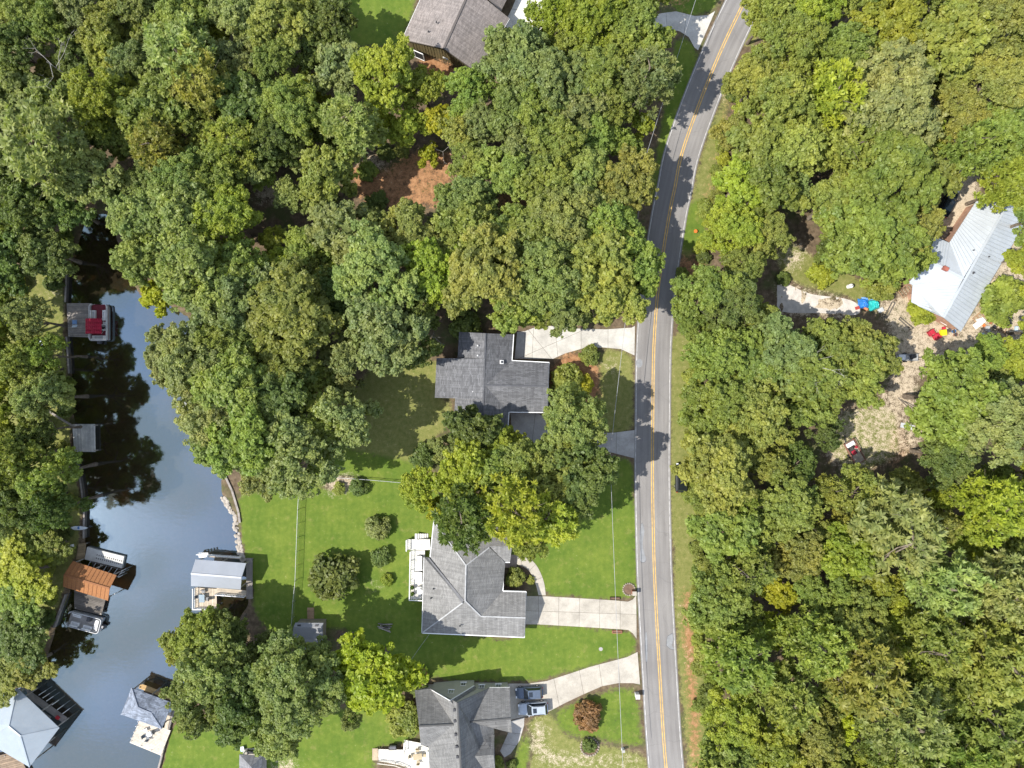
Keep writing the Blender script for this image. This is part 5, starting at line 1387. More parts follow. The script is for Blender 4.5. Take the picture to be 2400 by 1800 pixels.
d = empty('dock', P(185, 750), 'grey brown plank dock beside the red canopy boat', 'dock')
boards(d, [(156, 710.5), (214, 710.5), (209, 791), (160, 789)], 0.25, 20, GREYWOOD)
piles(d, [(160, 713), (211, 713), (162, 787), (206, 789), (210, 750)], -2, 0.4, 0.12, PILE)
o = empty('folding_chair', P(175, 757, 0.25), 'blue and white towel covered lounge chair on the plank dock', 'chair')
m = MB(); m.box(P(175, 755, 0.55), (0.75, 0.7, 0.08)); m.build('seat', plain('blue_cloth', (0.16, 0.27, 0.45), 0.8), o)
m = MB(); m.box(P(175, 764, 0.75), (0.75, 0.5, 0.08), m=Matrix.Rotation(R(-35), 3, 'X')); m.build('backrest', plain('paleblue_cloth', (0.5, 0.58, 0.66), 0.8), o)
for sx in (-0.3, 0.3):
    for sy in (-0.3, 0.3): m = MB(); p = P(175, 757, 0.25); m.bar(p + Vector((sx, sy, 0)), p + Vector((sx, sy, 0.3)), 0.04, 0.04); m.build('leg', ALU, o)

def pontoon_boat(cpx, rz, L, W, label, deck_mat, rail_mat, seat_mat, floor_label, canopy=None, seats=(), motor_end=1):
    c = P(cpx[0], cpx[1], 0.3); c.z = 0
    o = empty('pontoon_boat', Vector((c.x, c.y, -0.45)), label, 'boat')
    rot = Matrix.Rotation(rz, 3, 'Z')
    def W_(x, y, z): return c + rot @ Vector((x, y, z))
    for s in (-1, 1):
        m = MB(); y = s * (W / 2 - 0.35)
        m.tube(W_(-L / 2 + 0.1, y, -0.35), W_(L / 2 - 0.6, y, -0.35), 0.3, 0.3, 12); m.tube(W_(L / 2 - 0.6, y, -0.35), W_(L / 2 + 0.1, y, -0.18), 0.3, 0.06, 12)
        m.build('pontoon', ALU, o, smooth=False)
    m = MB(); r = 0.45; pts = []
    for sx, sy, a0 in ((1, 1, 0), (-1, 1, 90), (-1, -1, 180), (1, -1, 270)):
        for k in range(5):
            a = R(a0 + 22.5 * k); pts.append(W_(sx * (L / 2 - r) + r * math.cos(a), sy * (W / 2 - r) + r * math.sin(a), 0.1))
    m.prism(pts, 0.1); m.build('deck', deck_mat, o)
    n = len(pts)
    for i in range(n):
        a, b = pts[i], pts[(i + 1) % n]
        if (b - a).length < 1e-3: continue
        lm = rot.inverted() @ ((a + b) / 2 - c)
        if lm.x > L / 2 - 0.3 and abs(lm.y) < 0.5: continue
        m = MB(); m.bar(a + Vector((0, 0, 0.72)), b + Vector((0, 0, 0.72)), 0.1, 0.07); m.bar(a + Vector((0, 0, 0.36)), b + Vector((0, 0, 0.36)), 0.04, 0.5); m.build('railing', rail_mat, o)
    for (x, y, l, w_, back) in seats:
        m = MB(); m.box(W_(x, y, 0.3), (l, w_, 0.36), rz); s_ = bevel(m.build('seat', seat_mat, o), 0.06)
        m = MB()
        if back == 'x+': m.box(W_(x + l / 2 - 0.08, y, 0.6), (0.16, w_, 0.5), rz)
        elif back == 'x-': m.box(W_(x - l / 2 + 0.08, y, 0.6), (0.16, w_, 0.5), rz)
        elif back == 'y+': m.box(W_(x, y + w_ / 2 - 0.08, 0.6), (l, 0.16, 0.5), rz)
        else: m.box(W_(x, y - w_ / 2 + 0.08, 0.6), (l, 0.16, 0.5), rz)
        bevel(m.build('backrest', seat_mat, s_), 0.05)
        m = MB(); m.box(W_(x, y, 0.49), (l * 0.72, w_ * 0.6, 0.03), rz); m.build('cushion', plain('cushion_grey', (0.42, 0.42, 0.42), 0.7), s_)
    m = MB(); m.box(W_(-L * 0.12, -W * 0.28, 0.45), (0.6, 0.7, 0.7), rz); cs = bevel(m.build('console', plain('console_dark', (0.05, 0.05, 0.055), 0.4), o), 0.08)
    m = MB(); m.tube(W_(-L * 0.12 - 0.34, -W * 0.28, 0.72), W_(-L * 0.12 - 0.38, -W * 0.28, 0.76), 0.2, 0.2, 12); m.build('steering_wheel', plain('rubber', (0.03, 0.03, 0.03), 0.6), cs)
    m = MB(); m.box(W_(-L / 2 - 0.25, 0, 0.25), (0.55, 0.4, 0.75), rz); mo = bevel(m.build('outboard_motor', plain('motor', (0.08, 0.08, 0.09), 0.35), o), 0.1)
    m = MB(); m.bar(W_(-L / 2 - 0.25, 0, -0.1), W_(-L / 2 - 0.25, 0, -0.9), 0.16, 0.2); m.build('shaft', plain('motor', (0.08, 0.08, 0.09), 0.35), mo)
    if canopy:
        x0_, x1_, mat = canopy
        m = MB(); nn = 8
        rows = []
        for i in range(5):
            x = x0_ + (x1_ - x0_) * i / 4; sag = 0.06 * math.sin(math.pi * i / 4 * 2) ** 2
            rows.append([W_(x, -W / 2 + 0.1 + (W - 0.2) * j / nn, 2.0 - sag + 0.22 * math.sin(math.pi * j / nn)) for j in range(nn + 1)])
        for i in range(4):
            for j in range(nn): m.poly([rows[i][j], rows[i + 1][j], rows[i + 1][j + 1], rows[i][j + 1]])
        ca = m.build('canopy', mat, o, smooth=True)
        sol = ca.modifiers.new('cloth', 'SOLIDIFY'); sol.thickness = 0.03
        for i in (0, 2, 4):
            for s, j in ((-1, 0), (1, nn)):
                m = MB(); m.tube(rows[i][j], W_((x0_ + x1_) / 2, s * (W / 2 - 0.08), 0.7), 0.025, 0.025, 6); m.build('canopy_pole', ALU, ca)
    return o
REDC = plain('canopy_red', (0.34, 0.015, 0.04), 0.8, 0.12)
CARPET = plain('carpet_red', (0.16, 0.03, 0.04), 0.9, 0.2)
SEATW = plain('seat_white', (0.68, 0.67, 0.64), 0.5, 0.06)
pontoon_boat((233, 756), R(90), 6.1, 2.9, 'pontoon boat with red canopy moored at the plank dock', CARPET, plain('rail_white', (0.66, 0.66, 0.65), 0.4), SEATW, '',
             (-2.0, 0.55, REDC), [(1.2, 0.95, 1.7, 0.7, 'y+'), (1.2, -0.95, 1.7, 0.7, 'y-'), (-2.55, 0, 0.7, 2.3, 'x-'), (-1.0, -1.0, 0.7, 0.6, 'x-'), (-0.2, -1.0, 0.6, 0.6, 'x-')])
pontoon_boat((199.6, 1457), R(165), 5.6, 2.5, 'grey pontoon boat with open seats below the rusty boathouse', plain('deck_grey', (0.24, 0.225, 0.21), 0.8), plain('rail_silver', (0.45, 0.45, 0.45), 0.4), plain('seat_silver', (0.6, 0.6, 0.58), 0.5), '',
             None, [(1.5, -0.75, 1.4, 0.65, 'y-'), (1.5, 0.75, 1.4, 0.65, 'y+'), (-0.7, 0.8, 1.5, 0.6, 'y+'), (-2.1, 0, 0.8, 1.6, 'x-')])

d = empty('dock', P(197, 1027), 'weathered slatted grey dock on the shaded far bank', 'dock')
SLAT = planks_mat('wood_silver', (0.5, 0.49, 0.46), 0.22)
boards(d, [(169, 994), (173.6, 1059), (224, 1059), (223, 994)], 0.3, 16, SLAT)
piles(d, [(172, 997), (221, 997), (176, 1056), (222, 1056)], -2, 0.45, 0.12, PILE)
gp = MB(); gp.bar(P(112, 963, 0.35), P(170, 998, 0.3), 0.35, 0.08); gp.bar(P(114, 962, 0.1), P(112, 963, 0.35), 0.1, 0.1)
lone('gangplank', gp, GREYWOOD, 'narrow grey plank leading to the slatted grey dock', 'plank')
bn = empty('bench', P(87, 1066), 'grey plank bench on the shaded far bank', 'bench')
m = MB(); m.box(P(87, 1066, 0.45), (2.8, 0.45, 0.07), R(7)); m.build('seat', GREYWOOD, bn)
for x in (72, 102): m = MB(); p = P(x, 1066 + (87 - x) * 0.12, 0.42); m.bar(Vector((p.x, p.y, -0.1)), p, 0.3, 0.1); m.build('leg', GREYWOOD, bn)

# rusty boathouse
RUST = metal('rust_roof', (0.30, 0.125, 0.04), (0.12, 0.05, 0.02), 0.7, 0.75)
bh = empty('boathouse', P(210, 1362), 'open boathouse with rusty orange metal roof', 'boathouse')
r0, r1 = (150, 1347, 3.6), (257, 1379, 3.6); n0, n1, s0, s1 = (171, 1315, 2.6), (273, 1348, 2.6), (148, 1375, 2.6), (253, 1408, 2.6)
roof(bh, [[r0, r1, n1, n0], [r0, r1, s1, s0]], RUST, 0.08)
RUSTR = metal('rust_rib', (0.25, 0.1, 0.035), (0.1, 0.04, 0.02), 0.6, 0.8)
ribs(bh, r0, r1, n0, n1, 11, RUSTR, 0.02); ribs(bh, r0, r1, s0, s1, 11, RUSTR, 0.02); line_part(bh, 'ridge_cap', r0, r1, 0.3, 0.04, RUSTR, 0.04)
piles(bh, [(176, 1318), (222, 1333), (266, 1347), (154, 1371), (200, 1388), (248, 1403)], -2, 2.5, 0.1, PILE, 'post')
d = empty('dock', P(210, 1410), 'dark plank dock attached below the rusty boathouse', 'dock')
boards(d, [(174, 1380), (248, 1402), (238, 1442), (174, 1427)], 0.3, 12, DARKWOOD)
piles(d, [(176, 1384), (244, 1404), (236, 1439), (177, 1425)], -2, 0.5, 0.11, PILE)
d = empty('floating_dock', P(245, 1306), 'long pale floating dock with a row of dark slots', 'dock')
fq = [(204, 1282), (291, 1304), (285, 1332), (198, 1311)]
m = MB(); m.prism([P(x, y, 0.12) for x, y in fq], 0.5); bevel(m.build('float', plain('float_grey', (0.46, 0.45, 0.42), 0.6, 0.12), d), 0.06)
for row in (0.42, 0.68):
    for k in range(13):
        f = 0.3 + 0.66 * k / 12
        a = P(*fq[0], 0.13).lerp(P(*fq[1], 0.13), f); b2 = P(*fq[3], 0.13).lerp(P(*fq[2], 0.13), f)
        m = MB(); m.box(a.lerp(b2, row + 0.02 * (k % 2)), (0.14, 0.2, 0.03), R(-14)); m.build('slot', plain('slot_dark', (0.03, 0.03, 0.03), 0.8), d)
d = empty('boat_lift', P(250, 1332), 'dark boat lift rails between floating dock and rusty roof', 'boat lift')
for k in range(7):
    f = k / 6; a = P(212, 1316, 0.2).lerp(P(288, 1336, 0.2), f); b2 = P(205, 1328, 0.2).lerp(P(276, 1352, 0.2), f)
    m = MB(); m.bar(a, b2, 0.1, 0.1); m.build('cross_bar', ALU, d)
for a, b2 in (((212, 1316), (288, 1336)), ((205, 1328), (276, 1352))): m = MB(); m.bar(P(*a, 0.12), P(*b2, 0.12), 0.14, 0.14); m.build('rail', DARKWOOD, d)
piles(d, [(285, 1338), (281, 1345), (277, 1353), (262, 1396), (268, 1392)], -2, 0.9, 0.06, WHITE, 'pole')
tan = empty('dock', P(190, 1290), 'small tan landing joining the far bank and floating dock', 'dock')
boards(tan, [(184, 1274), (202, 1272), (198, 1310), (178, 1312)], 0.2, 5, planks_mat('wood_landing', (0.3, 0.22, 0.13), 0.2))
piles(tan, [(199, 1275), (196, 1308)], -2, 0.2, 0.1, PILE)
ky = empty('kayak', P(185, 1237), 'blue and white kayak pulled up on the far bank', 'kayak')
m = MB()
st = [(-1.6, 0.02), (-1.2, 0.18), (-0.5, 0.34), (0.4, 0.34), (1.2, 0.2), (1.6, 0.02)]
for (xa, wa), (xb, wb) in zip(st[:-1], st[1:]):
    c = P(185, 1237, 0.1)
    for s in (-1, 1):
        m.poly([c + Vector((xa, 0, 0.3)), c + Vector((xb, 0, 0.3)), c + Vector((xb, s * wb, 0.2)), c + Vector((xa, s * wa, 0.2))][::s]); m.poly([c + Vector((xa, s * wa, 0.2)), c + Vector((xb, s * wb, 0.2)), c + Vector((xb, 0, -0.02)), c + Vector((xa, 0, -0.02))][::s])
m.build('hull', plain('kayak_white', (0.6, 0.64, 0.68), 0.4), ky)
m = MB(); m.tube(P(185, 1237, 0.36), P(185, 1237, 0.41), 0.25, 0.22, 12); m.build('cockpit', plain('kayak_blue', (0.06, 0.16, 0.36), 0.5), ky)

# lower white metal boathouse
bh = empty('boathouse', P(60, 1710), 'boathouse with white hipped metal roof in the bottom corner of the lake', 'boathouse')
TINB = metal('tin_blue', (0.29, 0.33, 0.36), (0.4, 0.38, 0.35), 0.5)
ap, b2_ = (48, 1725, 5.0), (20, 1702, 5.0); Nc, Ec, Sc, Wc = (40, 1612, 2.9), (139, 1706, 2.9), (69, 1798, 2.9), (-30, 1740, 2.9)
roof(bh, [[ap, b2_, Nc, Ec], [ap, Ec, Sc], [ap, Sc, Wc, b2_], [b2_, Wc, (-70, 1690, 2.9), Nc]], TINB, 0.08)
for a, b in ((ap, Ec), (ap, Sc), (ap, b2_), (b2_, Nc)): line_part(bh, 'hip_cap', a, b, 0.22, 0.04, TINB, 0.03)
piles(bh, [(58, 1632), (95, 1668), (133, 1704), (100, 1750), (70, 1790), (10, 1750)], -2, 2.7, 0.11, PILE, 'post')
d = empty('dock', P(105, 1650), 'narrow grey dock with white poles beside the white hipped boathouse', 'dock')
boards(d, [(60, 1612), (158, 1682), (147, 1694), (66, 1636)], 0.3, 4, GREYWOOD)
boards(d, [(96, 1664), (120, 1680), (117, 1684), (93, 1668)], 0.3, 2, GREYWOOD)
piles(d, [(91, 1629), (100, 1636), (109, 1643), (122, 1652), (134.5, 1663), (147.5, 1672)], -2, 1.3, 0.06, WHITE, 'pole')
cn = empty('cooler_box', P(135, 1682, 0.3), 'small red cooler box at the end of the narrow grey dock', 'box')
m = MB(); m.box(P(135, 1682, 0.5), (0.6, 0.4, 0.36), R(-35)); m.build('body', plain('cooler_red', (0.42, 0.03, 0.04), 0.5), cn); m = MB(); m.box(P(135, 1682, 0.71), (0.63, 0.43, 0.06), R(-35)); m.build('lid', plain('cooler_red', (0.42, 0.03, 0.04), 0.5), cn)
d = empty('dock', P(30, 1785), 'brown plank landing below the white hipped boathouse', 'dock')
boards(d, [(-20, 1775), (40, 1760), (70, 1820), (-10, 1840)], 0.25, 14, planks_mat('wood_brown', (0.26, 0.19, 0.13), 0.25)); piles(d, [(10, 1772), (40, 1766), (60, 1810)], -2, 0.4, 0.1, PILE)

# blue grey boathouse with roof deck stairs
bh = empty('boathouse', P(510, 1350), 'boathouse with smooth blue grey gable roof by the back lawn', 'boathouse')
SLATE = metal('tin_slate', (0.28, 0.30, 0.33), (0.36, 0.34, 0.3), 0.3, 0.5)
r0, r1 = (447.6, 1344.5, 4.1), (566, 1354, 4.1)
roof(bh, [[r0, r1, (577, 1320, 3.2), (458, 1311, 3.2)], [r0, r1, (564, 1382, 3.2), (447.6, 1373.5, 3.2)]], SLATE, 0.1)
line_part(bh, 'ridge_cap', r0, r1, 0.3, 0.04, SLATE, 0.03)
piles(bh, [(462, 1316), (515, 1320), (570, 1325), (453, 1370), (508, 1375), (560, 1379)], -2, 3.1, 0.11, PILE, 'post')
d = empty('dock', P(520, 1390), 'pale timber dock with railings round the blue grey boathouse', 'dock')
boards(d, [(577, 1308), (577, 1404), (592, 1404), (592, 1308)], 0.5, 4, GREYWOOD)
boards(d, [(457, 1377), (457, 1425), (508, 1426), (508, 1380)], 0.5, 13, PALEWOOD)
boards(d, [(508, 1378), (578, 1384), (578, 1396), (508, 1391)], 0.5, 4, PALEWOOD)
boards(d, [(466, 1297), (566, 1304), (566, 1311), (466, 1304)], 0.5, 3, PALEWOOD)
railing(d, [(457, 1377), (457, 1425), (505, 1425)], 0.5, 0.9, WHITE); railing(d, [(508, 1391), (576, 1396)], 0.5, 0.9, WHITE); railing(d, [(466, 1297), (566, 1304)], 0.5, 0.9, WHITE)
piles(d, [(459, 1380), (459, 1423), (505, 1424), (508, 1392), (574, 1394), (590, 1402), (590, 1310), (468, 1299), (564, 1306)], -2, 0.45, 0.11, PILE)
for k in range(5):
    m = MB(); m.box(P(468 + k * 4.4, 1301, 0.7 + 0.22 * k), (0.3, 0.8, 0.06)); m.build('stair_tread', WHITE, d)
table('patio_table', 477, 1400, 0.5, 1.3, 0.9, R(90), 'glass topped table on the pale dock of the blue grey boathouse', plain('table_blue', (0.2, 0.26, 0.3), 0.25))
for k, (x, y, a) in enumerate(((466, 1397, 90), (489, 1402, -90), (479, 1384, 0))): chair('patio_chair', x, y, 0.5, R(a), ['lakeward chair', 'landward chair', 'upper chair'][k] + ' at the glass topped dock table', plain('chair_grey', (0.2, 0.2, 0.2), 0.6))

# shingled boathouse with sun deck
bh = empty('boathouse', P(342, 1660), 'boathouse with blue grey hipped shingle roof beside the sun deck', 'boathouse')
SH_BLUE = shingles('shingle_blue', (0.20, 0.225, 0.27), 0.35, 0.22, 0.1)
a, b = (323, 1658, 4.2), (354, 1671, 4.2); n, e, s, w = (308, 1612, 2.8), (404, 1647, 2.8), (379, 1709, 2.8), (283.5, 1674.5, 2.8)
roof(bh, [[a, b, e, n], [b, e, s], [a, b, s, w], [a, w, n]], SH_BLUE, 0.12)
for p, q in ((a, b), (a, n), (a, w), (b, e), (b, s)): line_part(bh, 'hip_cap', p, q, 0.2, 0.04, plain('hip_blue', (0.19, 0.21, 0.25), 0.8), 0.03)
piles(bh, [(311, 1617), (398, 1648), (376, 1704), (289, 1673), (352, 1632), (334, 1690)], -2, 2.7, 0.12, PILE, 'post')
d = empty('dock', P(368, 1620), 'tan walkway along the upper side of the hipped shingle boathouse', 'dock')
boards(d, [(330, 1602), (412, 1632), (408, 1644), (324, 1613)], 0.35, 4, TANWOOD); piles(d, [(331, 1604), (370, 1619), (408, 1634), (326, 1612)], -2, 0.6, 0.1, PILE)
d = empty('sun_deck', P(340, 1730), 'pale plank sun deck over the water below the hipped boathouse', 'deck')
boards(d, [(328, 1686), (400, 1712), (377, 1771), (304, 1741)], 0.4, 19, planks_mat('wood_sun', (0.58, 0.51, 0.42), 0.08))
boards(d, [(402, 1668), (380, 1771), (372, 1768), (392, 1672)], 0.38, 3, PALEWOOD)
piles(d, [(323, 1692), (318, 1703), (313, 1716), (307, 1730), (305, 1739), (328, 1750), (352, 1760), (376, 1770), (330, 1687)], -2, 0.75, 0.06, WHITE)
table('side_table', 352, 1718, 0.4, 0.8, 0.8, 0.3, 'small white table in the middle of the sun deck', WHITE, 0.45)
for k, (x, y, aa, nm) in enumerate(((342, 1722, 110, 'lakeward'), (349, 1728, 170, 'lower'), (360, 1714, -60, 'landward'), (344, 1708, 20, 'upper'))): chair('deck_chair', x, y, 0.4, R(aa), nm + ' chair round the white table on the sun deck', plain('chair_slate', (0.16, 0.17, 0.18), 0.6) if k != 3 else WHITE)
d = empty('dock', P(428, 950), 'small grey dock end poking out under the lakeside trees', 'dock')
boards(d, [(415, 952), (440, 938), (446, 948), (421, 962)], 0.25, 5, SLAT); piles(d, [(418, 954), (443, 947)], -2, 0.6, 0.1, PILE)
# pale stones along the back lawn shore
sm = MB(); rs = random.Random(4)
for k in range(150):
    f = rs.random(); yy = 1165 + f * 150
    xx = np.interp(yy, [1140, 1160, 1186, 1214, 1248, 1294, 1330], [513, 517, 535, 548, 554, 562, 574]) + rs.uniform(-4, 7)
    c = P(xx, yy, -0.1); r = rs.uniform(0.15, 0.4)
    sm.dome(c, r, r * 0.6, 6, 2, False)
o = sm.build('shore_stones', plain('shore_stone', (0.36, 0.32, 0.27), 0.9, 0.25), kind='stuff', label='pale rounded stones along the lawn shore', cat='stones')
for k, (x, y, r) in enumerate(((523, 1136, 12), (528, 1160, 15))):
    pass

# ------------------------------------------------------------------ garden shed, pavilion
sh = empty('garden_shed', P(720, 1490), 'weathered grey garden shed with curved roof and ramp', 'shed')
a0, a1 = (689, 1471, 3.0), (756, 1471, 3.0)
SHR = metal('shed_roof', (0.21, 0.215, 0.225), (0.3, 0.28, 0.25), 0.4, 0.6)
roof(sh, [[(692, 1459.5, 2.7), (758, 1460, 2.7), (756, 1470, 3.0), (688, 1470, 3.0)], [(688, 1470, 3.0), (756, 1470, 3.0), (757, 1498, 2.9), (683, 1498, 2.9)], [(683, 1498, 2.9), (757, 1498, 2.9), (758, 1522, 2.2), (682, 1522, 2.2)]], SHR, 0.08)
for x in (701, 742): m = MB(); m.box(P(x, 1466, 2.92), (0.55, 0.3, 0.05)); m.build('roof_light', plain('vent_black', (0.05, 0.05, 0.055), 0.6), sh)
walls(sh, [(691, 1461, 2.7), (757, 1461, 2.7), (757, 1521, 2.2), (684, 1521, 2.2)], plain('shed_wall', (0.22, 0.19, 0.15), 0.85), 0.15)
p0 = P(700, 1452); rp = MB()
boards(sh, [(720, 1424), (736, 1424), (736, 1456), (720, 1456)], 0.12, 9, planks_mat('wood_ramp', (0.3, 0.2, 0.12), 0.2))
gz_ = empty('garden_pavilion', P(590, 1790), 'small pavilion with grey pyramid roof on a tan slab at the bottom edge', 'pavilion')
q = [(561, 1768, 2.6), (615, 1772, 2.6), (612, 1830, 2.6), (560, 1828, 2.6)]; t = (588, 1797, 3.9)
roof(gz_, [[t, q[0], q[1]], [t, q[1], q[2]], [t, q[2], q[3]], [t, q[3], q[0]]], shingles('shingle_grey2', (0.2, 0.2, 0.205), 0.18, 0.18, 0.1), 0.1)
for x, y in ((566, 1774), (609, 1777), (607, 1822), (566, 1820)): m = MB(); p = P(x, y, 2.5); m.bar(Vector((p.x, p.y, 0)), p, 0.14, 0.14); m.build('post', WHITE, gz_)
m = MB(); m.prism([Q(570, 1754, 0.08), Q(624, 1752, 0.08), Q(626, 1850, 0.08), Q(566, 1850, 0.08)], 0.1); m.build('base_slab', CONC, gz_)
sofa('garden_bench', 592, 1760, 0.08, 1.5, 0.7, R(0), 'white bench with dark cushion beside the small pavilion', 'bench', plain('cushion_black', (0.05, 0.05, 0.05), 0.7), WHITE)
cb = empty('cooler_box', P(568, 1755), 'pale blue cooler box at the corner of the pavilion slab', 'box'); m = MB(); m.box(P(568, 1755, 0.22), (0.5, 0.7, 0.44), 0.2); m.build('body', plain('cooler_blue', (0.3, 0.52, 0.6), 0.5), cb); m = MB(); m.box(P(568, 1755, 0.47), (0.53, 0.73, 0.06), 0.2); m.build('lid', WHITE, cb)
for k, (x, y, w, l, rz) in enumerate(((815, 1490, 0.5, 2.6, 0.1), (905, 1470, 0.5, 2.2, -0.1))):
    o = empty('wood_pile', P(x, y), ['stacked grey timber beside the garden shed', 'short pile of pale planks above the yellow tree'][k], 'wood pile')
    rr = random.Random(k)
    for j in range(9):
        m = MB(); m.box(P(x + rr.uniform(-6, 6), y + rr.uniform(-7, 7), 0.1 + 0.12 * (j // 3)), (l * rr.uniform(0.6, 1), 0.16, 0.1), rz + rr.uniform(-0.3, 0.3)); m.build('log', DARKWOOD if k == 0 else planks_mat('wood_pile_pale', (0.3, 0.27, 0.24), 0.4), o)

# ------------------------------------------------------------------ fences
GALV = plain('galvanised', (0.42, 0.43, 0.43), 0.45, 0.12, 1.5, 0.5, 0.4)
def mesh_fence_mat():
    m, nt, N, L = new_mat('chain_link')
    pos = world_pos(N)
    w = N.new('ShaderNodeTexWave'); w.inputs['Scale'].default_value = 4.0; w.bands_direction = 'DIAGONAL'; L.new(pos, w.inputs['Vector'])
    r = ramp(N, L, w.outputs['Fac'], 0.86, (0, 0, 0), 0.92, (1, 1, 1))
    d = N.new('ShaderNodeBsdfDiffuse'); d.inputs['Color'].default_value = (0.36, 0.37, 0.37, 1)
    t = N.new('ShaderNodeBsdfTransparent'); mx = N.new('ShaderNodeMixShader')
    L.new(r, mx.inputs['Fac']); L.new(t.outputs[0], mx.inputs[1]); L.new(d.outputs[0], mx.inputs[2])
    o = N.new('ShaderNodeOutputMaterial'); L.new(mx.outputs[0], o.inputs['Surface']); return m
CHAIN = mesh_fence_mat()
def fence(pts, label, h=1.35, step=2.6):
    o = empty('chain_link_fence', Q(*pts[0]), label, 'fence')
    for a, b in zip(pts[:-1], pts[1:]):
        A_, B_ = Q(*a), Q(*b); n = max(1, round((B_ - A_).length / step))
        for k in range(n + 1):
            p = A_.lerp(B_, k / n); m = MB(); m.tube(p - Vector((0, 0, 0.2)), p + Vector((0, 0, h + 0.06)), 0.04, 0.04, 6); m.build('post', GALV, o)
        m = MB(); m.tube(A_ + Vector((0, 0, h)), B_ + Vector((0, 0, h)), 0.035, 0.035, 6); m.build('top_rail', GALV, o)
        m = MB(); m.poly([A_ + Vector((0, 0, 0.05)), B_ + Vector((0, 0, 0.05)), B_ + Vector((0, 0, h)), A_ + Vector((0, 0, h))]); m.build('wire_mesh', CHAIN, o)
    return o
fence([(707, 1128), (703, 1192), (697, 1357), (692, 1407), (687, 1482)], 'long chain link fence crossing the back lawn beside the shed')
fence([(771, 1116), (860, 1122), (953, 1130)], 'chain link fence between the straw bed and dark grey house lawn', 1.2)

# ------------------------------------------------------------------ utility line
WIRE = plain('cable', (0.3, 0.3, 0.3), 0.5)
def wire(name, pts, r, label, cat='cable'):
    m = MB()
    for a, b in zip(pts[:-1], pts[1:]): m.tube(a, b, r, r, 5, False)
    return lone(name, m, WIRE, label, cat)
PZ = 8.2
def sagline(a, b, n=8, sag=0.6):
    return [a.lerp(b, i / n) - Vector((0, 0, sag * 4 * (i / n) * (1 - i / n))) for i in range(n + 1)]
POLES = [(1650, -60), (1512, 372), (1430, 1066), (1461, 1815)]
pw = [P(x, y, PZ) for x, y in POLES]
lbl = ['cable span along the tree shaded verge at the top of the road', 'cable span over the curved pale driveway', 'cable span over the front lawns of the pale grey house']
for k in range(3):
    for j, dx in enumerate((-0.0,)):
        wire('overhead_cable', sagline(pw[k] + Vector((dx, 0, 0)), pw[k + 1] + Vector((dx, 0, 0))), 0.035, lbl[k])
for k in (1, 2):
    o = empty('utility_pole', Vector((pw[k].x, pw[k].y, 0)), ['wooden utility pole among trees by the upper road verge', 'wooden utility pole under trees by the grey driveway apron'][k - 1], 'utility pole')
    m = MB(); m.tube(Vector((pw[k].x, pw[k].y, -0.5)), pw[k] + Vector((0, 0, 0.5)), 0.15, 0.11, 10); m.build('pole', plain('pole_wood', (0.2, 0.16, 0.12), 0.9), o)
    m = MB(); m.bar(pw[k] + Vector((-0.6, 0, 0.1)), pw[k] + Vector((0.6, 0, 0.1)), 0.1, 0.12); m.build('crossarm', plain('pole_wood', (0.2, 0.16, 0.12), 0.9), o)
wire('service_cable', sagline(P(1006, 1487, 2.7), P(960, 1552, 7.0), 6, 0.3), 0.025, 'thin service cable leaving the lower corner of the pale grey roof')

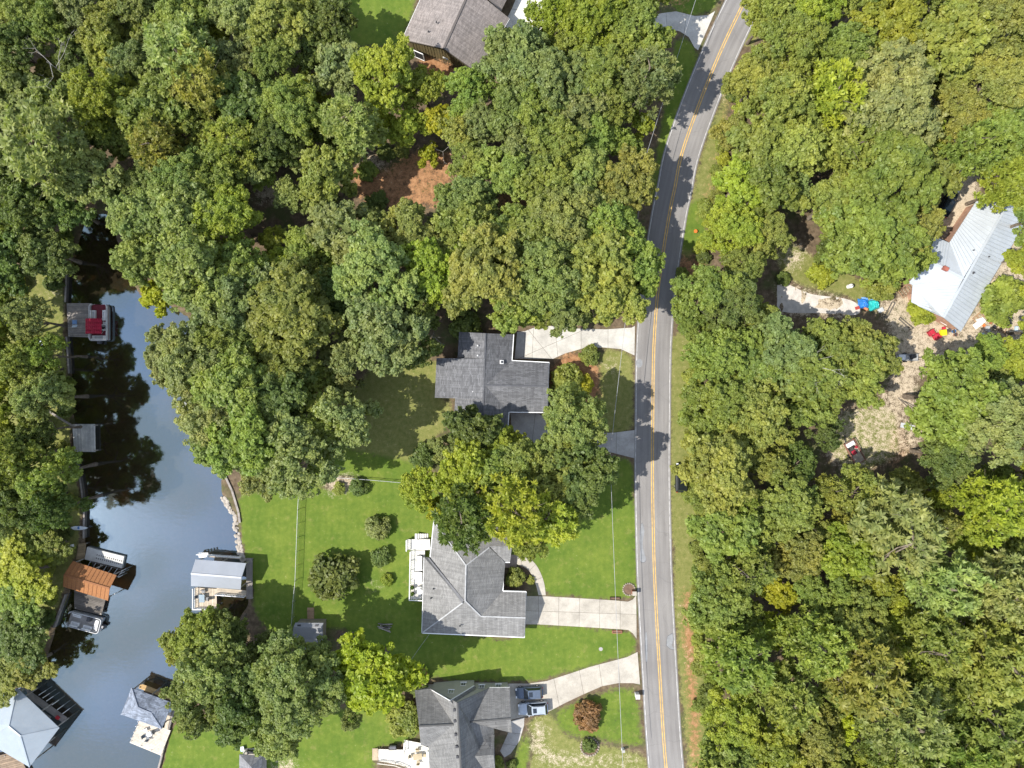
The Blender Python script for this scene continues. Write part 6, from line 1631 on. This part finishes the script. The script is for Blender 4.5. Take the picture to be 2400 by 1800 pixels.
# ------------------------------------------------------------------ cars
RUB = plain('tyre_rubber', (0.02, 0.02, 0.02), 0.8); RIM = plain('wheel_rim', (0.45, 0.45, 0.46), 0.3, 0.05, 2, 0.5, 0.7)
HL = plain('headlight', (0.7, 0.72, 0.74), 0.15, 0.05); TL = plain('taillight', (0.35, 0.02, 0.02), 0.2, 0.05)
def car(px, py, rz, L, W, H, mat, label, suv=True, rack=False, roof_mat=None):
    """front points along +x before rotation"""
    c = Q(px, py, 0.055); o = empty('parked_car', c, label, 'car')
    rot = Matrix.Rotation(rz, 3, 'Z')
    def V(x, y, z): return c + rot @ Vector((x, y, z))
    belt = 0.62 * H; hood = 0.56 * H
    st = [(-L / 2, 0.40, 0.35, 0.58 * H), (-L / 2 + 0.12, 0.46, 0.26, belt), (-L / 2 + 0.5, 0.495, 0.24, belt), (-0.1 * L, 0.5, 0.24, belt), (0.16 * L, 0.5, 0.24, belt), (0.2 * L, 0.495, 0.24, hood + 0.05), (0.36 * L, 0.48, 0.24, hood), (L / 2 - 0.25, 0.44, 0.26, hood - 0.08), (L / 2 - 0.06, 0.37, 0.32, hood - 0.2), (L / 2, 0.3, 0.36, hood - 0.3)]
    m = MB(); rings = []
    for x, hw, zb, zt in st:
        w = hw * W; ring = [(-w * 0.94, zb), (-w, zb + (zt - zb) * 0.45), (-w * 0.97, zt - 0.08), (-w * 0.86, zt), (0, zt + 0.03), (w * 0.86, zt), (w * 0.97, zt - 0.08), (w, zb + (zt - zb) * 0.45), (w * 0.94, zb)]
        rings.append([V(x, y, z) for y, z in ring])
    for i in range(len(rings) - 1):
        for j in range(9):
            k = (j + 1) % 9; m.poly([rings[i][j], rings[i][k], rings[i + 1][k], rings[i + 1][j]])
    m.poly(rings[0]); m.poly(list(reversed(rings[-1])))
    m.build('body', mat, o, smooth=True)
    rear_t = -0.40 * L if suv else -0.24 * L; rear_b = -L / 2 + (0.14 if suv else 0.55)
    fb, ft = 0.2 * L, 0.04 * L
    wb, wt = 0.45 * W, 0.37 * W
    B4 = [V(rear_b, -wb, belt), V(fb, -wb, belt), V(fb, wb, belt), V(rear_b, wb, belt)]; T4 = [V(rear_t, -wt, H), V(ft, -wt, H), V(ft, wt, H), V(rear_t, wt, H)]
    m = MB(); rr = [V(rear_t - 0.02, -wt * 0.9, H), V(rear_t + 0.1, -wt, H + 0.01), V(ft - 0.1, -wt, H + 0.01), V(ft + 0.03, -wt * 0.88, H - 0.01), V(ft + 0.06, 0, H - 0.005), V(ft + 0.03, wt * 0.88, H - 0.01), V(ft - 0.1, wt, H + 0.01), V(rear_t + 0.1, wt, H + 0.01), V(rear_t - 0.02, wt * 0.9, H)]
    m.prism([p + Vector((0, 0, 0.02)) for p in rr], 0.07); rf = bevel(m.build('roof_panel', roof_mat or mat, o), 0.03)
    m = MB(); m.box(V((ft + rear_t) / 2 + 0.28 * (ft - rear_t), 0, H + 0.035), (0.62, 0.8, 0.02), rz); m.build('sunroof', glass_mat(), rf)
    m = MB(); m.poly([B4[1], B4[2], T4[2], T4[1]]); m.build('windscreen', glass_mat(), o)
    m = MB(); m.poly([B4[3], B4[0], T4[0], T4[3]]); m.build('rear_window', glass_mat(), o)
    for a, b, t1, t0 in ((0, 1, 1, 0), (2, 3, 3, 2)): m = MB(); m.poly([B4[a], B4[b], T4[t1], T4[t0]]); m.build('side_window', glass_mat(), o)
    for a, t in ((0, 0), (1, 1), (2, 2), (3, 3)): m = MB(); m.bar(B4[a], T4[t], 0.09, 0.07); m.build('pillar', mat, o)
    for s in (-1, 1):
        if rack: m = MB(); m.bar(V(rear_t + 0.2, s * wt * 0.92, H + 0.1), V(ft - 0.2, s * wt * 0.92, H + 0.1), 0.05, 0.05); m.build('roof_rail', RUB, o)
        m = MB(); m.box(V(0.15 * L, s * (W / 2 + 0.08), belt + 0.05), (0.14, 0.2, 0.14), rz); bevel(m.build('wing_mirror', mat, o), 0.03)
        m = MB(); m.box(V(L / 2 - 0.14, s * W * 0.33, hood - 0.16), (0.22, 0.34, 0.12), rz); m.build('headlight', HL, o)
        m = MB(); m.box(V(-L / 2 + 0.04, s * W * 0.38, belt - 0.12), (0.1, 0.2, 0.22), rz); m.build('taillight', TL, o)
        for x in (-0.3 * L, 0.31 * L):
            m = MB(); m.tube(V(x, s * (W / 2 - 0.2), 0.33), V(x, s * (W / 2 + 0.0), 0.33), 0.34, 0.34, 16); wh = m.build('wheel', RUB, o)
            m = MB(); m.tube(V(x, s * (W / 2 - 0.02), 0.33), V(x, s * (W / 2 + 0.012), 0.33), 0.21, 0.2, 12); m.build('rim', RIM, wh)
    return o
car(1240, 1619, R(180 + 3), 4.6, 1.95, 1.55, paint('paint_slate', (0.085, 0.11, 0.15), 0.3, 0.2), 'slate blue car on the driveway beside the steep gabled house', True, False)
car(1249, 1655, R(180 + 4), 5.0, 2.05, 1.75, paint('paint_silver', (0.36, 0.4, 0.44), 0.3, 0.2), 'silver car with roof rails parked below the slate blue car', True, True)
car(1594, 1118, R(90), 4.9, 2.0, 1.7, paint('paint_black', (0.012, 0.016, 0.016), 0.3, 0.2), 'black car parked on the verge half under branches', True, True)
car(2215, 478, R(62), 5.0, 1.95, 1.75, paint('paint_navy', (0.012, 0.02, 0.03), 0.3, 0.2), 'dark car with roof rack beside the upper end of the metal roof', True, True)
car(2404, 935, R(80), 4.6, 1.85, 1.5, paint('paint_grey', (0.45, 0.47, 0.5), 0.3, 0.3), 'pale grey car cut by the edge of the picture near the big oak', False)

# ------------------------------------------------------------------ front garden details
BRK = plain('brick_red', (0.3, 0.13, 0.08), 0.85, 0.25)
mbx = empty('mailbox', Q(1484, 1386), 'brick pillar mailbox beside the wide garage driveway', 'mailbox')
for k in range(9): m = MB(); c = Q(1484, 1386, 0.07 + 0.14 * k); m.box(c, (0.6 - 0.01 * (k % 2), 0.6 - 0.01 * (k % 2), 0.13)); m.build('brick_course', BRK, mbx)
m = MB(); m.box(Q(1484, 1386, 1.3), (0.7, 0.7, 0.08)); m.build('cap', CONC, mbx); m = MB(); m.box(Q(1489, 1386, 0.95), (0.12, 0.2, 0.26)); m.build('letter_door', DARKF, mbx)
ring = empty('flower_bed', Q(1474, 1381), 'round stone edged flower bed beside the brick mailbox', 'flower bed')
STONE = plain('edging_stone', (0.26, 0.22, 0.17), 0.9, 0.35)
m = MB(); m.tube(Q(1474, 1381, -0.02), Q(1474, 1381, 0.06), 0.95, 0.9, 20); m.build('soil', plain('bed_soil', (0.14, 0.09, 0.06), 0.95), ring)
def stone_ring(parent, px, py, r, n, seed):
    rr = random.Random(seed)
    for k in range(n):
        t = 2 * math.pi * k / n; c = Q(px, py, 0.08) + Vector((math.cos(t) * r, math.sin(t) * r, 0)); m = MB(); m.dome(c, 0.5 * 2 * math.pi * r / n * rr.uniform(0.85, 1.1), 0.14, 7, 3); m.build('stone', STONE, parent)
stone_ring(ring, 1474, 1381, 1.0, 18, 1)
ring2 = empty('flower_bed', Q(1382, 1750), 'ring of pale stones round a dark shrub on the lower front lawn', 'flower bed')
m = MB(); m.tube(Q(1382, 1750, -0.02), Q(1382, 1750, 0.06), 1.45, 1.4, 20); m.build('soil', plain('bed_soil', (0.14, 0.09, 0.06), 0.95), ring2); stone_ring(ring2, 1382, 1750, 1.5, 22, 2)
for k, (x, y, mt) in enumerate(((1441, 1402, plain('planter_dark', (0.09, 0.06, 0.04), 0.9)), (1446, 1480, BRK))):
    o = empty('driveway_planter', Q(x, y), ['dark brick planter at the upper edge of the wide driveway', 'brown brick planter at the lower edge of the wide driveway'][k], 'planter')
    for j in (-1, 1): m = MB(); m.box(Q(x, y + j * 2.6, 0.14), (1.7, 0.1, 0.34)); m.build('side', mt, o)
    for j in (-1, 1): m = MB(); m.box(Q(x + j * 11, y, 0.14), (0.1, 0.36, 0.34)); m.build('end', mt, o)
    m = MB(); m.box(Q(x, y, 0.1), (1.55, 0.3, 0.2)); m.build('soil', plain('bed_soil', (0.14, 0.09, 0.06), 0.95), o)
mb2 = empty('mailbox', Q(1492, 1626), 'white block mailbox pillar beside the lower driveway mouth', 'mailbox')
m = MB(); m.box(Q(1492, 1626, 0.6), (0.62, 0.7, 1.2)); bevel(m.build('pillar', plain('stucco', (0.66, 0.65, 0.62), 0.8), mb2), 0.03); m = MB(); m.box(Q(1492, 1626, 1.24), (0.74, 0.82, 0.08)); m.build('cap', CONC_PALE, mb2); m = MB(); m.box(Q(1497, 1626, 0.9), (0.1, 0.22, 0.24)); m.build('letter_door', DARKF, mb2)
up = empty('utility_cabinet', Q(1459, 1754), 'slim white utility cabinet on the lower front lawn', 'cabinet')
m = MB(); m.box(Q(1459, 1754, 0.5), (0.45, 0.35, 1.0)); bevel(m.build('body', WHITE, up), 0.04); m = MB(); m.box(Q(1459, 1754, 1.03), (0.52, 0.42, 0.06)); m.build('lid', CONC_GREY, up)
ob = empty('bucket', Q(1629, 543), 'small orange bucket on the grass across the road', 'bucket'); m = MB(); m.tube(Q(1629, 543, 0), Q(1629, 543, 0.42), 0.22, 0.28, 12, False); m.build('body', plain('orange_plastic', (0.6, 0.16, 0.03), 0.5), ob); m = MB(); m.tube(Q(1629, 543, 0.4), Q(1629, 543, 0.44), 0.3, 0.3, 12); m.build('lid', plain('orange_plastic', (0.6, 0.16, 0.03), 0.5), ob)
me_ = MB(); me_.tube(Q(1408, 1521, 0.0), Q(1408, 1521, 0.06), 0.33, 0.33, 16); lone('manhole_cover', me_, CONC_GREY, 'small grey utility lid on the grass between the two driveways', 'utility lid')

# ------------------------------------------------------------------ sandy yard across the road
def tarp(px, py, sx, sy, h, rz, mat, label, seed, cat='tarpaulin'):
    rr = np.random.default_rng(seed); m = MB(); n = 9; c = Q(px, py)
    bump_ = rr.normal(0, 0.12, (n + 1, n + 1))
    rot = Matrix.Rotation(rz, 3, 'Z'); g = []
    for i in range(n + 1):
        row = []
        for j in range(n + 1):
            u, v = i / n * 2 - 1, j / n * 2 - 1
            k = (1 - abs(u) ** 3) * (1 - abs(v) ** 3)
            row.append(c + rot @ Vector((u * sx / 2 * (1 + bump_[i, j] * 0.3), v * sy / 2 * (1 + bump_[j, i] * 0.3), 0.03 + max(0, h * k ** 0.5 + bump_[i, j] * k))))
        g.append(row)
    for i in range(n):
        for j in range(n): m.poly([g[i][j], g[i + 1][j], g[i + 1][j + 1], g[i][j + 1]])
    return lone('tarpaulin', m, mat, label, cat)
tarp(2045, 714, 1.7, 1.9, 1.1, 0.4, plain('tarp_teal', (0.03, 0.4, 0.38), 0.45, 0.15), 'teal tarpaulin over a heap at the end of the gravel lane', 1)
tarp(2022, 711, 1.6, 1.7, 0.9, 0.1, plain('tarp_blue', (0.03, 0.17, 0.5), 0.45, 0.2), 'bright blue tarpaulin next to the teal one', 2)
tarp(2034, 700, 2.2, 0.8, 0.7, 0.15, plain('tarp_paleblue', (0.2, 0.36, 0.6), 0.45, 0.2), 'pale blue tarpaulin along the upper side of the heap', 3)
def junk(name, px, py, s, rz, mat, label, cat, z=0.0):
    c = Q(px, py, z); o = empty(name, c, label, cat)
    m = MB(); m.box(c + Vector((0, 0, s[2] / 2)), s, rz); bevel(m.build('body', mat, o), 0.03)
    rot = Matrix.Rotation(rz, 3, 'Z'); m = MB(); m.box(c + rot @ Vector((0, 0, s[2] + 0.02)), (s[0] * 0.9, s[1] * 0.9, 0.04), rz); m.build('top', mat, o)
    return o
junk('crate', 2008, 722, (0.6, 0.5, 0.4), 0.3, plain('crate_red', (0.35, 0.05, 0.04), 0.7), 'red crate beside the blue tarpaulin', 'crate'); junk('crate', 2027, 724, (0.7, 0.4, 0.35), -0.4, plain('crate_orange', (0.5, 0.2, 0.1), 0.7), 'orange crate between the teal and blue tarpaulins', 'crate')
junk('crate', 2063, 727, (0.9, 0.7, 0.3), 0.5, plain('crate_grey', (0.45, 0.46, 0.46), 0.6), 'grey crate beyond the teal tarpaulin', 'crate')
REDP = plain('red_plastic', (0.42, 0.03, 0.05), 0.5)
sofa('armchair', 2180, 780, 0, 1.0, 0.9, R(35), 'upper red armchair on the sand below the metal roof', 'armchair', REDP, REDP); sofa('armchair', 2192, 789, 0, 1.0, 0.9, R(215), 'lower red armchair on the sand below the metal roof', 'armchair', REDP, REDP)
junk('storage_bin', 2208, 780, (0.95, 0.95, 0.6), 0.1, plain('yellow_plastic', (0.75, 0.6, 0.02), 0.5), 'yellow storage bin beside the red armchairs', 'bin'); junk('storage_bin', 2210, 769, (0.45, 0.4, 0.4), 0.1, REDP, 'small red bin behind the yellow bin', 'bin')
for k, (x, y, c_, nm) in enumerate(((2233, 777, (0.05, 0.18, 0.45), 'blue'), (2222, 774, (0.12, 0.1, 0.16), 'dark'), (2237, 785, (0.3, 0.14, 0.1), 'brown'), (2241, 771, (0.6, 0.6, 0.6), 'white'))):
    o = empty('bucket', Q(x, y), f'{nm} bucket on the sand near the yellow bin', 'bucket'); mt = plain('bucket_' + nm, c_, 0.5); m = MB(); m.tube(Q(x, y, 0), Q(x, y, 0.45), 0.24, 0.3, 12, False); m.build('body', mt, o); m = MB(); m.tube(Q(x, y, 0.3), Q(x, y, 0.34), 0.27, 0.27, 12); m.build('contents', DARKF, o)
def frame(px, py, l, w, rz, label, mat, name='timber_stack', cat='timber', bars=3):
    c = Q(px, py, 0.1); o = empty(name, c, label, cat); rot = Matrix.Rotation(rz, 3, 'Z')
    for s in (-1, 1): m = MB(); m.bar(c + rot @ Vector((-l / 2, s * w / 2, 0)), c + rot @ Vector((l / 2, s * w / 2, 0)), 0.14, 0.14); m.build('beam', mat, o)
    for k in range(bars): x = -l / 2 + l * k / (bars - 1) if bars > 1 else 0; m = MB(); m.bar(c + rot @ Vector((x, -w / 2, 0.14)), c + rot @ Vector((x, w / 2, 0.14)), 0.12, 0.1); m.build('cross_beam', mat, o)
    return o
frame(2124, 680, 2.6, 1.5, R(35), 'stack of brown beams at the corner of the metal roofed house', planks_mat('wood_beam', (0.34, 0.22, 0.14), 0.25), bars=6)
frame(2084, 727, 2.9, 0.5, R(62), 'long dark timber beams beside the sandy yard', DARKWOOD, bars=2); frame(2122, 758, 2.8, 0.4, R(-40), 'dark plank rack at the lower side of the small leafy tree', DARKWOOD, bars=2)
frame(2296, 742, 2.4, 1.0, R(40), 'tan timber frame beyond the metal roof', planks_mat('wood_frame', (0.42, 0.27, 0.16), 0.2), bars=4); frame(2350, 768, 2.0, 1.4, R(-25), 'brown pallet frame near the picture edge on the sand', planks_mat('wood_beam', (0.34, 0.22, 0.14), 0.25), bars=5)
frame(2216, 550, 2.4, 1.2, R(60), 'grey ladder frame against the upper side of the metal roof wing', GREYWOOD, bars=5)
rj = random.Random(21)
JC = [('white', (0.7, 0.69, 0.66)), ('orange', (0.55, 0.17, 0.05)), ('grey', (0.36, 0.36, 0.36)), ('rusty', (0.32, 0.13, 0.06)), ('black', (0.03, 0.03, 0.035)), ('pale blue', (0.4, 0.5, 0.58))]
for k, (x, y, s, w) in enumerate(((2293, 755, 1.2, 'nearest the metal roof corner'), (2304, 762, 0.6, ''), (2312, 770, 0.8, ''), (2322, 755, 0.7, ''), (2330, 766, 0.6, ''), (2300, 783, 0.7, ''), (2338, 748, 0.9, ''), (2306, 722, 0.7, ''), (2316, 776, 0.5, ''), (2345, 790, 0.6, ''), (2362, 752, 1.4, ''), (2380, 770, 0.7, ''))):
    nm, cc_ = JC[k % 6]
    where = 'beside the timber frame' if k < 6 else 'out on the littered sand'
    junk('scrap_box', x, y, (s, s * rj.uniform(0.4, 0.9), rj.uniform(0.2, 0.6)), rj.uniform(0, 3), plain('scrap_' + nm.replace(' ', '_'), cc_, 0.6), f'{nm} scrap box {where} beyond the metal roof', 'box')
panel = MB(); panel.box(Q(2142, 705, 0.25), (0.12, 2.4, 0.9), R(-28)); lone('board', panel, WHITE, 'white board leaning beside the lower corner of the metal roof', 'board')
pw_ = MB(); pw_.box(Q(2292, 758, 0.35), (2.2, 0.9, 0.06), R(38)); lone('board', pw_, WHITE, 'white sheet lying beside the tan timber frame', 'board')
tk = empty('gas_tank', Q(1988, 672), 'upright white gas tank on the grass by the gravel lane', 'tank'); m = MB(); m.tube(Q(1988, 672, 0), Q(1988, 672, 1.1), 0.36, 0.36, 16); m.dome(Q(1988, 672, 1.1), 0.36, 0.18, 16, 4); m.build('body', WHITE, tk); m = MB(); m.tube(Q(1988, 672, 1.25), Q(1988, 672, 1.4), 0.12, 0.12, 10); m.build('valve_cap', CONC_GREY, tk)
# grey truck bed trailer
tb = empty('cargo_trailer', Q(2122, 838), 'grey metal cargo trailer at the lower edge of the sandy yard', 'trailer')
c = Q(2122, 838); GM = plain('scrap_metal', (0.34, 0.34, 0.33), 0.5, 0.25)
m = MB(); m.box(c + Vector((0, 0, 0.55)), (3.6, 1.1, 0.08)); m.build('bed', GM, tb)
for s in (-1, 1): m = MB(); m.box(c + Vector((0, s * 0.55, 0.75)), (3.6, 0.06, 0.4)); m.build('side', GM, tb); m = MB(); m.tube(c + Vector((-0.3, s * 0.62, 0.32)), c + Vector((-0.3, s * 0.8, 0.32)), 0.32, 0.32, 14); m.build('wheel', RUB, tb)
m = MB(); m.box(c + Vector((-1.1, 0, 0.85)), (1.1, 0.9, 0.5)); m.build('tool_box', ALU, tb); m = MB(); m.bar(c + Vector((1.8, 0, 0.5)), c + Vector((2.6, 0, 0.45)), 0.1, 0.1); m.build('tow_bar', DARKF, tb)
junk('engine_block', 2133, 836, (0.8, 0.7, 0.5), 0.3, DARKF, 'black engine block on the grey cargo trailer', 'engine', 0.6)
# open utility trailer
ut = empty('utility_trailer', Q(1998, 1058), 'open utility trailer with brown rails in the lower clearing', 'trailer')
a = R(-60); rot = Matrix.Rotation(a, 3, 'Z'); c = Q(1998, 1058)
def V3(x, y, z): return c + rot @ Vector((x, y, z))
RRAIL = plain('rust_rail', (0.22, 0.11, 0.08), 0.7)
boards_n = 8
for k in range(boards_n): m = MB(); m.box(V3(0, -0.85 + 1.7 * (k + 0.5) / boards_n, 0.55), (4.0, 1.7 / boards_n - 0.02, 0.06), a); m.build('plank', planks_mat('wood_trailer', (0.42, 0.36, 0.28), 0.15), ut)
for s in (-1, 1):
    for z in (0.6, 1.0): m = MB(); m.bar(V3(-2.0, s * 0.92, z), V3(2.0, s * 0.92, z), 0.1, 0.1); m.build('side_rail', RRAIL, ut)
    for x in (-2.0, 0, 2.0): m = MB(); m.bar(V3(x, s * 0.92, 0.5), V3(x, s * 0.92, 1.05), 0.1, 0.1); m.build('post', RRAIL, ut)
    m = MB(); m.tube(V3(0.3, s * 1.0, 0.33), V3(0.3, s * 1.2, 0.33), 0.33, 0.33, 14); m.build('wheel', RUB, ut)
m = MB(); m.bar(V3(-2.0, -0.92, 1.0), V3(-2.0, 0.92, 1.0), 0.1, 0.1); m.build('front_rail', RRAIL, ut)
m = MB(); m.bar(V3(-2.0, -0.5, 0.5), V3(-3.2, 0, 0.5), 0.1, 0.1); m.bar(V3(-2.0, 0.5, 0.5), V3(-3.2, 0, 0.5), 0.1, 0.1); m.build('tow_bar', DARKF, ut)
m = MB(); m.box(V3(2.05, 0, 0.35), (0.5, 1.7, 0.05), m=rot @ Matrix.Rotation(R(35), 3, 'Y')); m.build('tailgate', RRAIL, ut)
o = empty('tool_chest', V3(-1.55, -0.1, 0.58), 'white tool chest at the front of the open trailer', 'box'); m = MB(); m.box(V3(-1.55, -0.1, 0.85), (0.6, 1.4, 0.5), a); bevel(m.build('body', WHITE, o), 0.04); m = MB(); m.box(V3(-1.55, -0.1, 1.13), (0.64, 1.44, 0.06), a); m.build('lid', WHITE, o)
o = empty('lawn_mower', V3(-0.4, -0.25, 0.58), 'red and black ride-on mower on the open trailer', 'mower')
m = MB(); m.box(V3(-0.05, -0.25, 0.95), (0.7, 0.6, 0.4), a); bevel(m.build('bonnet', REDP, o), 0.08); m = MB(); m.box(V3(-0.7, -0.25, 0.95), (0.5, 0.55, 0.12), a); sst = m.build('seat', DARKF, o); m = MB(); m.box(V3(-0.4, -0.25, 0.75), (1.5, 0.8, 0.16), a); m.build('chassis', DARKF, o)
for x in (-0.85, 0.2):
    for s in (-1, 1): m = MB(); m.tube(V3(x, -0.25 + s * 0.36, 0.82), V3(x, -0.25 + s * 0.5, 0.82), 0.24, 0.24, 12); m.build('wheel', RUB, o)
o = empty('fuel_can', V3(-0.6, 0.6, 0.58), 'red fuel can beside the mower on the open trailer', 'can'); m = MB(); m.box(V3(-0.6, 0.6, 0.78), (0.4, 0.28, 0.4), a); bevel(m.build('body', REDP, o), 0.05); m = MB(); m.tube(V3(-0.72, 0.6, 0.98), V3(-0.8, 0.6, 1.1), 0.04, 0.03, 8); m.build('spout', DARKF, o)
b_ = MB(); b_.box(Q(2126, 999, 0.06), (2.3, 0.8, 0.06), R(-12)); lone('board', b_, plain('sheet_grey', (0.5, 0.52, 0.54), 0.5), 'pale grey sheet lying on the orange dirt below the sandy yard', 'board')
b_ = MB()
for k in range(3): b_ = MB(); b_.bar(Q(2104 + 8 * k, 932 + 4 * k, 0.06), Q(2136 + 7 * k, 962 - 3 * k, 0.06), 0.1, 0.1); lone('timber_pole', b_, DARKWOOD, ['first', 'second', 'third'][k] + ' of three dark poles lying on the sand above the clearing', 'pole')
# bank across the lake: log steps, table
st_ = empty('garden_steps', Q(20, 730), 'row of dark timber steps on the far bank grass', 'steps')
for k in range(12): m = MB(); m.box(Q(-6 + 11 * k, 722 + 1.2 * k, 0.08), (0.5, 1.1 - 0.04 * k, 0.16), 0.1); m.build('step', planks_mat('wood_step', (0.17, 0.14, 0.11), 0.35), st_)
tb_ = table('work_table', 101, 802, 0, 0.9, 1.7, 0.05, 'pale blue table under trees on the far bank', plain('table_paleblue', (0.45, 0.52, 0.56), 0.5), 0.75)
tarp(109, 820, 1.0, 0.8, 0.3, 0.4, plain('tarp_blue', (0.03, 0.17, 0.5), 0.45, 0.2), 'small blue tarpaulin beside the pale blue table', 7)
o = empty('storage_box', Q(170, 1279), 'small white box on the far bank above the rusty boathouse', 'box'); m = MB(); m.box(Q(170, 1279, 0.25), (0.5, 0.5, 0.5), 0.2); m.build('body', WHITE, o); m = MB(); m.box(Q(170, 1279, 0.53), (0.54, 0.54, 0.05), 0.2); m.build('lid', WHITE, o)
